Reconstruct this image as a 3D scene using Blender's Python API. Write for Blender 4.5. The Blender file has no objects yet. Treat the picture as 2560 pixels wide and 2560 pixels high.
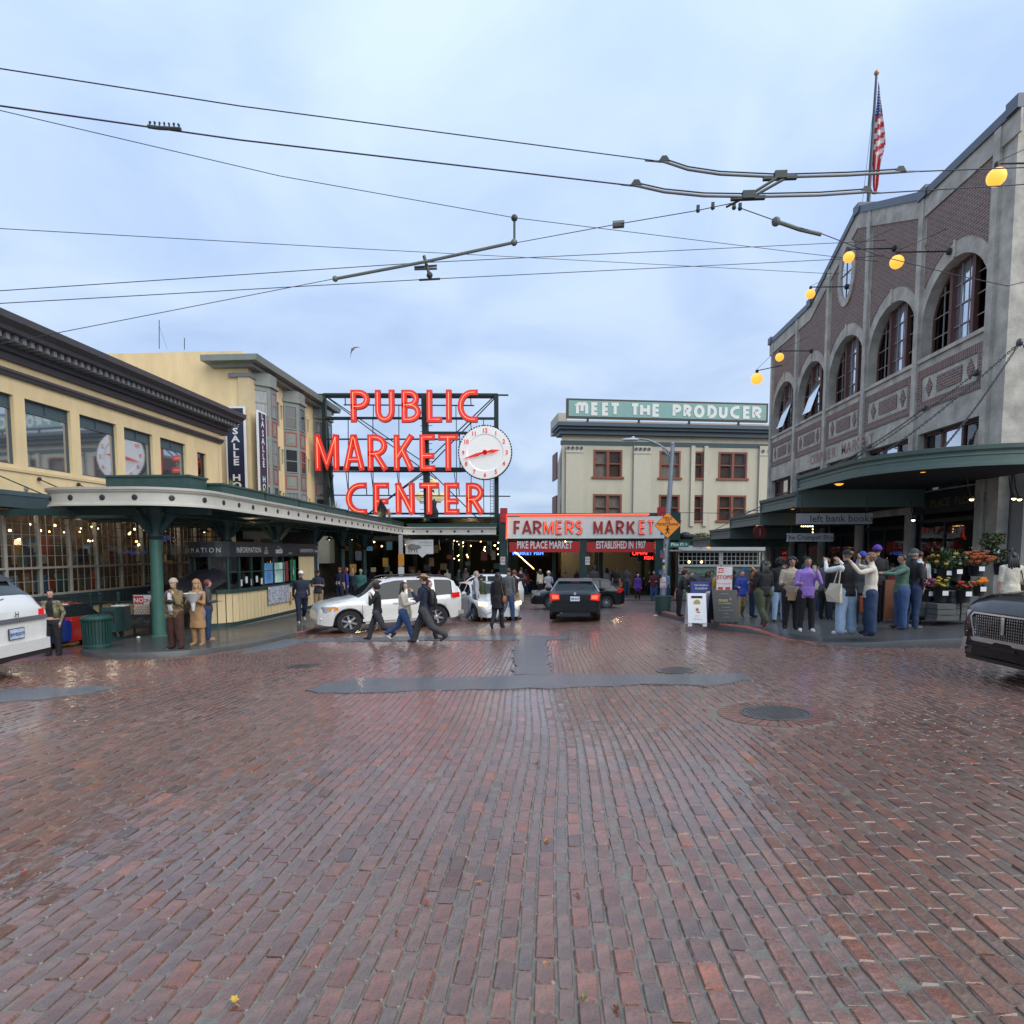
import bpy, bmesh, math, random
import numpy as np
from mathutils import Vector, Matrix, noise
R = math.radians
rnd = random.Random(7)
sc = bpy.context.scene
COL = sc.collection

# ---------------------------------------------------------------- camera
F = 1550.0; CY = 1487.0; HZ = 1375.0; VPU = 1385.0; CAMZ = 1.63
pitch = math.atan((CY-HZ)/F)
yaw = math.atan((VPU-1280)*math.cos(pitch)/F)
cam = bpy.data.cameras.new('camera'); camo = bpy.data.objects.new('camera', cam); COL.objects.link(camo)
camo.location = (0, 0, CAMZ)
camo.rotation_euler = (math.pi/2-pitch, 0, yaw)
cam.sensor_width = 36; cam.lens = 36*F/2560; cam.shift_y = (CY-1280)/2560
cam.clip_start = .05; cam.clip_end = 2000
sc.camera = camo
FW = Vector((-math.sin(yaw)*math.cos(pitch), math.cos(yaw)*math.cos(pitch), -math.sin(pitch)))
RT = Vector((math.cos(yaw), math.sin(yaw), 0)); UP = RT.cross(FW)
CAM = Vector((0, 0, CAMZ))
def ray(u, v): return FW*F + RT*(u-1280) + UP*(CY-v)
def proj(p):
    d = Vector(p)-CAM; w = d.dot(FW)
    return 1280+F*d.dot(RT)/w, CY-F*d.dot(UP)/w, w
def atX(u, v, x): d = ray(u, v); t = x/d.x; return CAM+d*t
def atY(u, v, y): d = ray(u, v); t = y/d.y; return CAM+d*t
def atZ(u, v, z): d = ray(u, v); t = (z-CAMZ)/d.z; return CAM+d*t
def sst(a, b, t):
    t = min(1, max(0, (t-a)/(b-a))); return t*t*(3-2*t)
def G(x, y):
    """height of the street: it falls away from the camera and towards the left"""
    xx = max(-16, min(14, x))
    k = .045*xx if xx > 0 else .04*xx*sst(7, 16, y)
    return -.0387*min(y, 60) + k*(1-sst(22, 38, y))
def gnd(u, v, dz=0.0):
    d = ray(u, v); lo, hi = .5, 90.0
    f = lambda t: (CAM.z+d.z*t) - (G(d.x*t, d.y*t)+dz)
    t0 = .5/d.y
    a = t0; n = 0
    while n < 4000:
        b = a + .1/d.y
        if f(b) < 0: break
        a = b; n += 1
    for _ in range(30):
        m = (a+b)/2
        if f(m) > 0: a = m
        else: b = m
    return CAM+d*a
def ppm(p): return F/ (Vector(p)-CAM).dot(FW)

# ---------------------------------------------------------------- sky and light
SUN_EL, SUN_AZ = 38, 128
w = bpy.data.worlds.new('World'); sc.world = w; w.use_nodes = True
nt = w.node_tree; nt.nodes.clear()
def N(nt, t, **k):
    n = nt.nodes.new(t)
    for a, b in k.items():
        if a in n.inputs.keys() if hasattr(n.inputs, 'keys') else False: n.inputs[a].default_value = b
        else: setattr(n, a, b)
    return n
out = N(nt, 'ShaderNodeOutputWorld')
sky = N(nt, 'ShaderNodeTexSky'); sky.sky_type = 'NISHITA'; sky.sun_disc = False
sky.sun_elevation = R(SUN_EL); sky.sun_rotation = R(SUN_AZ); sky.dust_density = 2; sky.ozone_density = 3
bg1 = N(nt, 'ShaderNodeBackground'); bg1.inputs[1].default_value = .05
nt.links.new(sky.outputs[0], bg1.inputs[0])
tc = N(nt, 'ShaderNodeTexCoord')
sep = N(nt, 'ShaderNodeSeparateXYZ'); nt.links.new(tc.outputs['Generated'], sep.inputs[0])
# flat cloud layer: direction / (height+k) gives cloud streaks that flatten to the horizon
ad = N(nt, 'ShaderNodeMath', operation='ADD'); ad.inputs[1].default_value = .18
ab = N(nt, 'ShaderNodeMath', operation='ABSOLUTE'); nt.links.new(sep.outputs[2], ab.inputs[0]); nt.links.new(ab.outputs[0], ad.inputs[0])
dv = N(nt, 'ShaderNodeVectorMath', operation='DIVIDE'); cmb = N(nt, 'ShaderNodeCombineXYZ')
for i in range(3): nt.links.new(ad.outputs[0], cmb.inputs[i])
nt.links.new(tc.outputs['Generated'], dv.inputs[0]); nt.links.new(cmb.outputs[0], dv.inputs[1])
nz = N(nt, 'ShaderNodeTexNoise'); nz.inputs['Scale'].default_value = 1.7; nz.inputs['Detail'].default_value = 5; nz.inputs['Roughness'].default_value = .5; nz.inputs['Distortion'].default_value = .5
nt.links.new(dv.outputs[0], nz.inputs['Vector'])
cr = N(nt, 'ShaderNodeValToRGB'); cr.color_ramp.elements[0].position = .34; cr.color_ramp.elements[1].position = .66
cr.color_ramp.elements[0].color = (.415, .55, .80, 1); cr.color_ramp.elements[1].color = (.585, .715, .905, 1)
nt.links.new(nz.outputs[0], cr.inputs[0])
gr = N(nt, 'ShaderNodeMapRange'); gr.inputs[1].default_value = 0; gr.inputs[2].default_value = .9; gr.inputs[3].default_value = .62; gr.inputs[4].default_value = .95
nt.links.new(sep.outputs[2], gr.inputs[0])
bg2 = N(nt, 'ShaderNodeBackground'); nt.links.new(cr.outputs[0], bg2.inputs[0]); nt.links.new(gr.outputs[0], bg2.inputs[1])
mx = N(nt, 'ShaderNodeMixShader'); mx.inputs[0].default_value = .88
nt.links.new(bg1.outputs[0], mx.inputs[1]); nt.links.new(bg2.outputs[0], mx.inputs[2]); nt.links.new(mx.outputs[0], out.inputs[0])
sun = bpy.data.lights.new('sun', 'SUN'); sun.energy = 1.5; sun.angle = R(60); sun.color = (1, .95, .87)
so = bpy.data.objects.new('sun', sun); COL.objects.link(so)
sd = Vector((math.sin(R(SUN_AZ))*math.cos(R(SUN_EL)), math.cos(R(SUN_AZ))*math.cos(R(SUN_EL)), math.sin(R(SUN_EL))))
so.rotation_euler = sd.to_track_quat('Z', 'Y').to_euler(); so.location = (0, -10, 40)
sc.view_settings.view_transform = 'Standard'; sc.view_settings.look = 'None'
sc.view_settings.exposure = .80; sc.view_settings.gamma = 1; sc.view_settings.use_curve_mapping = False
sc.cycles.max_bounces = 5; sc.cycles.diffuse_bounces = 3; sc.cycles.glossy_bounces = 3; sc.cycles.use_denoising = True

# ---------------------------------------------------------------- materials
MATS = {}
def mat(name, col, rough=.6, metal=0, var=.12, vs=3.0, bump=0, bs=30, emit=0, coat=0, ecol=None, spec=.5, attr=None, stretch=None, alpha=1, trans=0):
    if name in MATS: return MATS[name]
    m = bpy.data.materials.new(name); m.use_nodes = True; t = m.node_tree
    b = t.nodes['Principled BSDF']
    b.inputs['Roughness'].default_value = rough; b.inputs['Metallic'].default_value = metal
    b.inputs['Specular IOR Level'].default_value = spec
    if coat: b.inputs['Coat Weight'].default_value = coat; b.inputs['Coat Roughness'].default_value = .04
    if trans: b.inputs['Transmission Weight'].default_value = trans
    c4 = (*col, 1)
    tcn = t.nodes.new('ShaderNodeTexCoord'); src = tcn.outputs['Object']
    if stretch:
        mp = t.nodes.new('ShaderNodeMapping'); mp.inputs['Scale'].default_value = stretch
        t.links.new(src, mp.inputs[0]); src = mp.outputs[0]
    if var or attr:
        n = t.nodes.new('ShaderNodeTexNoise'); n.inputs['Scale'].default_value = vs; n.inputs['Detail'].default_value = 6; n.inputs['Roughness'].default_value = .62
        t.links.new(src, n.inputs['Vector'])
        mr = t.nodes.new('ShaderNodeMapRange'); mr.inputs[1].default_value = .25; mr.inputs[2].default_value = .75
        mr.inputs[3].default_value = 1-var; mr.inputs[4].default_value = 1+var
        t.links.new(n.outputs[0], mr.inputs[0])
        v = t.nodes.new('ShaderNodeVectorMath'); v.operation = 'SCALE'
        if attr:
            a = t.nodes.new('ShaderNodeAttribute'); a.attribute_name = attr; t.links.new(a.outputs['Color'], v.inputs[0])
        else: v.inputs[0].default_value = col
        t.links.new(mr.outputs[0], v.inputs['Scale']); t.links.new(v.outputs[0], b.inputs['Base Color'])
        if rough > .15:
            r2 = t.nodes.new('ShaderNodeMapRange'); r2.inputs[3].default_value = max(.05, rough-.12); r2.inputs[4].default_value = min(1, rough+.12)
            t.links.new(n.outputs[0], r2.inputs[0]); t.links.new(r2.outputs[0], b.inputs['Roughness'])
    else: b.inputs['Base Color'].default_value = c4
    if bump:
        n2 = t.nodes.new('ShaderNodeTexNoise'); n2.inputs['Scale'].default_value = bs; n2.inputs['Detail'].default_value = 4
        t.links.new(src, n2.inputs['Vector'])
        bp = t.nodes.new('ShaderNodeBump'); bp.inputs['Strength'].default_value = bump; bp.inputs['Distance'].default_value = .02
        t.links.new(n2.outputs[0], bp.inputs['Height']); t.links.new(bp.outputs[0], b.inputs['Normal'])
    if emit:
        b.inputs['Emission Color'].default_value = (*(ecol or col), 1); b.inputs['Emission Strength'].default_value = emit
    MATS[name] = m
    return m
def nodes(m): return m.node_tree, m.node_tree.nodes['Principled BSDF']

# ---------------------------------------------------------------- mesh builder
class MB:
    def __init__(s): s.v = []; s.f = []; s.m = []; s.c = None
    def add(s, vs, fs, mi=0):
        o = len(s.v); s.v += [tuple(p) for p in vs]; s.f += [tuple(i+o for i in f) for f in fs]; s.m += [mi]*len(fs); return s
    def box(s, x0, x1, y0, y1, z0, z1, mi=0):
        if x0 > x1: x0, x1 = x1, x0
        if y0 > y1: y0, y1 = y1, y0
        if z0 > z1: z0, z1 = z1, z0
        return s.add([(x0,y0,z0),(x1,y0,z0),(x1,y1,z0),(x0,y1,z0),(x0,y0,z1),(x1,y0,z1),(x1,y1,z1),(x0,y1,z1)],
            [(0,3,2,1),(4,5,6,7),(0,1,5,4),(1,2,6,5),(2,3,7,6),(3,0,4,7)], mi)
    def bar(s, a, b, wx, wz, mi=0, upv=(0,0,1)):
        a = Vector(a); b = Vector(b); d = (b-a).normalized(); u = Vector(upv)
        if abs(d.dot(u)) > .99: u = Vector((0,1,0))
        r = d.cross(u).normalized(); u = r.cross(d)
        r *= wx/2; u *= wz/2
        P = [a-r-u, a+r-u, a+r+u, a-r+u, b-r-u, b+r-u, b+r+u, b-r+u]
        return s.add(P, [(0,1,2,3),(7,6,5,4),(0,4,5,1),(1,5,6,2),(2,6,7,3),(3,7,4,0)], mi)
    def tube(s, pts, r, n=8, mi=0, cap=True, r1=None):
        pts = [Vector(p) for p in pts]; k = len(pts); rings = []
        u0 = None
        for i, p in enumerate(pts):
            d = (pts[min(i+1, k-1)]-pts[max(i-1, 0)])
            d = d.normalized() if d.length > 1e-9 else Vector((0,0,1))
            if u0 is None: u0 = Vector((0,0,1)) if abs(d.z) < .9 else Vector((1,0,0))
            a = d.cross(u0).normalized(); b = a.cross(d); u0 = b
            rr = r if not isinstance(r, (list, tuple)) else r[i]
            if r1 is not None: rr = r+(r1-r)*i/(k-1)
            rings.append([p+(a*math.cos(2*math.pi*j/n)+b*math.sin(2*math.pi*j/n))*rr for j in range(n)])
        vs = [q for g in rings for q in g]; fs = []
        for i in range(k-1):
            for j in range(n):
                j2 = (j+1) % n; fs.append((i*n+j, (i+1)*n+j, (i+1)*n+j2, i*n+j2))
        if cap: fs.append(tuple(range(n))); fs.append(tuple((k-1)*n+j for j in reversed(range(n))))
        return s.add(vs, fs, mi)
    def lathe(s, prof, c=(0,0,0), n=24, mi=0, axis='z', sy=1, cap=True):
        c = Vector(c); vs = []; fs = []; k = len(prof)
        for r, z in prof:
            for j in range(n):
                a = 2*math.pi*j/n; x, y = r*math.cos(a), r*math.sin(a)*sy
                q = (x, y, z) if axis == 'z' else ((x, z, y) if axis == 'y' else (z, x, y))
                vs.append(c+Vector(q))
        for i in range(k-1):
            for j in range(n):
                j2 = (j+1) % n; fs.append((i*n+j, i*n+j2, (i+1)*n+j2, (i+1)*n+j))
        if cap and prof[0][0] > 1e-6: fs.append(tuple(reversed(range(n))))
        if cap and prof[-1][0] > 1e-6: fs.append(tuple((k-1)*n+j for j in range(n)))
        return s.add(vs, fs, mi)
    def ball(s, c, r, n=16, m=10, mi=0, rot=None):
        r = Vector(r) if isinstance(r, (tuple, list)) else Vector((r, r, r)); c = Vector(c); vs = []; fs = []
        for i in range(m+1):
            t = math.pi*i/m
            for j in range(n):
                a = 2*math.pi*j/n
                q = Vector((r.x*math.sin(t)*math.cos(a), r.y*math.sin(t)*math.sin(a), r.z*math.cos(t)))
                if rot: q = rot @ q
                vs.append(c+q)
        for i in range(m):
            for j in range(n):
                j2 = (j+1) % n
                if i == 0: fs.append((j, n+j, n+j2))
                elif i == m-1: fs.append((i*n+j, (i+1)*n+j, i*n+j2))
                else: fs.append((i*n+j, (i+1)*n+j, (i+1)*n+j2, i*n+j2))
        return s.add(vs, fs, mi)
    def prism(s, poly, a, b, axis='y', mi=0):
        """polygon in the plane across axis, extruded from a to b"""
        n = len(poly)
        f = {'y': lambda p, t: (p[0], t, p[1]), 'x': lambda p, t: (t, p[0], p[1]), 'z': lambda p, t: (p[0], p[1], t)}[axis]
        vs = [f(p, a) for p in poly]+[f(p, b) for p in poly]
        fs = [tuple(range(n)), tuple(reversed(range(n, 2*n)))]+[(i, i+n, (i+1) % n+n, (i+1) % n) for i in range(n)]
        return s.add(vs, fs, mi)
    def xf(s, M):
        s.v = [tuple(M @ Vector(p)) for p in s.v]; return s
    def mesh(s, name, mats=None, smooth=False, angle=None, fix=True):
        me = bpy.data.meshes.new(name); me.from_pydata(s.v, [], s.f)
        for m in (mats if isinstance(mats, (list, tuple)) else [mats]): me.materials.append(m)
        if any(s.m): me.polygons.foreach_set('material_index', s.m)
        if fix:
            bm = bmesh.new(); bm.from_mesh(me); bmesh.ops.recalc_face_normals(bm, faces=bm.faces); bm.to_mesh(me); bm.free()
        if smooth:
            me.polygons.foreach_set('use_smooth', [True]*len(me.polygons))
            if angle: me.set_sharp_from_angle(angle=R(angle))
        me.update(); return me
    def build(s, name, mats, parent=None, smooth=False, angle=None, world=True, fix=True):
        me = s.mesh(name, mats, smooth, angle, fix); o = bpy.data.objects.new(name, me); COL.objects.link(o)
        if parent is not None:
            o.parent = parent
            if world:
                o.location = -WL(parent)
        return o
def WL(o):
    p = Vector((0,0,0))
    while o is not None: p += Vector(o.location); o = o.parent
    return p
def tag(o, label=None, cat=None, group=None, kind=None):
    if label: o['label'] = label
    if cat: o['category'] = cat
    if group: o['group'] = group
    if kind: o['kind'] = kind
    return o
def thing(name, label, cat, loc=(0,0,0), rot=0, group=None):
    o = bpy.data.objects.new(name, None); COL.objects.link(o); o.empty_display_size = .2
    o.location = loc; o.rotation_euler = (0, 0, rot); tag(o, label, cat, group); return o
def dup(root, loc=None, rot=None, label=None, group=None, scale=None):
    def cp(o, par):
        c = o.copy(); COL.objects.link(c); c.parent = par
        for ch in [k for k in KIDS.get(o.name, [])]: KIDS.setdefault(c.name, []).append(cp(ch, c))
        return c
    c = cp(root, None)
    if loc is not None: c.location = loc
    if rot is not None: c.rotation_euler = (0, 0, rot)
    if label: c['label'] = label
    if group: c['group'] = group; root['group'] = group
    if scale: c.scale = scale
    return c
KIDS = {}
def index_kids(root):
    def go(o):
        KIDS[o.name] = list(o.children)
        for c in o.children: go(c)
    go(root)

# ---- lettering: strokes for the large signs, the built-in font for print
def ribbon(m, pts, w, y0, y1, org, ux=Vector((1,0,0)), uz=Vector((0,0,1)), mi=0, closed=False):
    """flat stroke of width w along pts (sign plane units), from depth y0 to y1 along the plane normal"""
    P = [Vector((p[0], p[1])) for p in pts]; n = len(P); L = []; Rr = []
    for i in range(n):
        if closed: a, b = P[i-1], P[(i+1) % n]; d1 = (P[i]-a).normalized(); d2 = (b-P[i]).normalized()
        else:
            d1 = (P[i]-P[i-1]).normalized() if i else (P[1]-P[0]).normalized()
            d2 = (P[i+1]-P[i]).normalized() if i < n-1 else d1
        t = (d1+d2); t = t.normalized() if t.length > 1e-6 else d1
        nn = Vector((-t.y, t.x)); c = max(.45, nn.dot(Vector((-d1.y, d1.x))))
        L.append(P[i]+nn*w/2/c); Rr.append(P[i]-nn*w/2/c)
    nr = ux.cross(uz); k = n if closed else n-1
    vs = []
    for y in (y0, y1):
        for q in L+Rr: vs.append(org+ux*q.x+uz*q.y+nr*(-y))
    fs = []
    for i in range(k):
        j = (i+1) % n
        fs += [(i, j, n+j, n+i), (2*n+i, 3*n+i, 3*n+j, 2*n+j), (i, 2*n+i, 2*n+j, j), (n+i, n+j, 3*n+j, 3*n+i)]
    if not closed: fs += [(0, n, 3*n, 2*n), (n-1, 3*n-1, 4*n-1, 2*n-1)]
    m.add(vs, fs, mi)
def arc(cx, cy, rx, ry, a0, a1, n=10): return [(cx+rx*math.cos(R(a0+(a1-a0)*i/n)), cy+ry*math.sin(R(a0+(a1-a0)*i/n))) for i in range(n+1)]
# letters as strokes in a cell 1 high, width given
def strokes(ch, w=.6, bar=.5):
    h = w/2
    S = {
    'P': [[(0,0),(0,1)]+[(h*.8,1)]+arc(h*.8,.74,w-h*.8,.26,90,-90,8)[1:]+[(.0,.48)]],
    'R': [[(0,0),(0,1),(h*.7,1)]+arc(h*.7,.73,w-h*.7,.27,90,-90,8)[1:]+[(0,.46)], [(h*.75,.46),(w,0)]],
    'B': [[(0,0),(0,1),(h*.7,1)]+arc(h*.7,.77,w*.86-h*.7,.23,90,-90,8)[1:]+[(0,.54)], [(h*.7,.54)]+arc(h*.75,.27,w-h*.75,.27,90,-90,8)[1:]+[(0,0)]],
    'U': [[(0,1),(0,.32)]+arc(h,.32,h,.32,180,360,10)[1:]+[(w,1)]],
    'L': [[(0,1),(0,0),(w,0)]], 'I': [[(0,0),(0,1)]],
    'C': [[(w,1)]+arc(w*.78,.5,w*.78,.5,90,270,14)+[(w,0)]],
    'M': [[(0,0),(0,1)], [(0,1),(w/2,.12),(w,1)], [(w,1),(w,0)]],
    'A': [[(0,0),(w/2-.02,1),(w/2+.02,1),(w,0)], [(w*.2,.28),(w*.8,.28)]],
    'K': [[(0,0),(0,1)], [(w,1),(.03,.36)], [(w*.42,.58),(w,0)]],
    'E': [[(w,1),(0,1),(0,0),(w,0)], [(0,bar),(w*.92,bar)]],
    'T': [[(0,1),(w,1)], [(w/2,1),(w/2,0)]],
    'N': [[(0,0),(0,1)], [(0,1),(w,0)], [(w,0),(w,1)]],
    'F': [[(w,1),(0,1),(0,0)], [(0,bar),(w*.85,bar)]],
    'S': [[(w,.9)]+arc(w*.5,.76,w*.5,.24,60,270,8)+arc(w*.5,.26,w*.5,.26,90,-120,8)+[(0,.08)]],
    'H': [[(0,0),(0,1)], [(w,0),(w,1)], [(0,.5),(w,.5)]],
    'O': [arc(w/2,.5,w/2,.5,0,360,20)[:-1]],
    'D': [[(0,0),(0,1),(h*.6,1)]+arc(h*.6,.5,w-h*.6,.5,90,-90,12)[1:]+[(0,0)]],
    }
    return S[ch]
def stroke_word(m, word, x, z, hgt, lw, sp, sw, y0, y1, org, ux, uz, widths=None, bar=.5, per=None, inset=0):
    """write word; lw = letter width, sp = gap, sw = stroke width"""
    for i, ch in enumerate(word):
        if ch == ' ': x += sp*2.2+lw*.5; continue
        W = (widths or {}).get(ch, 1)*lw
        if ch == 'I': W = 0
        mm = MB() if per else m
        for k, st in enumerate(strokes(ch, W/hgt, bar)):
            pts = [(x+p[0]*hgt, z+p[1]*hgt) for p in st]
            ribbon(mm, pts, sw, y0, y1+.0015*k, org, ux, uz, closed=(ch == 'O'))
        if per: per(mm, ch, x, W)
        x += W+sp
    return x
_font = {}
def text(body, size, org, ux, uz, mt, parent, name='lettering', align='CENTER', depth=.004, sx=1.0, bold=0, world=True, shear=0, spacing=1.0):
    """print in the built-in font as a thin mesh; org = baseline point, ux = reading direction, uz = up"""
    key = (body, align, round(bold, 3), round(shear, 2), round(spacing, 2))
    if key not in _font:
        cu = bpy.data.curves.new('t', 'FONT'); cu.body = body; cu.align_x = align; cu.size = 1; cu.resolution_u = 2; cu.offset = bold; cu.shear = shear; cu.space_character = spacing
        ob = bpy.data.objects.new('t', cu); COL.objects.link(ob)
        dg = bpy.context.evaluated_depsgraph_get()
        me = bpy.data.meshes.new_from_object(ob.evaluated_get(dg)); bpy.data.objects.remove(ob)
        _font[key] = ([tuple(v.co) for v in me.vertices], [tuple(p.vertices) for p in me.polygons])
        bpy.data.meshes.remove(me)
    vs, fs = _font[key]
    ux = Vector(ux).normalized(); uz = Vector(uz).normalized(); nr = ux.cross(uz); org = Vector(org)
    m = MB(); m.add([org+ux*(v[0]*size*sx)+uz*(v[1]*size)+nr*depth for v in vs], fs)
    return m.build(name, mt, parent, fix=False, world=world)
X1 = Vector((1,0,0)); Y1 = Vector((0,1,0)); Z1 = Vector((0,0,1))
# ================================================================ GROUND
HAZ = None
def ground_mat(name, col, rough, wet, bump, bs, var=.25, attr=None, vs=1.2):
    """wet mineral surface: matt grain with a film of water whose roughness varies in patches"""
    m = mat(name, col, rough, var=var, vs=vs, bump=bump, bs=bs, attr=attr, spec=.5)
    t, b = nodes(m)
    tcn = t.nodes.new('ShaderNodeTexCoord')
    n = t.nodes.new('ShaderNodeTexNoise'); n.inputs['Scale'].default_value = .55; n.inputs['Detail'].default_value = 7; n.inputs['Roughness'].default_value = .65
    mp = t.nodes.new('ShaderNodeMapping'); mp.inputs['Scale'].default_value = (1, .45, 1)
    t.links.new(tcn.outputs['Object'], mp.inputs[0]); t.links.new(mp.outputs[0], n.inputs['Vector'])
    r = t.nodes.new('ShaderNodeMapRange'); r.inputs[1].default_value = .38; r.inputs[2].default_value = .62; r.inputs[3].default_value = wet*.55; r.inputs[4].default_value = wet
    t.links.new(n.outputs[0], r.inputs[0]); t.links.new(r.outputs[0], b.inputs['Coat Weight']); b.inputs['Coat IOR'].default_value = 1.6
    r2 = t.nodes.new('ShaderNodeMapRange'); r2.inputs[1].default_value = .35; r2.inputs[2].default_value = .65; r2.inputs[3].default_value = .17; r2.inputs[4].default_value = .045
    t.links.new(n.outputs[0], r2.inputs[0]); t.links.new(r2.outputs[0], b.inputs['Coat Roughness'])
    nb = t.nodes.new('ShaderNodeTexNoise'); nb.inputs['Scale'].default_value = 9; nb.inputs['Detail'].default_value = 3
    t.links.new(tcn.outputs['Object'], nb.inputs['Vector'])
    bp = t.nodes.new('ShaderNodeBump'); bp.inputs['Strength'].default_value = .16; bp.inputs['Distance'].default_value = .03
    t.links.new(nb.outputs[0], bp.inputs['Height']); t.links.new(bp.outputs[0], b.inputs['Coat Normal'])
    return m
m_brick = ground_mat('wet_paving_brick', (.2,.1,.09), .45, 1.0, .6, 50, var=.34, attr='Col', vs=14)
m_joint = ground_mat('joint_sand', (.155,.135,.10), .65, .7, .35, 90, var=.3, vs=20)
m_asph = ground_mat('wet_asphalt', (.125,.13,.135), .7, .4, 1.0, 70, var=.55, vs=42)
m_walk = ground_mat('wet_pavement', (.05,.052,.053), .6, .5, .35, 60, var=.3, vs=1.1)
m_kerb = ground_mat('kerb_stone', (.075,.075,.072), .65, .35, .4, 60, var=.25, vs=3)
m_redk = ground_mat('red_kerb_paint', (.36,.085,.05), .6, .3, .3, 60, var=.7, vs=7)
m_iron = ground_mat('cast_iron', (.07,.066,.062), .45, .6, .5, 40, var=.3, vs=8)
# street beyond the modelled bricks: brick texture with real relief
m_far = ground_mat('far_brick_street', (.15,.085,.075), .5, .6, .2, 40, var=.15)
t, b = nodes(m_far)
bt = t.nodes.new('ShaderNodeTexBrick'); bt.inputs['Color1'].default_value = (.17,.085,.07,1); bt.inputs['Color2'].default_value = (.09,.055,.05,1); bt.inputs['Mortar'].default_value = (.13,.125,.115,1)
bt.inputs['Scale'].default_value = 1; bt.inputs['Brick Width'].default_value = .2; bt.inputs['Row Height'].default_value = .085; bt.inputs['Mortar Size'].default_value = .012
tcn = t.nodes.new('ShaderNodeTexCoord'); t.links.new(tcn.outputs['Object'], bt.inputs['Vector']); t.links.new(bt.outputs['Color'], b.inputs['Base Color'])
bp = t.nodes.new('ShaderNodeBump'); bp.inputs['Strength'].default_value = .6; bp.inputs['Distance'].default_value = .01; bp.invert = True
t.links.new(bt.outputs['Fac'], bp.inputs['Height']); t.links.new(bp.outputs[0], b.inputs['Normal'])

def sheet(xs, ys, off, mt, name, kind='structure', label=None):
    m = MB(); nx = len(xs)
    m.v = [(x, y, G(x, y)+off) for y in ys for x in xs]
    m.f = [(j*nx+i, j*nx+i+1, (j+1)*nx+i+1, (j+1)*nx+i) for j in range(len(ys)-1) for i in range(nx-1)]
    m.m = [0]*len(m.f)
    o = m.build(name, mt, smooth=True); tag(o, kind=kind, label=label); return o
BY1 = 23.5
xs = [-400, -120, -60]+[-40+i for i in range(81)]+[60, 120, 400]
sheet(xs, [BY1+.0+i*.8 for i in range(50)]+[66, 80, 120, 250, 700], -.002, m_far, 'street_beyond', label='brick street continuing in front of the market hall')
street = thing('street', None, None, (0, 0, 0)); street['kind'] = 'structure'; street['label'] = 'wet red brick street running down to the market'
def und(x, y): return .012*noise.noise(Vector((x*.9, y*.6, 0)))+.004*noise.noise(Vector((x*4, y*3, 5)))
# bed under the bricks
bm_ = MB(); ys = [-12, -4]+[i*.25 for i in range(0, 97)]; xs2 = [-400, -60, -30]+[-18+i*.25 for i in range(145)]+[30, 60, 400]; nx = len(xs2)
bm_.v = [(x, min(y, BY1+.1), G(x, y)+und(x, y)-.0055) for y in ys for x in xs2]
bm_.f = [(j*nx+i, j*nx+i+1, (j+1)*nx+i+1, (j+1)*nx+i) for j in range(len(ys)-1) for i in range(nx-1)]; bm_.m = [0]*len(bm_.f)
jb = bm_.build('joint_bed', m_joint, street, smooth=True)

# ---- the bricks
MH = gnd(1938, 1783)              # manhole with its ring of radial bricks
DMG = [gnd(1850, 1935), gnd(1640, 2150)]   # places where the bricks have sunk and spread
rs = np.random.RandomState(3)
palette = np.array([(.185,.112,.097),(.17,.108,.098),(.20,.112,.092),(.15,.104,.10),(.165,.115,.103),(.26,.125,.08),(.175,.12,.108),(.12,.092,.09)])*np.array([.95,.64,.455])
pw = np.array([.26,.2,.15,.10,.12,.03,.1,.04])
def visible(x, y):
    u, v, w_ = proj((x, y, G(x, y))); return -70 < u < 2630 and v < 2680
bricks = []
x = -15.0; row = 0
while x < 15.5:
    wd = .0950 if row % 2 == 0 else .0705
    xc = x+wd/2
    y = 1.75+rs.rand()*.17
    # start where the row enters the frame
    y0 = max(y, (abs(xc)-.45)/.97)
    y += max(0, math.floor((y0-y)/.173))*.173
    while y < BY1:
        L = .171+rs.uniform(-.012, .012)
        yc = y+L/2
        bend = .10*math.sin(yc*.35+.5)*min(1, yc/8)+.02*math.sin(yc*1.3+xc*.4)
        X = xc+bend
        if visible(X, yc) and math.hypot(X-MH.x, yc-MH.y) > .66: bricks.append((X, yc, wd, L, row))
        y += L
    x += wd; row += 1
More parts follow.
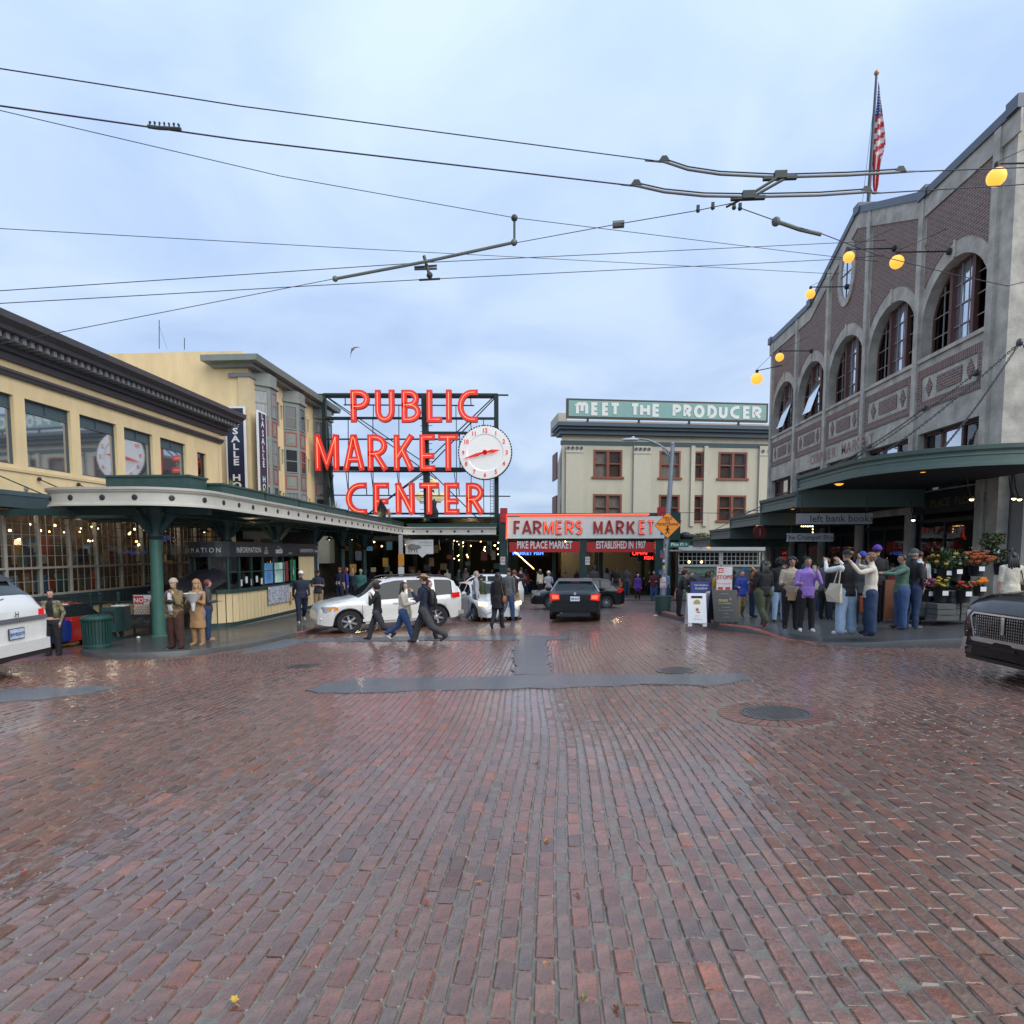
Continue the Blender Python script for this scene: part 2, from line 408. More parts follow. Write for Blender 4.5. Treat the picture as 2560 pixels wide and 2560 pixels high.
def brick_geo(X, yc, wd, L, fine):
    d = min(math.hypot(X-q.x, (yc-q.y)*.8) for q in DMG)
    bad = max(0, 1-d/.55)
    jw = .0085+.004*rs.rand()+.008*bad*rs.rand(); jl = .008+.005*rs.rand()+.012*bad*rs.rand()
    hx = (wd-jw)/2; hy = (L-jl)/2
    a = rs.normal(0, .012)+bad*rs.normal(0, .12)
    z = G(X, yc)+und(X, yc)+rs.normal(0, .0016)+(.0032 if wd > .075 else -.0004)-.003*bad*rs.rand()
    tx, ty = rs.normal(0, .022 if wd > .075 else .012)+bad*rs.normal(0, .035), rs.normal(0, .010)+bad*rs.normal(0, .02)
    ca, sa = math.cos(a), math.sin(a); X += bad*rs.normal(0, .006)
    if fine:
        c = .0035+.004*rs.rand()+.004*rs.rand()
        def ring(ix, dz, jit):
            e = [(-hx+c,-hy),(hx-c,-hy),(hx,-hy+c),(hx,hy-c),(hx-c,hy),(-hx+c,hy),(-hx,hy-c),(-hx,-hy+c)]
            return [(p[0]*(1-ix/hx)+rs.normal(0, jit), p[1]*(1-ix/hy)+rs.normal(0, jit), dz) for p in e]
        lo = ring(-.0005, -.03, .0004); mi = ring(0, -.009 if wd > .075 else -.004, .0020 if wd > .075 else .0009); to = ring((.0045 if wd > .075 else .003)+.004*rs.rand()*(wd > .075), 0, .0019 if wd > .075 else .0008)
        P = lo+mi+to; k = 8
    else:
        def ring(ix, dz, jit):
            return [(sx*(hx-ix)+rs.normal(0, jit), sy*(hy-ix)+rs.normal(0, jit), dz) for sx, sy in ((-1,-1),(1,-1),(1,1),(-1,1))]
        P = ring(0, -.03, 0)+ring(0, -.005, .0015)+ring(.006, 0, .0015); k = 4
    V = [(X+p[0]*ca-p[1]*sa, yc+p[0]*sa+p[1]*ca, z+p[2]+p[0]*tx+p[1]*ty) for p in P]
    Fc = [tuple(2*k+i for i in range(k))]+[(r_*k+i, r_*k+(i+1) % k, (r_+1)*k+(i+1) % k, (r_+1)*k+i) for r_ in (0, 1) for i in range(k)]
    c = palette[rs.choice(8, p=pw)]*(1+rs.normal(0, .10))
    ny = noise.noise(Vector((X*.35, yc*.35, 3)))
    c = c*(1+.25*ny)*(1.0 if wd > .075 else .92)
    if wd < .075: c = c*.76+np.array((.16,.14,.11))*.24
    return V, Fc, c, len(P)
def colattr(me, cols):
    a = me.color_attributes.new('Col', 'FLOAT_COLOR', 'POINT')
    a.data.foreach_set('color', np.asarray(cols, dtype=np.float32).ravel())
bricks.sort(key=lambda q: q[1]+abs(q[0])*.15)
nearest = []
rest = []
for q in bricks:
    u, v, w_ = proj((q[0], q[1], 0))
    if len(nearest) < 290 and -10 < proj((q[0], q[1], G(q[0], q[1])))[0] < 2570 and proj((q[0], q[1], G(q[0], q[1])))[1] < 2570: nearest.append(q)
    else: rest.append(q)
for q in nearest:
    V, Fc, c, k = brick_geo(q[0], q[1], q[2], q[3], True)
    me = bpy.data.meshes.new('brick'); me.from_pydata([(a-q[0], b_-q[1], z_) for a, b_, z_ in V], [], Fc); me.materials.append(m_brick)
    colattr(me, [(*c, 1)]*k)
    o = bpy.data.objects.new('brick', me); o.location = (q[0], q[1], 0); o.parent = street; COL.objects.link(o)
V = []; Fs = []; Cs = []
for q in rest:
    v, f, c, k = brick_geo(q[0], q[1], q[2], q[3], q[1] < 6.5)
    o_ = len(V); V += v; Fs += [tuple(i+o_ for i in g) for g in f]; Cs += [(*c, 1)]*k
# radial bricks round the manhole
for i in range(34):
    a0 = 2*math.pi*(i+.08)/34; a1 = 2*math.pi*(i+.92)/34
    gz = G(MH.x, MH.y)
    for r0, r1 in ((.36, .60),):
        P = []
        for zz, e in ((-.03, 0), (-.005, 0), (0, .006)):
            for rr, aa in ((r0+e, a0), (r1-e, a0), (r1-e, a1), (r0+e, a1)):
                px, py = MH.x+rr*math.cos(aa), MH.y+rr*math.sin(aa); P.append((px, py, G(px, py)+.003+zz))
        o_ = len(V); V += P; c = palette[rs.choice(8, p=pw)]*1.15
        Fs += [tuple(o_+8+j for j in range(4))]+[(o_+r_*4+j, o_+r_*4+(j+1) % 4, o_+(r_+1)*4+(j+1) % 4, o_+(r_+1)*4+j) for r_ in (0, 1) for j in range(4)]
        Cs += [(*c, 1)]*12
me = bpy.data.meshes.new('brick_field'); me.from_pydata(V, [], Fs); me.materials.append(m_brick); colattr(me, Cs)
o = bpy.data.objects.new('brick_field', me); COL.objects.link(o); o.parent = street; o['kind'] = 'stuff'
print('bricks', len(bricks))

def manhole(p, r, label, h=.006):
    o = thing('manhole_cover', label, 'manhole cover', (p.x, p.y, G(p.x, p.y)+h), group='manhole covers in the street')
    sx, sy = (G(p.x+.5, p.y)-G(p.x-.5, p.y)), (G(p.x, p.y+.5)-G(p.x, p.y-.5))
    o.rotation_euler = (sy, -sx, 0)
    m = MB(); m.lathe([(r+.04, -.05), (r+.04, .004), (r+.005, .004), (r+.005, -.02)], n=32); m.build('rim', m_iron, o, world=False)
    m = MB(); m.lathe([(r, -.04), (r, 0), (0.0001, 0)], n=32); m.build('lid', m_iron, o, world=False)
    m = MB(); k = int(r/.045)
    for i in range(-k, k+1):
        for j in range(-k, k+1):
            if math.hypot(i*.045, j*.045) < r-.03: m.box(i*.045-.014, i*.045+.014, j*.045-.014, j*.045+.014, .0005, .006)
    m.build('tread', m_iron, o, world=False)
manhole(MH, .33, 'iron manhole cover ringed by fanned bricks in the street right of centre')
manhole(gnd(762, 1666), .3, 'shiny manhole cover in the bricks left of the asphalt strip')
manhole(gnd(1690, 1677), .28, 'worn manhole cover just beyond the asphalt strip on the right', h=.01)

def patch(px, label, mt=m_asph, h=.012, name='asphalt_patch', seed=1):
    rr = random.Random(seed); P = []
    W = [gnd(u, v) for u, v in px]
    for i in range(len(W)):
        a, b_ = W[i], W[(i+1) % len(W)]; n = max(1, int((b_-a).length/.18))
        for k in range(n):
            q = a.lerp(b_, k/n); P.append((q.x+rr.uniform(-.07, .07), q.y+rr.uniform(-.07, .07)))
    bm = bmesh.new(); vs = [bm.verts.new((x, y, 0)) for x, y in P]; f = bm.faces.new(vs)
    bmesh.ops.triangulate(bm, faces=[f])
    for _ in range(3): bmesh.ops.subdivide_edges(bm, edges=[e for e in bm.edges if e.calc_length() > .6], cuts=1)
    bmesh.ops.triangulate(bm, faces=bm.faces[:])
    for v in bm.verts: v.co.z = G(v.co.x, v.co.y)+h+.006*noise.noise(Vector((v.co.x*2, v.co.y*2, 0)))
    r = bmesh.ops.extrude_face_region(bm, geom=bm.faces[:])
    for g in r['geom']:
        if isinstance(g, bmesh.types.BMVert): g.co.z -= .03
    bmesh.ops.recalc_face_normals(bm, faces=bm.faces)
    me = bpy.data.meshes.new(name); bm.to_mesh(me); bm.free(); me.materials.append(mt)
    o = bpy.data.objects.new(name, me); COL.objects.link(o); tag(o, label=label, kind='structure'); return o
patch([(765,1733),(800,1712),(905,1697),(1270,1693),(1380,1686),(1500,1690),(1860,1686),(1872,1700),(1760,1716),(1640,1712),(1480,1720),(1290,1722),(1100,1728),(900,1733)], 'long grey asphalt repair strip lying across the bricks', seed=2, h=.016)
patch([(1288,1690),(1280,1640),(1296,1596),(1366,1596),(1368,1640),(1382,1688)], 'short asphalt strip running away between the two brick panels', seed=3, h=.020)
patch([(640,1612),(700,1600),(1000,1592),(1420,1590),(1424,1600),(1000,1603),(760,1606),(700,1622),(600,1636)], 'narrow far asphalt strip crossing the street', seed=4, h=.016)
patch([(-120,1730),(120,1722),(300,1717),(240,1735),(100,1752),(-100,1765)], 'dark asphalt repair beside the white car on the left', seed=5, h=.016)
0 and patch([(940,1678),(980,1671),(1080,1668),(1070,1674),(1020,1679)], 'small asphalt plug between bricks left of the strip', seed=6, h=.018)

# ---- pavements: slab strips between a kerb line and a back line
def pavement(name, label, kerb, back, red=None, h=.13, ramp=None):
    def res(P, n):
        L = [0]
        for a, b_ in zip(P, P[1:]): L.append(L[-1]+math.dist(a, b_))
        o = []
        for i in range(n+1):
            t = L[-1]*i/n; k = max(j for j in range(len(L)) if L[j] <= t+1e-9); k = min(k, len(P)-2)
            s = (t-L[k])/(L[k+1]-L[k]); o.append((P[k][0]+(P[k+1][0]-P[k][0])*s, P[k][1]+(P[k+1][1]-P[k][1])*s))
        return o
    n = 60; A = res(kerb, n); B = res(back, n)
    root = thing(name, label, None, (A[0][0], A[0][1], 0)); root['kind'] = 'structure'; del_cat(root)
    def hh(i):
        if ramp:
            d = abs(i-ramp*n); return h*min(1, max(.04, (d-.7)/2.2))
        return h
    m = MB(); K = 12
    In = []
    for i in range(n+1):
        a = Vector(A[i]); b_ = Vector(B[i]); d = (b_-a).normalized(); In.append(a+d*.17)
    for i in range(n+1):
        for k in range(K+1):
            p = In[i].lerp(Vector(B[i]), k/K); m.v.append((p.x, p.y, G(p.x, p.y)+h-(h-hh(i))*max(0, 1-k/3)))
    m.f = [(i*(K+1)+k, i*(K+1)+k+1, (i+1)*(K+1)+k+1, (i+1)*(K+1)+k) for i in range(n) for k in range(K)]; m.m = [0]*len(m.f)
    m.build('slab', m_walk, root, smooth=True)
    m = MB()
    for i in range(n+1):
        a, c = A[i], In[i]; z0 = G(*a); z1 = G(c.x, c.y)
        d = (Vector(c)-Vector(a)).normalized()*.02
        m.v += [(a[0], a[1], z0-.05), (a[0]+d.x*.6, a[1]+d.y*.6, z0+hh(i)-.02), (a[0]+d.x*1.6, a[1]+d.y*1.6, z0+hh(i)+.003), (c.x, c.y, z1+hh(i)+.004), (c.x, c.y, z1-.05)]
    for i in range(n):
        for k in range(4):
            m.f.append((i*5+k, (i+1)*5+k, (i+1)*5+k+1, i*5+k+1))
            m.m.append(1 if (red and red[0] <= i/n <= red[1] and k >= 1 and k<=2) else 0)
    m.build('kerb', [m_kerb, m_redk], root, smooth=True, angle=40)
    return root
def del_cat(o):
    if 'category' in o: del o['category']
gp = lambda u, v: (gnd(u, v).x, gnd(u, v).y)
RK = [(8.2, 40), (8.1, 31), (7.4, 27.6), (5.6, 25.6), (4.6,25.0), gp(1634,1531), gp(1640,1536), gp(1680,1548), gp(1719,1557), gp(1792,1575), gp(1850,1580), gp(1885,1583), gp(1903,1586), gp(1960,1600), gp(2023,1608), gp(2132,1617), gp(2258,1619), gp(2400,1619), gp(2560,1617), (12.5, 10.6), (20, 9.8), (30, 9.5)]
RB = [(12.2, 40), (12.2, 30), (12.2, 24), (12.2, 20), (12.2, 17), (12.6, 16.3), (18, 16.3), (30, 16.3)]
pavement('right_pavement', 'dark wet pavement under the green canopy on the right', RK, RB, red=(.30, .52), ramp=.525, h=.16)
LK = [(-8.0, 43), (-8.0, 30), (-8.0, 24), gp(810,1576), gp(705,1601), gp(650,1615), gp(570,1628), gp(510,1637), gp(450,1642), gp(390,1646), gp(330,1648), gp(270,1648), gp(215,1643), gp(200,1636), (-12.9, 17.5), (-13.0, 19.5)]
LB = [(-17.9, 43), (-17.9, 30), (-15.5, 23), (-14.5, 20.5), (-13.7, 19.7)]
pavement('left_pavement', 'grey pavement with rounded end on the left', LK, LB, red=(.53, .63), h=.13)
pavement('market_pavement', 'pavement in front of the market hall', [(14, 38.3), (5.5, 38.3), (-2, 38.3), (-8.0, 38.6)], [(14, 46.5), (5.5, 46.5), (-2, 46.5), (-8.0, 46.5)], red=(.40, .75))

# ---- fallen leaves and litter
def leaf(u, v, s, col, label, seed):
    r = random.Random(seed); p = gnd(u, v); m = MB(); n = 11; P = []
    for i in range(n):
        a = 2*math.pi*i/n; rr = s*(1 if i % 2 == 0 else .62)*r.uniform(.8, 1.1); P.append((rr*math.cos(a), rr*.75*math.sin(a), .006+r.uniform(0, .012)))
    m.add([(0,0,.003)]+P, [(0, i+1, (i+1) % n+1) for i in range(n)])
    m.tube([(s*.8, 0, .008), (s*1.5, .01, .004)], .0012, 4)
    o = m.build('fallen_leaf', mat('leaf_'+col[0], col[1], .5, var=.3, vs=30)); o.location = (p.x, p.y, p.z+.005); o.rotation_euler = (0, 0, r.uniform(0, 6)); tag(o, label, 'leaf', 'fallen leaves on the bricks')
LY, LR, LO, LBn, LG = ('yellow', (.62,.36,.03)), ('red', (.45,.07,.03)), ('orange', (.5,.2,.04)), ('brown', (.16,.07,.03)), ('green', (.22,.22,.06))
for i, a in enumerate([(586,2508,.026,LY,'bright yellow leaf at the bottom left of the street'), (1066,2260,.022,LR,'small red leaf left of the middle of the bricks'), (1198,2210,.018,LO,'curled tan leaf beside a brick joint near the centre'),
    (1366,2105,.024,LO,'pale orange leaf at the centre of the bricks'), (1366,2418,.022,LO,'orange leaf low in the centre of the street'), (1460,2500,.022,LG,'greenish leaf near the bottom centre'), (1540,2530,.02,LBn,'dark brown leaf at the bottom of the street'),
    (990,2335,.015,LBn,'tiny brown leaf left of centre'), (58,2186,.02,LR,'red leaf in the broken bricks at the left edge'), (1445,2245,.018,LBn,'brown crumpled leaf right of centre'), (1120,1895,.03,LR,'red leaf in the middle distance bricks'), (1345,1910,.03,LBn,'dark leaf on the bricks in mid street'), (1760,1719,.06,LBn,'dark leaf beside the asphalt strip')]): leaf(*a, seed=i)
# ================================================================ BUILDING HELPERS
def wall(m, ax, c0, c1, a0, a1, z0, z1, holes=(), mi=0):
    """solid wall between c0 and c1 across axis ax, running a0..a1, with rectangular openings (a0,a1,z0,z1)"""
    E = sorted({a0, a1} | {h[0] for h in holes} | {h[1] for h in holes})
    E = [e for e in E if a0 <= e <= a1]
    for p, q in zip(E, E[1:]):
        if q-p < 1e-4: continue
        hs = sorted([(h[2], h[3]) for h in holes if h[0] < (p+q)/2 < h[1]]); z = z0
        for s, t_ in hs+[(z1, z1)]:
            if s-z > 1e-4:
                if ax == 'x': m.box(c0, c1, p, q, z, s, mi)
                else: m.box(p, q, c0, c1, z, s, mi)
            z = max(z, t_)
def obox(m, org, ux, uz, a0, a1, b0, b1, d0, d1, mi=0):
    """box in the frame of a wall face: a along it, b up, d outwards (normal = ux x uz)"""
    nr = ux.cross(uz); P = [org+ux*a+uz*b+nr*d for d in (d0, d1) for a, b in ((a0,b0),(a1,b0),(a1,b1),(a0,b1))]
    m.add(P, [(0,3,2,1),(4,5,6,7),(0,1,5,4),(1,2,6,5),(2,3,7,6),(3,0,4,7)], mi)
def glassmat(name, tint=.7, rough=.03, ior=1.5, col=(1,1,1)):
    m = bpy.data.materials.new(name); m.use_nodes = True; t = m.node_tree; t.nodes.clear()
    o = t.nodes.new('ShaderNodeOutputMaterial'); tr = t.nodes.new('ShaderNodeBsdfTransparent'); tr.inputs[0].default_value = (tint*col[0], tint*col[1], tint*col[2], 1)
    gl = t.nodes.new('ShaderNodeBsdfGlossy'); gl.inputs['Roughness'].default_value = rough
    fr = t.nodes.new('ShaderNodeFresnel'); fr.inputs[0].default_value = ior; mx = t.nodes.new('ShaderNodeMixShader')
    n = t.nodes.new('ShaderNodeTexNoise'); n.inputs['Scale'].default_value = .8; tcn = t.nodes.new('ShaderNodeTexCoord'); t.links.new(tcn.outputs['Object'], n.inputs['Vector'])
    bp = t.nodes.new('ShaderNodeBump'); bp.inputs['Strength'].default_value = .12; bp.inputs['Distance'].default_value = .05; t.links.new(n.outputs[0], bp.inputs['Height']); t.links.new(bp.outputs[0], gl.inputs['Normal'])
    ge = t.nodes.new('ShaderNodeNewGeometry'); iv = t.nodes.new('ShaderNodeMath'); iv.operation = 'SUBTRACT'; iv.inputs[0].default_value = 1; t.links.new(ge.outputs['Backfacing'], iv.inputs[1]); ml = t.nodes.new('ShaderNodeMath'); ml.operation = 'MULTIPLY'; t.links.new(fr.outputs[0], ml.inputs[0]); t.links.new(iv.outputs[0], ml.inputs[1]); t.links.new(ml.outputs[0], mx.inputs[0]); t.links.new(tr.outputs[0], mx.inputs[1]); t.links.new(gl.outputs[0], mx.inputs[2]); t.links.new(mx.outputs[0], o.inputs[0]); return m
g_shop = glassmat('shop_glass', .8, .02, 1.42)
g_win = glassmat('window_glass', .45, .02, 2.2)
g_mirror = mat('reflecting_window', (.46,.49,.53), .03, metal=.9, var=.06, vs=.7, bump=.015, bs=1.1)
cream = mat('cream_paint', (.72,.55,.30), .75, var=.13, vs=1.6, bump=.15, bs=25, stretch=(1,1,.3))
cream_t = mat('cream_trim', (.60,.47,.27), .7, var=.08)
cornm = mat('cornice_paint', (.075,.068,.075), .6, var=.2, vs=3)
cornl = mat('cornice_block_paint', (.20,.20,.21), .6, var=.15)
dgreen = mat('dark_green_paint', (.018,.05,.045), .45, var=.2, vs=3)
mgreen = mat('post_green_paint', (.045,.13,.10), .4, var=.18, vs=2, bump=.1, bs=20)
slate = mat('slate_blue_paint', (.055,.085,.095), .5, var=.15)
steel = mat('dark_steel', (.02,.02,.022), .5, var=.2)
whitef = mat('white_window_bars', (.42,.42,.38), .6, var=.15, vs=4)
offw = mat('fascia_cream_white', (.50,.48,.42), .6, var=.10, vs=2, bump=.08, bs=12)
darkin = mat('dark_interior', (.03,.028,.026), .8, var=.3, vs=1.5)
wood = mat('warm_wood_soffit', (.35,.16,.05), .6, var=.2, vs=5)
bulbm = mat('warm_bulb', (1,.62,.25), .5, var=0, emit=9, ecol=(1,.62,.22))
redm = mat('sign_red', (.62,.03,.025), .45, var=.08, vs=4, emit=.10, ecol=(1,.05,.03))
paper = mat('white_paper', (.62,.62,.6), .7, var=.1)
RC = [mat('print_%d' % i, c, .6, var=.35, vs=6) for i, c in enumerate([(.08,.28,.5),(.5,.45,.33),(.45,.12,.07),(.1,.25,.22),(.55,.55,.52),(.3,.2,.1),(.12,.14,.2),(.5,.35,.1)])]

# ================================================================ LEFT MARKET BUILDING
XL = -18.0
def W(h): return h+CAMZ
LB_ = thing('market_building', 'long cream two-storey market building with dark bracketed cornice on the left', 'building', (XL-4, 22, -2))
YA, YB = 11.0, 33.3
wins = [(17.6,20.6,2.85,5.15),(21.05,23.05,2.85,5.15),(23.5,25.5,2.85,5.15),(25.95,27.8,2.85,5.15),(28.35,30.3,2.85,5.15),(31.3,32.1,2.6,4.95),(14.3,17.0,2.85,5.15)]
m = MB(); wall(m, 'x', XL-.35, XL, YA, YB, W(1.3), W(6.3), [(a, b, W(c), W(d)) for a, b, c, d in wins])
m.box(XL-12, XL, YB-.02, YB+.3, -3, W(6.3)); m.box(XL-12, XL-.35, YA, YB-.02, W(6.2), W(6.4))
m.build('wall', cream, LB_)
m = MB(); m.box(XL, XL+.05, YA, YB, W(2.62), W(2.72)); m.build('sill_band', cream_t, LB_)
m = MB(); wall(m, 'x', XL-.35, XL, YA, YB, -3.4, W(1.3), [(14.5+i*1.37-.02, 14.5+(i+1)*1.37-.02, W(-1.57), W(1.26)) for i in range(13)]); m.build('lower_wall', cream, LB_)
m = MB(); m.prism([(XL+.003,W(5.72)),(XL+.12,W(5.72)),(XL+.16,W(5.80)),(XL+.22,W(5.84)),(XL+.22,W(5.92)),(XL+.003,W(5.96))], YA, YB+.25, 'y'); m.build('string_course', cornm, LB_)
m = MB(); m.prism([(XL-.3,W(6.22)),(XL+.12,W(6.22)),(XL+.16,W(6.42)),(XL+.3,W(6.46)),(XL+.3,W(6.80)),(XL+.95,W(6.86)),(XL+1.0,W(6.98)),(XL+1.22,W(7.12)),(XL+1.26,W(7.32)),(XL+.9,W(7.40)),(XL-.3,W(7.40))], YA, YB+.75, 'y'); m.build('cornice', cornm, LB_)
md = MB(); md.box(-.25, .25, -.07, .07, -.2, 0); me = md.mesh('cornice_bracket', cornl)
y = 11.3
while y < YB+.7:
    o = bpy.data.objects.new('cornice_bracket', me); COL.objects.link(o); o.parent = LB_; o.location = Vector((XL+.55, y, W(6.845)))-WL(LB_); y += .31
m = MB(); y = 11
while y < YB+.2: m.box(XL+.16, XL+.22, y, y+.055, W(6.44), W(6.62)); y += .11
o = m.build('dentil_row', cornl, LB_); o['kind'] = 'stuff'
for a, b, c, d in wins:
    f = MB(); t_ = .05
    f.box(XL-.2, XL-.12, a, a+t_, W(c), W(d)); f.box(XL-.2, XL-.12, b-t_, b, W(c), W(d)); f.box(XL-.2, XL-.12, a+t_, b-t_, W(c), W(c)+t_); f.box(XL-.2, XL-.12, a+t_, b-t_, W(d)-t_, W(d))
    wd = b-a > 1; zt = W(d)-.45
    if wd: f.box(XL-.2, XL-.11, a+t_, b-t_, zt, zt+.05); f.box(XL-.2, XL-.115, (a+b)/2-.02, (a+b)/2+.02, zt+.05, W(d)-t_)
    else: f.box(XL-.2, XL-.11, a+t_, b-t_, W(3.7), W(3.75))
    wo = f.build('window', slate, LB_)
    p = MB(); p.box(XL-.18, XL-.16, a+t_, b-t_, W(c)+t_, zt if wd else W(d)-t_); p.build('pane', g_mirror if wd else g_win, wo)
    if wd: p = MB(); p.box(XL-.18, XL-.155, a+t_, b-t_, zt+.05, W(d)-t_); p.build('transom_pane', slate, wo)
m = MB(); m.box(XL-6, XL-.4, YA, YB-.1, W(2.3), W(2.4)); m.box(XL-.9, XL-.8, YA, YB-.1, W(2.4), W(6)); m.build('upper_room', darkin, LB_)
# shop window bays: posts, glazing bars and single panes
pane = MB(); pane.box(-.005, .005, 0, .3, 0, .34); pm = pane.mesh('pane', g_shop)
rows_u = [W(-.62)+.05+i*.365 for i in range(6)]; rows_l = [W(-1.57)+.03+i*.45 for i in range(3)]
for i in range(13):
    y0 = 14.48+i*1.37; f = MB()
    f.box(XL-.12, XL+.05, y0-.03, y0+.03, W(-1.57), W(1.26)); f.box(XL-.10, XL+.04, y0+.035, y0+1.335, W(-.66), W(-.59)); f.box(XL-.10, XL+.06, y0+.035, y0+1.335, W(-1.62), W(-1.55))
    g = MB()
    for k in (1, 2, 3): g.box(XL-.04, XL-.01, y0+.02+k*.335-.009, y0+.02+k*.335+.009, W(-1.55), W(1.26))
    for z in rows_u[1:5]+[rows_l[1]]: g.box(XL-.038, XL-.012, y0+.035, y0+1.335, z-.010, z+.010)
    wo = f.build('shop_window', whitef, LB_); g.build('glazing_bars', mat('glazing_bar_grey', (.36,.35,.32), .6, var=.2, vs=5), wo)
    for k in range(4):
        for z0, z1 in list(zip(rows_u, rows_u[1:]))+list(zip(rows_l, rows_l[1:])):
            if y0 < 19.2: continue
            o = bpy.data.objects.new('pane', pm); COL.objects.link(o); o.parent = wo; o.location = (XL-.025+rnd.uniform(-.004,.004), y0+.03+k*.335, z0); o.scale = (1, 1.02, (z1-z0)/.34)
    if y0 < 19.2:
        p = MB(); p.box(XL-.03, XL-.02, y0+.035, y0+1.335, W(-1.55), W(1.26)); p.build('pane', g_shop, wo)
m = MB(); m.box(XL, XL+.06, YA, YB, W(-2.15), W(-1.62)); 
for i in range(13):
    y0 = 14.48+i*1.37; m.box(XL+.06, XL+.09, y0+.1, y0+1.27, W(-2.07), W(-2.04)); m.box(XL+.06, XL+.09, y0+.1, y0+1.27, W(-1.74), W(-1.71)); m.box(XL+.06, XL+.09, y0+.1, y0+.13, W(-2.04), W(-1.74)); m.box(XL+.06, XL+.09, y0+1.24, y0+1.27, W(-2.04), W(-1.74))
m.build('panelled_apron', slate, LB_)
m = MB(); m.box(XL-3.4, XL-3.3, YA, YB, -3, W(2.3)); m.box(XL-7, XL-.4, YA, YB, W(-2.1), W(-2)); m.box(XL-3.3, XL-.4, YB-.3, YB-.15, -1, W(2)); m.build('shop_room', mat('shop_interior', (.10,.078,.06), .8, var=.6, vs=2.5), LB_)
m = MB(); m.box(XL+.01, XL+1.1, YA, YB-.5, W(1.72), W(1.86)); m.prism([(XL+.01,W(1.30)),(XL+1.02,W(1.34)),(XL+1.08,W(1.72)),(XL+.01,W(1.72))], YA, YB-.5, 'y'); m.build('awning', slate, LB_)
m = MB(); m.box(XL+.06, XL+.9, YA, YB-.6, W(1.27), W(1.30)); m.build('soffit', wood, LB_)
bl = MB(); bl.ball((0,0,0), .036, 8, 6); bme = bl.mesh('bulb', bulbm)
for i in range(46):
    o = bpy.data.objects.new('bulb', bme); COL.objects.link(o); o.parent = LB_
    q = i % 5; yy = 19.5+rnd.uniform(0, 9.5) if q else 20+(i//5)*1.0
    o.location = Vector((XL-rnd.uniform(1.2, 4.5), yy+1.5, W(rnd.choice([.95,1.0,.75,.4,.8,.2]))))-WL(LB_); o.scale = [rnd.uniform(.7, 1.4)]*3
for i in range(64):
    y = 18.3+(i % 32)*.34+rnd.uniform(-.05,.05); f = MB(); w_ = rnd.uniform(.25,.55); h_ = rnd.uniform(.3,.75); x_ = XL-rnd.uniform(.22, .9); z_ = W(-1.52 if i < 32 else rnd.choice([-.58,-.5,-.2]))
    if i % 3: f.box(x_-.02, x_, y, y+w_, z_, z_+h_)
    else: f.box(x_-w_, x_, y, y+.02, z_, z_+h_); f.box(x_-w_*.8, x_-w_*.2, y-.006, y-.001, z_+h_*.2, z_+h_*.8, 1)
    if i % 3 == 1: f.box(x_+.001, x_+.01, y+w_*.15, y+w_*.85, z_+h_*.2, z_+h_*.8, 1)
    lab = ['blue','tan','red','teal','white','brown','slate','ochre'][i % 8]
    o = f.build('framed_print', [RC[i % 8], RC[(i*3+4) % 8]], None); tag(o, lab+' print inside the shop window grid, '+['low nearest the left edge','low left of centre','low right of centre','low by the booth','shelf height nearest the left edge','shelf height left of centre','shelf height right of centre','shelf height by the booth'][i//8], 'picture', 'pictures standing inside the shop windows')
for y in (21.4, 23.2, 25.3, 27.4, 29.4, 19.6):
    m = MB(); m.tube([(XL+.1, y, W(2.45)), (XL+1.0, y+.9, W(1.84))], .022, 6); m.ball((XL+.08, y, W(2.47)), .07, 8, 6); m.build('tie_rod', steel, LB_)
for y in (20.9, 21.9, 22.7, 23.5, 24.4):
    m = MB(); m.lathe([(.085,0),(.085,.03),(.05,.045),(0.001,.045)], (XL+.0, y, W(2.08)), 14, axis='x'); m.build('wall_anchor', cornl, LB_)
m = MB(); m.box(XL-12, XL-.35, YA, YA+.3, -3, W(6.3)); m.build('end_wall', cream, LB_)

LB_.location.y -= .7
# ================================================================ HOTEL
XH = -17.6; YH = 35.7
HT = thing('hotel', 'tall cream hotel with grey-green bay windows and wide eave behind the market building', 'building', (XH-4, 42, -2))
hol = []; fl = [(7.87, 9.4), (5.05, 6.6), (2.25, 3.8), (-.5, 1.0)]
sing = [(38.95, 39.75), (43.3, 44.1)]
for a, b in sing:
    for c, d in fl[:3]: hol.append((a, b, W(c), W(d)))
    for c, d in fl[:3]: hol.append((a+.95, a+1.25, W(c+.5), W(d-.1)))
m = MB(); wall(m, 'x', XH-.3, XH, YH, 48.2, -3, W(11.15), hol); m.box(XH-14, XH-.3, YH, YH+.3, -3, W(11.4)); m.box(XH-14, XH-.3, YH+.3, 48.2, W(11.1), W(11.35)); m.build('wall', cream, HT)
m = MB(); m.box(XH-9, XH-3.8, YH+1, YH+3, W(11.38), W(11.62)); m.box(XH-.55, XH+.12, YH-.12, YH+.6, W(-2), W(9.9)); m.box(XH-1.1, XH+.2, YH-.2, YH+.8, W(9.9), W(10.12), 1); m.build('roof_curb', [cream_t, cornl], HT)
gg = mat('grey_green_paint', (.20,.22,.195), .6, var=.12)
m = MB(); m.prism([(XH-2.3,W(10.62)),(XH+.9,W(10.62)),(XH+1.0,W(10.95)),(XH-2.3,W(10.95))], YH-.9, 48.6, 'y'); m.prism([(XH-2.0,W(10.4)),(XH+.5,W(10.4)),(XH+.5,W(10.62)),(XH-2.0,W(10.62))], YH-.4, 48.3, 'y'); m.build('eave', gg, HT)
dk = mat('window_dark', (.03,.035,.04), .08, var=.2, vs=2)
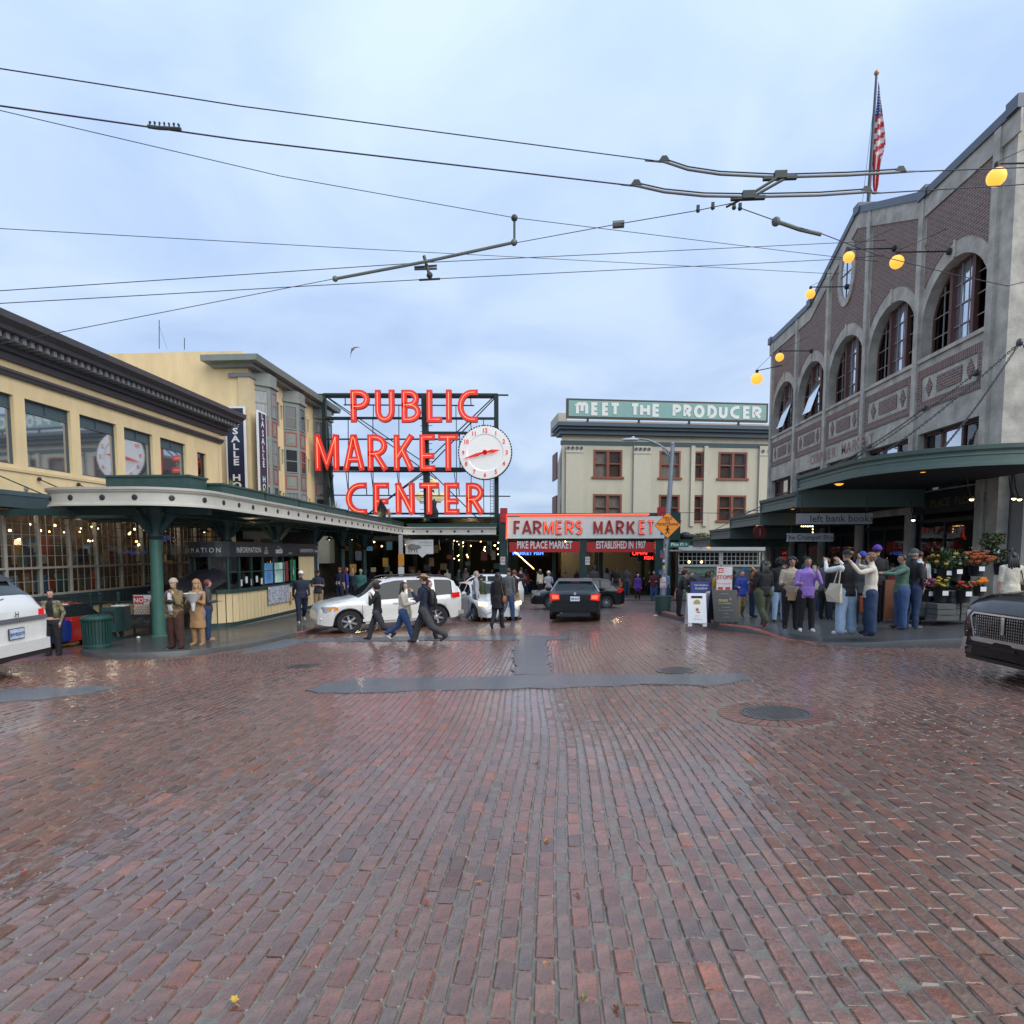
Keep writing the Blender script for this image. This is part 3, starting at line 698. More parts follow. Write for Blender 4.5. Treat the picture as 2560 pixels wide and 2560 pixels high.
def hwin(org, ux, a0, a1, z0, z1, parent, fm=gg, pmx=None, d=.02):
    f = MB(); t_ = .07
    obox(f, org, ux, Z1, a0, a0+t_, z0, z1, 0, d+.03); obox(f, org, ux, Z1, a1-t_, a1, z0, z1, 0, d+.03)
    obox(f, org, ux, Z1, a0+t_, a1-t_, z0, z0+t_, 0, d+.035); obox(f, org, ux, Z1, a0+t_, a1-t_, z1-t_, z1, 0, d+.035); zm = (z0+z1)/2
    obox(f, org, ux, Z1, a0+t_, a1-t_, zm-.03, zm+.03, 0, d+.02)
    wo = f.build('window', fm, parent)
    for q0, q1 in ((z0+t_, zm-.03), (zm+.03, z1-t_)):
        p = MB(); obox(p, org, ux, Z1, a0+t_, a1-t_, q0, q1, 0, d*.5); p.build('pane', pmx or dk, wo)
    return wo
for a, b in sing:
    for c, d in fl[:3]:
        hwin(Vector((XH-.12, 0, 0)), Y1, a, b, W(c), W(d), HT); hwin(Vector((XH-.12, 0, 0)), Y1, a+.95, a+1.25, W(c+.5), W(d-.1), HT)
redp = mat('bay_red_trim', (.28,.08,.06), .6, var=.1)
for bi, (y0, y1) in enumerate([(36.1, 38.5), (40.2, 42.8), (45.3, 47.9)]):
    P = [(XH-.05, y0), (XH+.75, y0+.75), (XH+.75, y1-.75), (XH-.05, y1)]
    m = MB(); m.prism([(p[0], p[1]) for p in P], W(-1), W(10.4), 'z')
    for zz in (9.75, 6.98-.0, 4.2): pass
    m.prism([(XH-.05,y0-.12),(XH+.87,y0+.7),(XH+.87,y1-.7),(XH-.05,y1+.12)], W(9.62), W(9.8), 'z')
    b = m.build('bay_window', gg, HT)
    for (p, q) in zip(P[:2], P[1:3]):
        org = Vector((p[0], p[1], 0)); ux = Vector((q[0]-p[0], q[1]-p[1], 0)); L = ux.length; ux.normalize()
        for c, d in fl[:3]:
            hwin(org, ux, .12, L-.12, W(c), W(d), b, pmx=(mat('curtained_window', (.20,.21,.21), .15, var=.5, vs=3, stretch=(6,6,.4)) if (bi+int(c)) % 2 else dk))
            f = MB(); z0, z1 = W(d+.18), W(d+1.12)
            if d < 9: 
                obox(f, org, ux, Z1, .14, .22, z0, z1, 0, .03); obox(f, org, ux, Z1, L-.22, L-.14, z0, z1, 0, .03); obox(f, org, ux, Z1, .22, L-.22, z0, z0+.08, 0, .028); obox(f, org, ux, Z1, .22, L-.22, z1-.08, z1, 0, .028)
                obox(f, org, ux, Z1, .34, L-.34, z0+.2, z1-.2, 0, .02, 1)
                f.build('panel', [redp, gg], b)
navy = mat('sign_navy', (.012,.018,.045), .4, var=.1)
whp = mat('sign_white_paint', (.75,.75,.73), .5, var=.05)
VS = thing('hotel_sign', 'vertical navy hotel sign with white letters wrapping the hotel corner', 'sign', (XH-.5, YH-.3, W(0)))
m = MB(); m.box(XH-1.27, XH-.10, YH-.32, YH-.22, W(1.0), W(8.2)); m.build('near_panel', whp, VS)
m = MB(); m.box(XH-1.17, XH-.20, YH-.34, YH-.322, W(1.1), W(8.1)); m.build('panel_face', navy, VS)
m = MB(); m.box(XH+.55, XH+.65, YH-.30, YH+.75, W(1.0), W(8.0)); m.build('side_panel', whp, VS)
m = MB(); m.box(XH+.652, XH+.67, YH-.20, YH+.65, W(1.1), W(7.9)); m.build('panel_face', navy, VS)
for i, ch in enumerate(['L','A','S','A','L','L','E','','H','O','T','E','L']):
    z = W(7.62)-i*.44-(.10 if i > 1 else 0)
    if ch:
        text(ch, .50, (XH-.685, YH-.343, z), X1, Z1, whp, VS, sx=1.4, bold=.03, depth=.003); text(ch, .50, (XH+.675, YH+.22, z-.05), Y1, Z1, whp, VS, sx=1.0, bold=.02, depth=.003)
HT.location.y -= .35; VS.location.y -= .35
for u, v0, v1, n in ((398, 800, 872, 'tall thin roof antenna with a side wire above the hotel'), (461, 845, 874, 'short roof antenna above the hotel')):
    p0, p1 = atY(u, v1, 37.0), atY(u, v0, 37.0); m = MB(); m.tube([p0, p1], .022, 5); 
    if v0 < 820: m.tube([p0.lerp(p1, .8), p0+Vector((.5, 0, 0))], .008, 4)
    o = m.build('roof_antenna', steel); tag(o, n, 'antenna')

# ================================================================ LEFT ARCADE CANOPY
CN = thing('arcade_canopy', 'curved cream fascia canopy on dark green posts over the left pavement', 'canopy', (-12, 25, 0))
path = [(-15.3, 21.8)]+[(-13.6+1.5*math.cos(R(a))-.0, 19.0+1.5*math.sin(R(a))) for a in range(180, 271, 10)]+[(-11.9+1.6*math.cos(R(a)), 19.1+1.6*math.sin(R(a))) for a in range(270, 361, 9)]
path += [(-10.3, 19.1+i*1.9) for i in range(1, 13)]
path += [(-9.3-1.0*math.cos(R(a)), 42.2+.9*math.sin(R(a))) for a in range(10, 91, 16)]+[(-8, 43.1), (-6, 43.1), (-3.95, 43.1)]
def hb(y): return 1.25-.0085*(max(0, y-19))
prof = [(0,0),(.05,0),(.05,.055),(.02,.07),(.02,.09),(-.01,.10),(-.01,.36),(.02,.38),(.05,.41),(.05,.43),(.09,.45),(.10,.52),(0,.52)]
def sweep(m, path, prof, zf, mi=0):
    n = len(path); N_ = []
    for i in range(n):
        a = Vector(path[max(0, i-1)]); b = Vector(path[min(n-1, i+1)]); d = (b-a).normalized(); N_.append(Vector((d.y, -d.x)))
    k = len(prof); vs = []
    for i, p in enumerate(path):
        for o_, z in prof: vs.append((p[0]+N_[i].x*o_, p[1]+N_[i].y*o_, zf(p)+z))
    fs = [(i*k+j, (i+1)*k+j, (i+1)*k+j+1, i*k+j+1) for i in range(n-1) for j in range(k-1)]
    m.add(vs, fs, mi)
m = MB(); sweep(m, path, prof, lambda p: W(hb(p[1]))); m.build('fascia', offw, CN, smooth=True, angle=30)
m = MB(); n = len(path)
inner = [(-15.3, max(p[1], 21.8)) if p[1] < 42 else (p[0], 47.0) for p in path]
for zz in (.06, .5):
    o_ = len(m.v); m.v += [(p[0], p[1], W(hb(p[1]))+zz) for p in path]+[(q[0], q[1], W(hb(q[1]))+zz) for q in inner]
    for i in range(n-1): m.f.append((o_+i, o_+i+1, o_+n+i+1, o_+n+i)); m.m.append(0)
m.box(-18, -10.4, 22, 43, W(1.14), W(1.5)); m.build('roof', dgreen, CN, fix=False)
med = MB(); med.lathe([(.08,0),(.08,.015),(.05,.03),(0.001,.03)], n=16, axis='x'); mdm = med.mesh('medallion', steel)
L = [0]
for a, b in zip(path, path[1:]): L.append(L[-1]+math.dist(a, b))
s = 1.3
while s < L[-1]-.2:
    k = max(j for j in range(len(L)) if L[j] <= s); t_ = (s-L[k])/(L[k+1]-L[k]); a, b = Vector(path[k]), Vector(path[k+1]); p = a.lerp(b, t_); d = (b-a).normalized()
    o = bpy.data.objects.new('medallion', mdm); COL.objects.link(o); o.parent = CN; nn = Vector((d.y, -d.x)); q = Vector((p.x+nn.x*-.008, p.y+nn.y*-.008, W(hb(p.y))+.23)); o.location = q-WL(CN); o.rotation_euler = (0, 0, math.atan2(nn.y, nn.x)); s += .95
post = []
for i, y in enumerate((19.3, 23.5, 27.8, 32.1, 36.4, 40.6)):
    x = -12.4; gz = G(x, y)+.12; zt = W(hb(y))+.06
    m = MB(); m.lathe([(.24,gz),(.24,gz+.06),(.19,gz+.09),(.185,gz+.6),(.17,zt-1.15),(.17,zt-.95)] if i == 0 else [(.2,gz),(.2,gz+.1),(.165,gz+.12),(.16,zt-1.1)], (x, y, 0), 16)
    m.lathe([(.2,zt-.98),(.24,zt-.93),(.2,zt-.88),(.2,zt-.7),(.30,zt-.45),(.42,zt-.2),(.44,zt-.05),(.44,zt)], (x, y, 0), 12, mi=1)
    for sx, sy in ((1,0),(-1,0),(0,1),(0,-1)): m.bar((x+sx*.18, y+sy*.18, zt-.75), (x+sx*.75, y+sy*.75, zt-.08), .09, .16, mi=1)
    if i > 2:
        m.tube([(x+.18*math.cos(t*.5), y+.18*math.sin(t*.5), gz+.3+t*.055) for t in range(0, 36)], .03, 5, mi=1)
    m.build('post', [mgreen if i == 0 else dgreen, dgreen], CN, smooth=True, angle=35)
# beams, hanging enamel lamps, sprinkler pipe
m = MB()
for y in (19.3, 23.5, 27.8, 32.1, 36.4, 40.6): m.box(-17.8, -10.6, y-.09, y+.09, W(hb(y))-.16, W(hb(y))+.05)
m.tube([(-11.6, 18.5, W(1.08)), (-11.6, 42, W(.9))], .03, 6); m.build('beams', dgreen, CN)
CN.location.y -= .7
def pend(x, y, z, label, drop=.35):
    o = thing('pendant_lamp', label, 'lamp', (x, y, z), group='enamel pendant lamps under the arcade')
    m = MB(); m.tube([(0,0,.1),(0,0,.1+drop)], .012, 5); m.lathe([(.03,.12),(.05,.06),(.06,.02),(.2,-.09),(.21,-.1)], n=16); m.build('shade', mat('lamp_enamel', (.06,.05,.045), .35), o, world=False)
    m = MB(); m.ball((0,0,-.06), .05, 8, 6); m.build('bulb', bulbm, o, world=False)
pend(-12.2, 21.0, W(.72), 'pendant lamp just right of the first green post')
for i, (u, y) in enumerate([(823, 33), (880, 38), (748, 30.5), (1116, 47), (1150, 50)]): 
    p = atY(u, 1345, y); pend(p.x, y, p.z, ['pendant lamp between the second and third far posts','small pendant lamp above the crowd at the arcade bend','pendant lamp above the right end of the booth','pendant lamp deep in the market hall near its left pillar','far pendant lamp inside the market hall'][i])
# planter boxes with spiky plants along the canopy roof
def planter(x0, x1, y0, y1, z, label, h=.42):
    o = thing('planter_box', label, 'planter', ((x0+x1)/2, (y0+y1)/2, z), group='green planter boxes on the canopy roof')
    m = MB(); m.box(x0, x1, y0, y1, z, z+h); m.box(x0-.04, x1+.04, y0-.04, y1+.04, z+h, z+h+.06); m.build('box', dgreen2, o)
dgreen2 = mat('planter_green', (.035,.075,.065), .55, var=.2)
planter(-14.0, -11.3, 18.7, 19.7, W(1.77), 'first green planter box above the rounded canopy end', .5)
ys = [19.8+i*3.1 for i in range(8)]
for i, y in enumerate(ys): planter(-11.6, -10.85, y, y+3.0, W(hb(y)+.5), ['second','third','fourth','fifth','sixth','seventh','eighth','last'][i]+' green planter box along the receding canopy edge', .38)
grs = mat('spiky_leaf', (.30,.33,.12), .6, var=.35, vs=9)
def spiky(x, y, z, s, label, seed):
    r = random.Random(seed); m = MB()
    for i in range(46):
        a = r.uniform(0, 6.28); t_ = r.uniform(.15, .95); l = s*r.uniform(.6, 1.1); d = Vector((math.cos(a)*t_, math.sin(a)*t_, 1-.4*t_)).normalized(); sd_ = Vector((-math.sin(a), math.cos(a), 0))*.012
        p0 = Vector((x, y, z)); p1 = p0+d*l*.6; p2 = p0+d*l+Vector((0, 0, -.15*l*t_)); m.add([p0-sd_, p0+sd_, p1+sd_*.8, p1-sd_*.8, p2], [(0,1,2,3),(3,2,4)])
    o = m.build('spiky_plant', grs, fix=False); tag(o, label, 'plant', 'spiky plants in the canopy planters')
for i, (u, v, y, s, l) in enumerate([(392,1206,20,.42,'spiky pale plant at the left of the first planter'),(580,1218,22,.4,'spiky plant beside the hotel sign foot'),(660,1236,25,.42,'spiky plant below the first bay window'),(838,1276,34,.7,'large spiky plant left of the lower sign letters'),(890,1286,38,.5,'spiky plant just under the letter C'),(950,1294,41,.75,'spiky plant behind the cut-out figure'),(975,1296,41.5,.7,'spiky plant right of the cut-out figure'),(1062,1304,43.6,.4,'small spiky plant under the middle post of the sign')]):
    p = atY(u, v, y); spiky(p.x, p.y, p.z-.05, s, l, i)
planter(-10.4, -4.0, 43.6, 44.4, W(1.35), 'long green planter box below the red sign', .45)
# ================================================================ INFORMATION BOOTH
BX = -11.9; BY0 = 21.2; BYE = 30.7
BT = thing('information_booth', 'cream and dark green information booth with curved front under the arcade', 'booth', (-13.2, 26, G(-13, 26)))
blk = mat('booth_black', (.022,.028,.034), .45, var=.15)
wl = mat('sign_lettering_white', (.7,.7,.68), .5, var=0)
bpath = [(-13.6, 24.4)]+[(-12.75+.85*math.cos(R(a)), 23.2+.85*math.sin(R(a))) for a in range(180, 361, 15)]+[(BX, 23.3+i*.925) for i in range(0, 9)]
def bz(p): return G(p[0], p[1])+.13
def band(name, mt, z0, z1, off, dep=.06, parent=BT, sl=slice(None)):
    m = MB(); sweep(m, bpath[sl], [(off-dep, z0), (off, z0), (off, z1), (off-dep, z1)], bz); return m.build(name, mt, parent)
concm = mat('booth_base_concrete', (.22,.21,.19), .8, var=.15)
def bz(p): return G(p[0], min(p[1], 40))*.55+.13*.55+(-1.25)*.45
band('concrete_base', concm, -.45, .03, .06, .3)
band('base_rail', dgreen, .03, .17, .04)
band('counter_rail', dgreen, 1.28, 1.42, .09, .14)
band('lower_back', steel, .17, 1.28, -.03)
band('top_band', blk, 2.62, 3.12, .12, .2)
band('roof_edge', blk, 3.12, 3.18, .15, 1.4)
# cream boards of the apron, one by one
L = [0]
for a, b in zip(bpath, bpath[1:]): L.append(L[-1]+math.dist(a, b))
def on(s):
    s = max(0, min(L[-1]-1e-4, s)); k = max(j for j in range(len(L)) if L[j] <= s); t_ = (s-L[k])/(L[k+1]-L[k]); a, b = Vector(bpath[k]), Vector(bpath[k+1]); d = (b-a).normalized(); return a.lerp(b, t_), d
boardm = mat('booth_cream_board', (.66,.53,.30), .6, var=.08, stretch=(4,4,.6))
s = .6; wds = [.30,.26,.34,.30]
i = 0
while s < L[-1]-.05:
    w_ = min(wds[i % 4], L[-1]-s); p, d = on(s); q, _ = on(s+w_-.035); z = bz(p)
    d = (q-p).normalized(); org = Vector((p.x, p.y, z)); l = (q-p).length
    if l > .05:
        m = MB(); obox(m, org, Vector((d.x, d.y, 0)), Z1, 0, l, .18, 1.27, -.02, .02); m.build('board', boardm, BT)
        if s > L[-1]-2.0: m = MB(); obox(m, org, Vector((d.x, d.y, 0)), Z1, 0, l, 1.43, 2.6, -.02, .02); m.build('board', boardm, BT)
    s += w_; i += 1
# posts and glazing
s = .3; k = 0
while s < L[-1]-2.0:
    p, d = on(s); z = bz(p); m = MB(); dd = Vector((d.x, d.y, 0)); obox(m, Vector((p.x, p.y, z)), dd, Z1, -.035, .035, 1.42, 2.62, -.06, .03); m.build('window_post', dgreen, BT)
    w_ = .62 if s < 3.5 else .95
    q, _ = on(min(s+w_, L[-1]-2.0)); d = (q-p).normalized(); l = (q-p).length; dd = Vector((d.x, d.y, 0)); org = Vector((p.x, p.y, z))
    if l > .1:
        m = MB(); obox(m, org, dd, Z1, .035, l-.035, 1.42, 2.62, -.03, -.02); m.build('pane', g_shop, BT)
        m = MB(); obox(m, org, dd, Z1, .03, l-.03, 2.02, 2.05, -.04, .01); m.build('glazing_bar', dgreen, BT)
    s += w_; k += 1
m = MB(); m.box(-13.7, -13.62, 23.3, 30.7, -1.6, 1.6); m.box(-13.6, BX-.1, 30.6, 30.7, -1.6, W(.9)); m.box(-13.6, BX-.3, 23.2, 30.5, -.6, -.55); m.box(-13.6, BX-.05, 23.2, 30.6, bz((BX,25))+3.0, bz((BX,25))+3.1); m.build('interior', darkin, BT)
def posteron(s, w_, z0, z1, mt, name='poster', off=.0):
    p, d = on(s); q, _ = on(s+w_); d = (q-p).normalized(); m = MB(); obox(m, Vector((p.x, p.y, bz(p))), Vector((d.x, d.y, 0)), Z1, 0, w_, z0, z1, off-.006, off+.004); return m.build(name, mt, BT)
mapm = mat('city_map_print', (.42,.62,.55), .35, var=.55, vs=2.2); mapb = mat('blue_map_print', (.12,.3,.6), .35, var=.5, vs=2.0)
brom = mat('brochures', (.35,.36,.42), .6, var=1.2, vs=14)
p0 = L[-1]
posteron(p0-5.3, .75, 1.5, 2.35, mapb, 'map_poster'); posteron(p0-4.35, .95, 1.5, 2.35, mapm, 'map_poster'); posteron(p0-3.3, .3, 1.5, 2.4, mat('red_panel', (.25,.03,.03), .4, var=.4, vs=5), 'notice'); posteron(p0-2.75, .55, 1.5, 2.45, mat('info_green', (.03,.22,.10), .4, var=.1), 'info_panel')
posteron(p0-5.2, 2.1, .62, 1.36, brom, 'brochure_rack', .09)
posteron(p0-3.05, .16, .45, 1.0, mat('orange_box', (.4,.18,.05), .6), 'leaflet_box', .07)
for i in range(5): posteron(p0-7.3+i*.42, .16, 1.5+.1*(i % 2), 1.75+.1*(i % 2), paper, 'notice')
def tx(body, s, z, size, sx=1, **k):
    p, d = on(s); dd = Vector((d.x, d.y, 0)); nr = dd.cross(Z1); org = Vector((p.x, p.y, bz(p)+z))+nr*.125; return text(body, size, org, dd, Z1, wl, BT, sx=sx, **k)
q_ = 1.35
for ch in 'INFORMATION': a_ = {'I':.09,'N':.19,'F':.15,'O':.2,'R':.165,'M':.22,'A':.17,'T':.15}[ch]; tx(ch, q_+a_/2, 2.78, .25, .9); q_ += a_
tx('VISIT', 1.9, 3.0, .09, .9)
tx('INFORMATION', 4.6, 2.78, .30, .95); tx('PIKE\nPLACE\nMARKET', 6.0, 2.93, .10); tx('seattle', 7.2, 2.76, .34, .75, bold=.02); tx('INFORMATION', 10.2, 2.78, .24, .95); tx('bank', 12.2, 2.78, .2)
tx('visit', 7.15, 3.0, .10); tx('MARKET', 8.35, 2.72, .09)
text('i', .55, (BX+.011, 0, 0), Y1, Z1, wl, BT) if False else None
p, d = on(p0-2.47); text('i', .5, Vector((p.x+.008, p.y, bz(p)+1.78)), Y1, Z1, wl, BT, bold=.02)
# small rail on the roof of the booth
m = MB()
for a in range(0, 5): m.tube([(-13.4+a*.35, 22.6, bz((-13,22))+3.15), (-13.4+a*.35, 22.6, bz((-13,22))+3.7)], .02, 5)
m.tube([(-13.4, 22.6, bz((-13,22))+3.7), (-12.0, 22.6, bz((-13,22))+3.7)], .02, 5); m.tube([(-13.4, 22.6, bz((-13,22))+3.35), (-12.0, 22.6, bz((-13,22))+3.35)], .02, 5); m.build('roof_rail', steel, BT)

BT.location.y -= .6
# ================================================================ PUBLIC MARKET SIGN
SY = 44.6
def s2(u, v, y=SY): p = atY(u, v, y); return p
SG = thing('rooftop_sign', 'huge red neon PUBLIC MARKET CENTER letters on a dark steel frame with a clock', 'sign', (-7, SY, W(1.8)))
frm = mat('sign_frame_steel', (.012,.022,.02), .5, var=.2)
def Z3(a, b): return (540+a/2.542, 860+b/2.542)
def bar(m, a, b, r, y=SY): m.bar(s2(*Z3(*a), y), s2(*Z3(*b), y), r, r, upv=(0,1,0))
m = MB()
bar(m, (628,321), (1858,325), .10); bar(m, (685,328), (1790,330), .30, SY+.35); bar(m, (690,470), (1792,474), .16); bar(m, (812,387), (1640,391), .08); bar(m, (690,605), (1545,605), .10)
bar(m, (690,790), (1590,800), .30); bar(m, (690,812), (1560,812), .08); bar(m, (1340,565), (1600,566), .18); bar(m, (660,960), (1870,968), .08); bar(m, (850,1078), (1790,1078), .14); m.build('horizontal_beam', frm, SG)
for q in (((686,318),(702,1075),.28,.05),((700,470),(748,1060),.2,.55),((1325,320),(1345,1125),.42,.05),((1781,320),(1783,1150),.30,.05)):
    m = MB(); bar(m, q[0], q[1], q[2], SY+q[3]); m.build('mast', frm, SG)
m = MB()
for a, b in (((700,335),(1400,860)), ((720,345),(1390,800)), ((1780,335),(1370,760)), ((1760,340),(1350,735)), ((1340,810),(940,1100)), ((1315,815),(960,1085)), ((1365,815),(1690,1135)), ((700,480),(860,480)), ((700,830),(745,1040)), ((745,830),(700,1040)), ((700,700),(735,850))): bar(m, a, b, .07, SY+.15)
for u in (840, 997, 1162, 1527, 1620, 1700): bar(m, (u,480), (u+2,1075), .05, SY+.2)
for u in (825, 985, 1150, 1513): bar(m, (u,810), (u+18,960), .05, SY+.4)
for u in (1000, 1162, 1525): bar(m, (u,390), (u,480), .05, SY+.2)
for u, v0, v1 in ((820,335,390),(955,880,960),(1095,885,960),(1415,885,960),(1543,885,960),(1618,335,390),(1548,565,800)): bar(m, (u,v0), (u+3,v1), .06, SY+.1)
for i in range(17): bar(m, (1297,519+i*38), (1375,519+i*38), .035, SY+.02)
m.build('bracing', frm, SG)
m = MB(); bar(m, (1742,860), (1745,1130), .03); bar(m, (1762,860), (1765,1130), .03)
for i in range(15): bar(m, (1743,870+i*18), (1763,870+i*18), .025)
m.build('ladder', frm, SG)
neon = mat('neon_tube', (1,.25,.12), .5, var=0, emit=1.15, ecol=(1,.33,.16))
redl = mat('letter_red', (.68,.035,.025), .45, var=.10, vs=3, emit=.13, ecol=(1,.04,.02))
rede = mat('letter_edge_red', (.40,.03,.03), .5, var=.1)
def biglet(ch, a0, a1, b0, b1, swz=33):
    p0 = s2(*Z3(a0, b1), SY-.5); p1 = s2(*Z3(a1, b0), SY-.5); hgt = p1.z-p0.z; wd = p1.x-p0.x; sw = swz/2.542/1550*(SY-.5)
    H = hgt-sw; Wd = wd-sw; org = Vector((p0.x+sw/2, SY-.5, p0.z+sw/2)); m = MB()
    bar_ = .42 if ch == 'E' else .5
    if ch == 'I': Wd = 0
    for k, st in enumerate(strokes(ch, Wd/H, .40)):
        pts = [(p[0]*H, p[1]*H) for p in st]
        ext = []
        pts2 = list(pts)
        if ch not in 'O':   # square ends: run the stroke half its width further
            for e, f_ in ((0, 1), (-1, -2)):
                a, b = Vector(pts[e]), Vector(pts[f_]); d = (a-b).normalized(); q = a+d*sw/2
                if -1e-3-sw/2 <= q.x <= Wd+sw/2+1e-3 and -sw/2-1e-3 <= q.y <= H+sw/2+1e-3: pts2[e] = (q.x, q.y)
        ribbon(m, pts2, sw+.05, .04, .16, org, X1, Z1, 1); ribbon(m, pts2, sw, -.06-.003*k, .05, org, X1, Z1, 0)
    o = m.build('letter', [redl, rede], SG)
    t_ = MB()
    for st in strokes(ch, Wd/H, .40): t_.tube([org+X1*(p[0]*H)+Z1*(p[1]*H)+Vector((0, -.095, 0)) for p in st], .016, 5)
    t_.build('neon_tube', neon, o)
for ch, a0, a1 in zip('PUBLIC', (858,1013,1180,1340,1463,1537), (972,1130,1298,1435,1495,1663)): biglet(ch, a0, a1, 290, 498)
for ch, a0, a1 in zip('MARKET', (632,812,965,1132,1295,1413), (775,937,1083,1250,1390,1537)): biglet(ch, a0, a1, 575, 806)
for ch, a0, a1 in zip('CENTER', (827,1003,1143,1293,1452,1590), (955,1097,1258,1415,1545,1698)): biglet(ch, a0, a1, 882, 1083)
# clock
cc = s2(*Z3(1710, 690), SY-.9); cr_ = 1.86
clw = mat('clock_face', (.74,.73,.70), .45, var=.04, emit=.12, ecol=(1,.97,.9)); clk = thing('market_clock', 'round white clock with red numerals beside the word MARKET', 'clock', tuple(cc))
m = MB(); m.lathe([(cr_*.985,.35),(cr_*.985,0),(cr_*.97,-.03),(cr_*.70,-.03),(cr_*.67,-.0),(cr_*.66,.02),(.001,.02)], n=64, axis='y'); m.build('face', clw, clk, world=False, smooth=True, angle=25)
m = MB(); m.lathe([(cr_,.40),(cr_*1.0,.06)], n=64, axis='y'); m.build('drum', steel, clk, world=False)
mm = MB(); mm.box(-.055, .055, -.03, .03, -.045, .045); tme = mm.mesh('minute_mark', steel)
for i in range(60):
    a = 2*math.pi*i/60; o = bpy.data.objects.new('minute_mark', tme); COL.objects.link(o); o.parent = clk; o.location = (math.sin(a)*cr_*1.005, 0, math.cos(a)*cr_*1.005); o.rotation_euler = (0, a, 0)
for i in range(1, 13):
    a = 2*math.pi*i/12; o = text(str(i), .42, (math.sin(a)*cr_*.82, -.045, math.cos(a)*cr_*.82-.15), X1, Z1, redl, clk, 'numeral', bold=.025, depth=.03, sx=.9, world=False)
for nm, ang, ln, wd in (('minute_hand', -106, 1.62, .10), ('hour_hand', 82, 1.12, .12)):
    m = MB(); a = R(ang); d = Vector((math.sin(a), 0, math.cos(a))); n_ = Vector((math.cos(a), 0, -math.sin(a)))
    P = [d*-.5+n_*.03, d*-.5-n_*.03, d*.15-n_*.05, d*ln*.45-n_*wd, d*ln, d*ln*.45+n_*wd, d*.15+n_*.05]
    m.prism([(p.x, p.z) for p in P], -.16, -.12, 'y'); m.lathe([(.17,-.18),(.17,-.10)], n=16, axis='y'); m.ball(d*.55+Vector((0,-.14,0)), (.13,.04,.13), 10, 6)
    m.build(nm, redl, clk, world=False)
# cluster street lamp behind the sign, cut-out figure on the roof, gull
LP = thing('globe_lamp_post', 'old street lamp with cream globes seen behind the lower sign letters', 'street lamp', tuple(s2(1082, 1305, 47)))
iron = mat('black_iron', (.012,.014,.014), .45, var=.1); gcream = mat('cream_globe', (.72,.60,.33), .35, var=.05, emit=.25, ecol=(1,.85,.5))
b0 = s2(1082, 1310, 47); m = MB(); m.lathe([(.55,-2.0),(.5,0),(.42,.5),(.45,.9),(.28,1.3),(.30,1.55),(.2,1.75),(.16,2.1),(.12,2.7)], b0, 14); m.build('column', iron, LP, smooth=True, angle=40)
for dx, dy, dz in ((-.95,-.2,2.05),(0,-.75,2.05),(.6,.1,2.05),(.15,.7,2.0)):
    c = b0+Vector((dx,dy,dz)); m = MB(); m.tube([b0+Vector((0,0,1.7)), c+Vector((0,0,-.4)), c+Vector((0,0,-.25))], .05, 6); m.build('arm', iron, LP); m = MB(); m.ball(c, .34, 18, 12); m.build('globe', gcream, LP, smooth=True)
m = MB(); m.ball(b0+Vector((.05,0,3.0)), .46, 18, 12); m.build('globe', gcream, LP, smooth=True)
def cut(px, label, y, cat, name, mt):
    P = [s2(*Z3(a, b), y) for a, b in px]; m = MB(); m.prism([(p.x, p.z) for p in P], y, y+.12, 'y'); o = m.build(name, mt, None); tag(o, label, cat); return o
cut([(1033,1112),(1035,1085),(1022,1060),(1030,1030),(1038,1015),(1036,998),(1044,990),(1054,993),(1058,1008),(1068,1020),(1082,1045),(1090,1070),(1086,1078),(1076,1060),(1078,1112)], 'black cut-out figure standing among roof plants under the letter E', 43.2, 'figure', 'roof_figure', iron)
GL = thing('seagull', 'seagull gliding in the sky above the red sign', 'bird', tuple(s2(882, 872, 30)))
gw = mat('gull_white', (.6,.6,.6), .7, var=.1); gy = mat('gull_grey', (.25,.26,.28), .7, var=.1)
m = MB(); m.ball((0,0,0), (.07,.22,.07), 12, 8, rot=Matrix.Rotation(R(35), 3, 'Z')); m.ball((.13,-.17,.03), .045, 8, 6); m.tube([(.15,-.21,.02),(.18,-.26,.01)], .01, 5); m.build('body', gw, GL, world=False, smooth=True)
for sgn, pts in ((1, [(0,0,.02),(.18,.05,.09),(.36,-.02,.04)]), (-1, [(0,0,.02),(-.1,.02,-.18),(-.14,.06,-.40)])):
    m = MB(); c = [.08,.06,.012]; V_ = [];
    for (x, y, z), w_ in zip(pts, c): V_ += [(x, y-w_, z), (x, y+w_, z), (x, y, z+.012)]
    m.add(V_, [(0,3,5,2),(1,2,5,4),(0,1,4,3),(3,6,8,5),(4,5,8,7),(3,4,7,6),(6,7,8)]); m.build('wing', gy, GL, world=False)

# ================================================================ MARKET HALL
MH_ = thing('market_hall', 'dark green market hall with a cream FARMERS MARKET board over open entrances', 'building', (1, 46, -1.6))
MY = 44.0
def mp(u, v, y=MY): return atY(u, v, y)
xl, xr = mp(1247,1380).x, mp(1700,1380).x; x2 = mp(1268,0).x
zt = mp(1400,1283).z
m = MB(); m.box(xl, xr, MY, MY+.5, mp(0,1352).z, zt); m.box(-20, xr, MY+.5, 62, zt-.3, zt-.2); m.build('parapet', dgreen, MH_)
for a, b in ((1247,1268),(1460,1480),(1661,1700)):
    m = MB(); m.box(mp(a,0).x, mp(b,0).x, MY-.1, MY+.5, -1.9, mp(0,1352).z); m.build('pillar', dgreen, MH_)
m = MB(); m.box(mp(1268,0).x, mp(1690,0).x, MY-.22, MY-.02, mp(0,1348).z, mp(0,1297).z); bo = m.build('sign_board', mat('sign_cream', (.80,.80,.72), .5, var=.06), MH_)
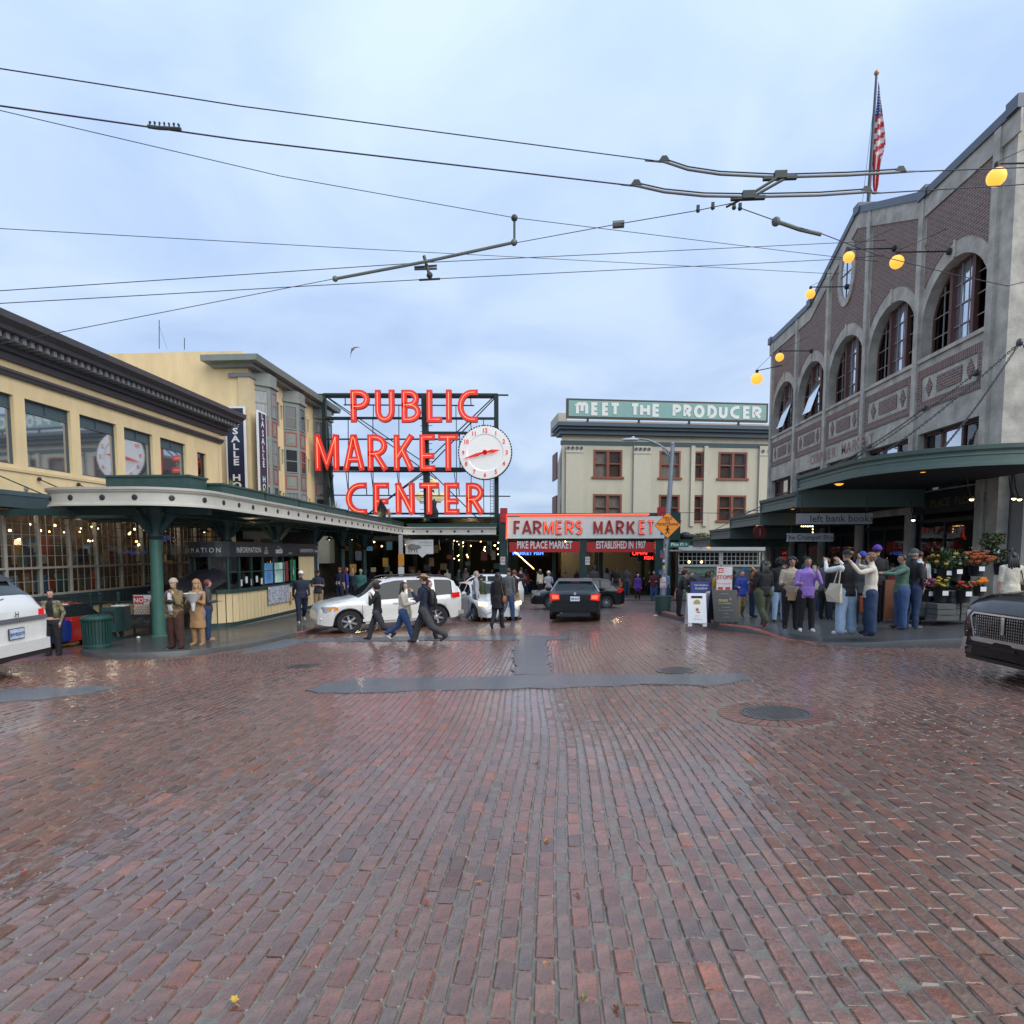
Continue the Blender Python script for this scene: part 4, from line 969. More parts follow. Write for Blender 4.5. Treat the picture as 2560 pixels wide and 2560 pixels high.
m = MB(); z0, z1 = mp(0,1350).z, mp(0,1293).z; m.tube([(mp(1266,0).x, MY-.3, z0), (mp(1266,0).x, MY-.3, z1), (mp(1642,0).x, MY-.3, z1+.02)], .045, 6); m.tube([(mp(1300,0).x, MY-.25, z1-.12), (mp(1640,0).x, MY-.25, z1-.06)], .015, 5); m.build('neon_tube', mat('neon_red', (1,.1,.06), .5, var=0, emit=1.1, ecol=(1,.09,.05)), bo)
fm = mat('market_letter_red', (.42,.035,.03), .5, var=.15); org = Vector((0, MY-.22, 0))
nred = mat('neon_red_soft', (1,.12,.06), .5, var=0, emit=.9, ecol=(1,.10,.05))
def fl_word(word, edges, z0, z1, lit):
    for ch, (a, b), on_ in zip(word, edges, lit):
        x0, x1 = mp(a,0).x+.06, mp(b,0).x-.06; H = z1-z0-.1; m = MB(); t_ = MB()
        for k, st in enumerate(strokes(ch, (x1-x0)/H)):
            pts = [(x0+p[0]*H, z0+.05+p[1]*H) for p in st]; ribbon(m, pts, .15, -.003, -.07-.002*k, org, X1, Z1)
            t_.tube([(p[0], MY-.31, p[1]) for p in pts], .028, 5)
        o = m.build('letter', fm, MH_)
        if on_: t_.build('neon_tube', nred, o)
Z5 = lambda a: 1200+a/2.542
zz0, zz1 = mp(0, 960+962/2.542).z, mp(0, 960+882/2.542).z
fl_word('FARMERS', [(Z5(a), Z5(b)) for a, b in ((218,264),(273,337),(348,402),(416,484),(500,545),(562,620),(632,676))], zz0, zz1, (0,0,0,1,1,1,1))
fl_word('MARKET', [(Z5(a), Z5(b)) for a, b in ((752,812),(826,886),(903,955),(975,1028),(1056,1100),(1112,1162))], zz0, zz1, (0,0,0,0,1,1))
ban = mat('banner_red', (.46,.022,.02), .6, var=.12)
for a, b, s_ in ((186,662,'PIKE PLACE MARKET'), (708,1166,'ESTABLISHED IN 1907')):
    x0, x1 = mp(Z5(a),0).x, mp(Z5(b),0).x; z0, z1 = mp(0,960+1068/2.542).z, mp(0,960+1008/2.542).z
    m = MB(); m.box(x0, x1, MY-.16, MY-.12, z0, z1); o = m.build('banner', ban, MH_)
    tw = len(s_)*.47; text(s_, .72, ((x0+x1)/2, MY-.163, z0+.27), X1, Z1, wl, o, sx=(x1-x0-.5)/(len(s_)*.445), bold=.022)
# cornices above the red end blocks
for a, b in ((1249,1268),(1664,1689)):
    m = MB(); m.box(mp(a,0).x, mp(b,0).x, MY-.12, MY-.02, mp(0,1310).z, mp(0,1276).z); m.build('end_block', mat('end_block_red', (.42,.03,.03), .5, var=.5, vs=3), MH_)
# hall interior
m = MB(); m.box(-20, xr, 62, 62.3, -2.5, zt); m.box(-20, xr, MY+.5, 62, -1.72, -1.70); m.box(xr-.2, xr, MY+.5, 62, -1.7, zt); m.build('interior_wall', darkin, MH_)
m = MB()
for y in (48, 53, 58):
    m.box(-19, xr, y, y+.3, W(.75), W(1.1))
    for x in (-16,-12,-8,-3.5,0,3.6,7.5): m.box(x-.15, x+.15, y, y+.3, -1.7, W(.75))
m.build('columns', dgreen, MH_)
rr = random.Random(11)
for i in range(70):
    o = bpy.data.objects.new('bulb', bme); COL.objects.link(o); o.parent = MH_
    if i < 18: x, y, z = mp(1270,0).x+.15+i*.09, MY+.8+i*.15, W(.12)-i*.09
    elif i < 45: x, y, z = rr.uniform(-9,-3.5), rr.uniform(49, 60), W(rr.uniform(-.9, .9))
    else: x, y, z = rr.uniform(-18, 8), rr.uniform(47, 61), W(rr.uniform(.2, .9))
    o.location = Vector((x,y,z))-WL(MH_); o.scale = [rr.uniform(1.0, 2.0) if i >= 18 else 1.0]*3
for i in range(26):
    x = -17+i*.98; y = rr.uniform(50, 57); m = MB(); h_ = rr.uniform(.7, 1.0); m.box(x, x+.85, y, y+.8, -1.7, -1.7+h_)
    o = thing('market_stall', ['dim stall','red draped stall','green draped stall','blue draped stall'][i%4]+' inside the hall, '+['far left','left','left of centre','centre','right of centre','right','far right'][i//4], 'stall', (x, y, -1.7), group='stalls inside the dark market hall'); m.build('table', mat('stall_cloth_%d' % (i % 4), [(.12,.03,.03),(.05,.08,.06),(.1,.09,.07),(.03,.04,.08)][i % 4], .8, var=.4), o)
    m = MB()
    for k in range(7): m.ball((x+.1+rr.random()*.65, y+.1+rr.random()*.5, -1.65+h_), rr.uniform(.06, .13), 8, 6)
    m.build('goods', RC[i % 8], o)
def neonsign(body, u, v, y, size, mt, label, back=None):
    p = atY(u, v, y); o = thing('neon_sign', label, 'sign', tuple(p)); text(body, size, p, X1, Z1, mt, o, bold=.02)
    w_ = len(body)*size*.36+.1; m = MB(); m.box(p.x-w_, p.x+w_, y+.02, y+.06, p.z-size*.3, p.z+size*1.0); m.build('backing', back or steel, o)
nblue = mat('neon_blue', (.1,.25,1), .5, var=0, emit=1.8, ecol=(.08,.22,1)); nrd = mat('neon_sign_red', (1,.05,.04), .5, var=0, emit=1.5, ecol=(1,.04,.03)); nwh = mat('neon_white', (1,1,1), .5, var=0, emit=1.6, ecol=(.85,.85,1))
neonsign('OPEN', 1599, 1388, 48, .45, nrd, 'glowing red neon word in the right hall entrance'); neonsign('FISH & CO', 1638, 1399, 47.5, .36, nrd, 'small red neon lettering by the right pillar of the hall'); neonsign('MARKET FISH', 1320, 1387, 48, .4, nblue, 'blue neon sign inside the left hall entrance')
neonsign('ORE', 724, 1354, 33.5, .4, nwh, 'bright white neon letters above the booth end'); neonsign('ANO', 742, 1354, 33.4, .5, nblue, 'bright blue neon letters above the booth end')
# white arcade panels and shop window behind the far posts
AR = thing('arcade_shopfront', 'white framed arcade shopfront seen between the dark posts', 'shopfront', (-17, 38, -1.6))
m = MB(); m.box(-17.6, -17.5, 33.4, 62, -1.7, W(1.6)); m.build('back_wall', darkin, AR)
m = MB(); m.box(-17.5, -13.2, 34.0, 34.08, W(.62), W(1.1)); m.box(-13.3, -13.2, 34, 34.1, -1.6, W(1.1))
for i in range(4): m.box(-16.6+i*.8, -16.55+i*.8, 34.0, 34.06, -1.0, W(.62))
for z in (-.2,.5,1.2): m.box(-17.4, -13.3, 34.0, 34.05, z, z+.04)
m.build('window_frame', whp, AR)
for i in range(24):
    x = rr.uniform(-16.5,-4.6); y = rr.uniform(45.5, 49); m = MB(); z = rr.uniform(-.3, W(.3)); w_ = rr.uniform(.25,.6); m.box(x, x+w_, y, y+.04, z, z+rr.uniform(.3,.8))
    tag(m.build('hanging_shirt', RC[i % 8]), ['blue','tan','red','teal','white','brown','slate','ochre'][i%8]+' goods hanging in the dim arcade '+['near the shopfront','at its middle','near the hall'][i//8], 'merchandise', 'goods hanging in the dim arcade')
# pig fundraiser board
p0, p1 = atY(1014, 1385, 42.6), atY(1083, 1349, 42.6)
PB = thing('hanging_board', 'white hanging board with a pig drawing under the arcade eave', 'sign', tuple(p0))
m = MB(); xm = (p0.x+p1.x)/2+.2; m.prism([(p0.x,p0.z),(xm-.3,p0.z),(xm,p0.z-.25),(xm+.3,p0.z),(p1.x,p0.z),(p1.x,p1.z),(p0.x,p1.z)], 42.6, 42.65, 'y'); m.build('board', paper, PB)
pg = mat('pig_grey', (.2,.2,.19), .7, var=.2); m = MB(); m.ball((p0.x+.5, 42.58, p0.z+.48), (.36,.015,.22), 16, 8); m.ball((p0.x+.88, 42.58, p0.z+.50), (.16,.015,.14), 12, 8); m.box(p0.x+.98, p0.x+1.1, 42.575, 42.59, p0.z+.42, p0.z+.54)
for dx in (.22,.38,.6,.76): m.box(p0.x+dx, p0.x+dx+.07, 42.575, 42.59, p0.z+.1, p0.z+.36)
m.build('pig_drawing', pg, PB); text('THE MARKET', .17, (p0.x+1.38, 42.595, p1.z-.26), X1, Z1, pg, PB)
text('FOUNDATION', .13, (p0.x+1.42, 42.595, p1.z-.44), X1, Z1, pg, PB)
for dx in (.1, 1.8): pass
m = MB(); m.tube([(p0.x+.1, 42.62, p1.z), (p0.x+.1, 42.62, p1.z+.3)], .012, 4); m.tube([(p1.x-.1, 42.62, p1.z), (p1.x-.1, 42.62, p1.z+.3)], .012, 4); m.build('hanger', steel, PB)

# ================================================================ GREEN LATTICE BUILDING AND THE PRODUCER BUILDING
GB = thing('lattice_building', 'low green building with white lattice windows behind the crowd', 'building', (13, 47, -1.6))
lg = mat('sage_siding', (.14,.24,.185), .65, var=.1); lw = mat('lattice_white', (.55,.55,.50), .6, var=.08)
gx0, gx1 = mp(1693,0,46).x, mp(2010,0,46).x
Z6 = lambda a, b: (1640+a/6.04, 1380+b/6.04)
def g6(a, b): return atY(*Z6(a, b), 46)
zw0, zw1 = g6(0,188).z, g6(0,8).z
wx = [(g6(350,0).x, g6(950,0).x), (g6(1012,0).x, g6(1600,0).x)]
m = MB(); wall(m, 'y', 46, 46.3, gx0, gx1, -1.9, g6(0,-20).z, [(a, b, zw0, zw1) for a, b in wx]); m.build('wall', lg, GB)
m = MB(); m.box(gx0, gx1, 46.3, 52, g6(0,-20).z-.1, g6(0,-20).z); m.box(gx0, gx1, 52, 52.2, -1.8, g6(0,-20).z); m.build('room', darkin, GB)
for i in range(7):
    z = -1.7+i*.27; m = MB(); m.prism([(45.94,z),(46.0,z),(46.0,z+.25),(45.98,z+.25)], gx0+.3, gx1, 'x'); m.build('siding_board', lg, GB)
for a, b in wx:
    f = MB(); f.box(a-.12, b+.12, 45.93, 46.05, zw0-.16, zw0); f.box(a-.12, b+.12, 45.93, 46.05, zw1, zw1+.12); f.box(a-.14, a, 45.93, 46.05, zw0, zw1); f.box(b, b+.14, 45.93, 46.05, zw0, zw1)
    n = 9
    for i in range(1, n): f.box(a+(b-a)*i/n-.02, a+(b-a)*i/n+.02, 46.0, 46.04, zw0, zw1)
    for i in range(1, 3): f.box(a, b, 46.004, 46.036, zw0+(zw1-zw0)*i/3-.02, zw0+(zw1-zw0)*i/3+.02)
    wo = f.build('lattice_window', lw, GB); m = MB(); m.box(a, b, 46.06, 46.08, zw0, zw1); m.build('pane', g_shop, wo)
for a, b in ((500,150),(685,150)):
    o = bpy.data.objects.new('bulb', bme); COL.objects.link(o); o.parent = GB; o.location = atY(*Z6(a,b), 47.5)-WL(GB); o.scale = (2.6,2.6,2.6)
m = MB(); m.box(gx0, gx1, 45.7, 46.0, g6(0,-22).z, g6(0,-22).z+.35); m.build('top_ledge', whp, GB)
def notice(u0, v0, u1, v1, y, label, cols, txt=None, name='notice_sign', tc_=None, size=.1):
    a, b = atY(u0, v1, y), atY(u1, v0, y); o = thing(name, label, 'sign', tuple(a)); m = MB(); m.box(a.x, b.x, y, y+.03, a.z, b.z); m.build('plate', cols, o)
    if txt:
        for i, l in enumerate(txt): text(l, size, ((a.x+b.x)/2, y-.002, b.z-size*1.15*(i+1)), X1, Z1, tc_, o, bold=.02)
    return o
blt = mat('print_red', (.5,.04,.04), .5, var=0); bkt = mat('print_black', (.02,.02,.02), .5, var=0); sbl = mat('accessible_blue', (.03,.2,.6), .5, var=.05)
notice(*Z6(342,222), *Z6(412,325), 45.9, 'small white and red parking notice on the green wall', paper, ['NO', 'PARKING'], tc_=blt, size=.16)
notice(*Z6(422,250), *Z6(512,305), 45.9, 'tan permit notice on the green wall', mat('tan_sign', (.5,.4,.3), .6), ['PERMIT'], tc_=blt, size=.14)
notice(*Z6(1300,232), *Z6(1368,318), 45.9, 'small blue accessible parking sign on the green wall', sbl, ['P'], tc_=wl, size=.4)
# planter with a bush on the low roof
pz = g6(0,-22).z+.35
PL = thing('roof_planter', 'dark green bench planter beside a bush on the low roof', 'planter', (10.0, 45.9, pz)); a, b = atY(1697, 1345, 45.9), atY(1740, 1345, 45.9); m = MB(); m.box(a.x, b.x, 45.7, 46.3, pz, pz+.45); m.build('box', dgreen2, PL); m = MB(); m.ball((a.x+.5, 46, pz+.65), (.5,.3,.35), 12, 8); m.ball((a.x+1.0, 46, pz+.6), (.35,.25,.25), 12, 8); m.build('cover', iron, PL)
def bush(c, r, label, mt, n=1400, leaf=.07, seed=3, name='bush', cat='bush'):
    rq = random.Random(seed); m = MB()
    for i in range(n):
        d = Vector((rq.gauss(0,1), rq.gauss(0,1), rq.gauss(0,1))).normalized(); k = rq.random()**.5*(.8+.35*noise.noise(d*2.2+Vector((seed,0,0))))
        p = Vector(c)+Vector((d.x*r[0], d.y*r[1], d.z*r[2]))*k; a = Vector((rq.gauss(0,1), rq.gauss(0,1), rq.gauss(0,1))).normalized(); b_ = a.cross(d).normalized(); l = leaf*rq.uniform(.6,1.4)
        m.add([p-b_*l*.3, p+a*l*.5+b_*.0, p+b_*l*.3, p-a*l*.6], [(0,1,2,3)])
    o = m.build(name, mt, fix=False); tag(o, label, cat); return o
bush_m = mat('bush_leaf', (.13,.14,.045), .6, var=.5, vs=2.5)
p = atY(1755, 1352, 45.6); bush((p.x, 45.9, pz+.35), (1.05,.5,.75), 'olive bush on the low roof left of the stepped canopy', bush_m, 2200, .12)

PR = thing('producer_building', 'pale yellow block with red framed windows and a rooftop MEET THE PRODUCER sign', 'building', (10, 58, -2))
pa = atY(1404, 1375, 54.0); pb = atY(1960, 1375, 57.5); ux = Vector((pb.x-pa.x, pb.y-pa.y, 0)); LL = ux.length; ux.normalize(); P0 = Vector((pa.x, pa.y, 0)); nrm = ux.cross(Z1)
def onp(u, v):
    d = ray(u, v); t_ = (P0-CAM).dot(nrm)/d.dot(nrm); q = CAM+d*t_; return (q-P0).dot(ux), q.z
Z5v = lambda a, b: onp(1200+a/2.542, 960+b/2.542)
py = mat('pale_yellow_wall', (.50,.46,.345), .75, var=.13, vs=1.2, stretch=(1,1,.3), bump=.1, bs=15); pt = mat('pilaster_yellow', (.53,.49,.38), .7, var=.05)
rf = mat('red_window_frame', (.22,.06,.03), .55, var=.12); blind = mat('brown_blind', (.13,.085,.06), .7, var=.2, vs=2, stretch=(1,1,12)); curt = mat('net_curtain', (.42,.37,.30), .8, var=.25, vs=3)
def hh_(b, a=900): return Z5v(a, b)[1]
W5 = [((722,415),(903,592)), ((1143,425),(1272,600)), ((1360,427),(1422,605)), ((1517,434),(1695,604)), ((718,696),(892,860)), ((1132,705),(1258,868)), ((1350,704),(1410,878)), ((1505,708),(1680,874))]
hl = []
for (a, b), (c, d) in W5:
    s0, z1 = Z5v(a, b); s1, z0 = Z5v(c, d); hl.append((s0, s1, z0, z1))
# align the two rows
for k in range(4): hl[k+4] = (hl[k][0], hl[k][1], hl[k+4][2], hl[k+4][3])
for r_ in (range(0,4), range(4,8)):
    z0 = sum(hl[k][2] for k in r_)/4; z1 = sum(hl[k][3] for k in r_)/4
    for k in r_: hl[k] = (hl[k][0], hl[k][1], z0, z1)
zc = W(8.6)
E = sorted({0, LL+8} | {h[0] for h in hl} | {h[1] for h in hl}); m = MB(); zeave = hh_(392)
for p_, q_ in zip(E, E[1:]):
    hs = sorted([(h[2], h[3]) for h in hl if h[0] < (p_+q_)/2 < h[1]]); z = -2
    for s_, t_ in hs+[(zeave, zeave)]:
        if s_-z > 1e-3: obox(m, P0, ux, Z1, p_, q_, z, s_, -.3, 0)
        z = max(z, t_)
m.build('wall', py, PR)
m = MB(); q = P0-nrm*12; qq = atY(1393, 1375, q.y); q2 = Vector((qq.x, qq.y, 0)); q = q2
m.add([P0+Vector((0,0,-2)), P0+Vector((0,0,zeave)), q2+Vector((0,0,zeave)), q2+Vector((0,0,-2))], [(0,1,2,3)]); m.build('side_wall', py, PR)
top = Z5v(900, 270)[1]
m = MB(); obox(m, P0, ux, Z1, -.1, LL+8, zeave, zeave+.35, -.3, .06); m.build('frieze_band', mat('frieze_teal', (.05,.085,.09), .6, var=.3, vs=20), PR)
m = MB(); obox(m, P0, ux, Z1, 0, LL+8, zeave+.35, Z5v(900,330)[1], -.3, 0); m.build('frieze', py, PR)
m = MB()
for k, (z0, z1, o_) in enumerate(((330,302,.5),(302,285,.8),(285,262,1.05))): obox(m, P0, ux, Z1, -o_*.5, LL+8, Z5v(900,z0)[1], Z5v(900,z1)[1], -1.5 if k < 2 else -2.5, o_)
m.build('cornice', mat('cornice_slate', (.06,.085,.10), .55, var=.15), PR)
m = MB(); obox(m, P0, ux, Z1, .3, LL+8, Z5v(900,262)[1], Z5v(900,240)[1], -2.5, .2); obox(m, P0, ux, Z1, .0, .8, Z5v(900,262)[1], Z5v(540,150)[1], -6, -2); m.build('parapet', pt, PR)
for (a, c) in ((545,655),(975,1083),(1772,1930)):
    s0, s1 = Z5v(a,430)[0], Z5v(c,430)[0]; m = MB(); obox(m, P0, ux, Z1, s0, s1, -2, hh_(395,a), 0, .18); obox(m, P0, ux, Z1, s0-.05, s1+.05, hh_(443,900), hh_(436,900), .18, .24)
    po = m.build('pilaster', pt, PR)
    for k in range(4):
        mm = MB(); c_ = P0+ux*(s0+(s1-s0)*(k+.5)/4)+Vector((0,0,hh_(414,900)))+nrm*.18; mm.lathe([(.16,0),(.16,-.05),(.09,-.05),(.09,-.0)], (0,0,0), 12, axis='y'); mm.v = [tuple(c_+ux*v[0]+Z1*v[2]-nrm*(v[1])) for v in mm.v]; mm.build('rosette', cornl, po)
s0, s1 = Z5v(1340,430)[0], Z5v(1447,430)[0]
for q0, q1 in ((s0, s0+.35), (s1-.35, s1)):
    m = MB(); obox(m, P0, ux, Z1, q0, q1, hh_(905,1400), hh_(395,1400), 0, .15); m.build('pilaster', pt, PR)
for k, (s0, s1, z0, z1) in enumerate(hl):
    f = MB(); t_ = .16; dbl = s1-s0 > 2.2
    obox(f, P0, ux, Z1, s0, s0+t_, z0, z1, -.2, .04); obox(f, P0, ux, Z1, s1-t_, s1, z0, z1, -.2, .04); obox(f, P0, ux, Z1, s0+t_, s1-t_, z1-t_, z1, -.2, .035); obox(f, P0, ux, Z1, s0-.15, s1+.15, z0-.12, z0+.06, -.2, .12)
    if dbl: obox(f, P0, ux, Z1, (s0+s1)/2-.12, (s0+s1)/2+.12, z0+.06, z1-t_, -.2, .03)
    obox(f, P0, ux, Z1, s0+t_, s1-t_, (z0+z1)/2-.05, (z0+z1)/2+.05, -.19, -.02)
    wo = f.build('window', rf, PR)
    cols = [(s0+t_, (s0+s1)/2-.12), ((s0+s1)/2+.12, s1-t_)] if dbl else [(s0+t_, s1-t_)]
    for j, (a, b) in enumerate(cols):
        for z_, zz in ((z0+.06, (z0+z1)/2-.05), ((z0+z1)/2+.05, z1-t_)):
            m = MB(); obox(m, P0, ux, Z1, a, b, z_, zz, -.12, -.11); m.build('pane', glassp, wo) if False else m.build('pane', g_shop, wo)
        m = MB(); obox(m, P0, ux, Z1, a, b, z0, z1, -.26, -.22); m.build('blind', [blind, curt, blind, blind, curt, blind, blind, blind][k] if not (k == 0 and j == 0) else curt, wo)
for k in (0, 1):   # windows of the side wall
    m = MB(); zz = hl[k*4]; f = P0-nrm*1.6-ux*.2; obox(m, f, -nrm, Z1, 0, 2.2, zz[2], zz[3], 0, .1); wo = m.build('window', rf, PR); m = MB(); obox(m, f, -nrm, Z1, .2, 2.0, zz[2]+.2, zz[3]-.2, .1, .12); m.build('pane', dk, wo)
# rooftop sign
s0, zt0 = Z5v(545, 97); s1, _ = Z5v(1818, 145); zb0 = Z5v(545, 221)[1]
SO = P0+nrm*.4; MT = thing('meet_sign', 'long pale teal rooftop board reading MEET THE PRODUCER in white', 'sign', tuple(P0+ux*8+Vector((0,0,zb0))))
m = MB(); obox(m, SO, ux, Z1, s0, s1, zb0, zt0, -.3, -.02); m.build('frame', mat('sign_brown_frame', (.07,.05,.035), .6), MT)
m = MB(); obox(m, SO, ux, Z1, s0+.18, s1-.18, zb0+.16, zt0-.16, -.02, 0); m.build('board', mat('pale_teal_board', (.21,.37,.33), .55, var=.08), MT)
for q_ in (.1,.35,.6,.85): m = MB(); obox(m, SO, ux, Z1, s0+(s1-s0)*q_, s0+(s1-s0)*q_+.15, zb0-.7, zb0, -.25, -.1); m.build('support', steel, MT)
words = [('MEET', [(605,678),(702,745),(770,812),(820,880)]), ('THE', [(948,1003),(1010,1068),(1088,1133)]), ('PRODUCER', [(1215,1265),(1283,1330),(1350,1412),(1435,1490),(1507,1557),(1578,1640),(1660,1705),(1718,1772)])]
zl0, zl1 = zb0+(zt0-zb0)*.17, zb0+(zt0-zb0)*.80
lp = mat('producer_letter', (.72,.72,.66), .55, var=.05)
def Mround(w): h = w/2; return [[(0,0),(0,.75)]+arc(h*.5,.75,h*.5,.25,180,0,6)+[(h,.25)], [(h,.75)]+arc(h*1.5,.75,h*.5,.25,180,0,6)+[(w,0)]]
for wd, ed in words:
    for ch, (a, b) in zip(wd, ed):
        x0 = Z5v(a,170)[0]+.1; x1 = Z5v(b,170)[0]-.1; H = zl1-zl0-.2; m = MB(); W_ = (x1-x0)/H
        for k, st in enumerate(Mround(W_) if ch == 'M' else strokes(ch, W_)): ribbon(m, [(x0+p[0]*H, zl0+.1+p[1]*H) for p in st], .27, -.001, -.03-.003*k, SO, ux, Z1, closed=(ch == 'O'))
        m.build('letter', lp, MT)
# ================================================================ CORNER MARKET BUILDING (RIGHT)
XR = 12.0
CM = thing('corner_building', 'grey concrete and brick gabled building with five arched windows on the right', 'building', (15, 25, G(12,25)))
conc = mat('weathered_concrete', (.45,.415,.35), .8, var=.42, vs=1.9, bump=.35, bs=18)
nt_, b_ = nodes(conc)
def brickmat(name, rot=0):
    m = mat(name, (.14,.06,.05), .75, var=.1, vs=2); t, b = nodes(m)
    tcn = t.nodes.new('ShaderNodeTexCoord'); sp = t.nodes.new('ShaderNodeSeparateXYZ'); cb = t.nodes.new('ShaderNodeCombineXYZ'); t.links.new(tcn.outputs['Object'], sp.inputs[0])
    a, c = ('Y', 'Z') if not rot else ('Z', 'Y'); t.links.new(sp.outputs[a], cb.inputs[0]); t.links.new(sp.outputs[c], cb.inputs[1])
    bt = t.nodes.new('ShaderNodeTexBrick'); bt.inputs['Scale'].default_value = 1; bt.inputs['Brick Width'].default_value = .24; bt.inputs['Row Height'].default_value = .085; bt.inputs['Mortar Size'].default_value = .010; bt.inputs['Bias'].default_value = -.1
    bt.inputs['Color1'].default_value = (.23,.115,.08,1); bt.inputs['Color2'].default_value = (.13,.078,.06,1); bt.inputs['Mortar'].default_value = (.33,.32,.30,1)
    if rot: bt.inputs['Brick Width'].default_value = .30; bt.offset = 0
    t.links.new(cb.outputs[0], bt.inputs['Vector']); t.links.new(bt.outputs['Color'], b.inputs['Base Color'])
    bp = t.nodes.new('ShaderNodeBump'); bp.inputs['Strength'].default_value = .7; bp.inputs['Distance'].default_value = .012; bp.invert = True; t.links.new(bt.outputs['Fac'], bp.inputs['Height']); t.links.new(bp.outputs[0], b.inputs['Normal']); return m
bkw = brickmat('facade_brick'); bks = brickmat('soldier_brick', 1)
bays = [(17.0,20.5),(20.5,24.0),(24.0,27.45),(27.45,30.95),(30.95,34.4)]
SILL, SPR, RAD = 6.24, 7.20, 1.58
def ztop(y):
    if y < 20.4 or y > 29.4: return 11.38
    return 11.38+(y-20.4)/(25.0-20.4)*1.95 if y < 25 else 11.38+(29.4-y)/(29.4-25.0)*1.95
def facade_bay(y0, y1):
    """front skin with an arched hole as a fan of quads, plus reveal"""
    yc = (y0+y1)/2; m = MB(); n = 20; zb = W(4.0); zt0 = W(9.9)
    A = [(yc+RAD, W(SILL))]+[(yc+RAD*math.cos(R(180*i/n)), W(SPR)+RAD*math.sin(R(180*i/n))) for i in range(n+1)]+[(yc-RAD, W(SILL))]
    O = [(y1, W(SILL))]
    for i in range(n+1):
        a = 180*i/n; c, s_ = math.cos(R(a)), math.sin(R(a)); hx = (y1-y0)/2; hz = zt0-W(SPR); t_ = min(hx/abs(c) if abs(c) > 1e-6 else 1e9, hz/s_ if s_ > 1e-6 else 1e9); O.append((yc+c*t_, W(SPR)+s_*t_))
    O.append((y0, W(SILL)))
    k = len(A)
    for x in (XR,):
        o = len(m.v); m.v += [(x, *p) for p in A]+[(x, *p) for p in O]; m.f += [(o+i, o+i+1, o+k+i+1, o+k+i) for i in range(k-1)]; m.m += [0]*(k-1)
    o = len(m.v); m.v += [(XR, *p) for p in A]+[(XR+.55, *p) for p in A]; m.f += [(o+i, o+i+1, o+k+i+1, o+k+i) for i in range(k-1)]; m.m += [0]*(k-1)
    m.add([(XR, y0, W(SILL)), (XR, y1, W(SILL)), (XR, y1, zb), (XR, y0, zb)], [(0,1,2,3)]); m.add([(XR, yc-RAD, W(SILL)), (XR, yc+RAD, W(SILL)), (XR+.55, yc+RAD, W(SILL)), (XR+.55, yc-RAD, W(SILL))], [(0,1,2,3)])
    return m
LWIN = []
for i, (y0, y1) in enumerate(bays):
    m = facade_bay(y0, y1)
    # upper wall to the gable, brick infill set between concrete ribs
    ys_ = sorted({y0, y1} | {y for y in (20.4, 25.0, 29.4) if y0 < y < y1})
    for a, b in zip(ys_, ys_[1:]): m.add([(XR, a, W(9.9)), (XR, b, W(9.9)), (XR, b, W(ztop(b-1e-6))), (XR, a, W(ztop(a+1e-6)))], [(0,1,2,3)])
    z0, z1 = (3.05, 3.80); hy0, hy1 = y0+.25, y1-.25
    for a, b, c, d in ((y0, hy0, -3, 4.0), (hy1, y1, -3, 4.0), (hy0, hy1, z1, 4.0), (hy0, hy1, 1.2, 1.9)): m.add([(XR, a, W(c)), (XR, b, W(c)), (XR, b, W(d)), (XR, a, W(d))], [(0,1,2,3)])
    for a, b, c, d in ((hy0, hy0, 1.9, z1), (hy1, hy1, 1.9, z1)): m.add([(XR, a, W(c)), (XR+.4, a, W(c)), (XR+.4, a, W(d)), (XR, a, W(d))], [(0,1,2,3)])
    m.add([(XR, hy0, W(z1)), (XR, hy1, W(z1)), (XR+.4, hy1, W(z1)), (XR+.4, hy0, W(z1))], [(0,1,2,3)])
    m.build('wall_bay', conc, CM, fix=False)
    # brick infill: area between an outer arch and the coping band
    n = 20; yc = (y0+y1)/2; ob = RAD+.36; m = MB(); P = []; Q = []; hx = (y1-y0)/2-.24
    a0 = math.acos(min(1, hx/ob)) if ob > hx else 0
    for j in range(n+1):
        a = a0+(math.pi-2*a0)*j/n; y = yc+ob*math.cos(a); y = max(y0+.24, min(y1-.24, y)); P.append((XR-.018, y, W(SPR)+ob*math.sin(a)+.12*math.sin(a)**4)); Q.append((XR-.018, y, W(ztop(y)-.62)))
    m.v = P+Q; m.f = [(j, j+1, n+1+j+1, n+1+j) for j in range(n)]; m.m = [0]*n; m.build('brick_infill', bkw, CM, fix=False)
    # side slivers of brick down to the springing
    # ornamental frame: soldier bands, stack ends, centre panel, diamonds
    f0, f1 = y0+.24, y1-.16; za, zb_ = 4.56, 5.86; x = XR-.03
    for nm, q, mt_ in (('brick_band', (f0,f1,zb_-.26,zb_), bks), ('brick_band', (f0,f1,za,za+.26), bks), ('brick_end', (f0,f0+.2,za+.26,zb_-.26), bkw), ('brick_end', (f1-.2,f1,za+.26,zb_-.26), bkw), ('brick_panel', (yc-.62,yc+.58,4.98,5.46), bkw)):
        m = MB(); m.box(x, XR+.01, q[0], q[1], W(q[2]), W(q[3])); m.build(nm, mt_, CM)
    for dy in (-1.0, .98):
        m = MB(); m.prism([(yc+dy-.17, W(5.22)), (yc+dy, W(4.92)), (yc+dy+.17, W(5.22)), (yc+dy, W(5.52))], x, XR+.01, 'x'); m.build('brick_diamond', bkw, CM)
    m = MB(); m.box(XR-.07, XR+.02, y0+.02, y1-.02, W(SILL)-.14, W(SILL)-.02); m.build('arch_sill', conc, CM); m = MB(); m.box(XR-.05, XR+.01, yc-.05, yc+.05, W(SPR+RAD)+.01, W(SPR+RAD)+.5); m.build('keystone', conc, CM)
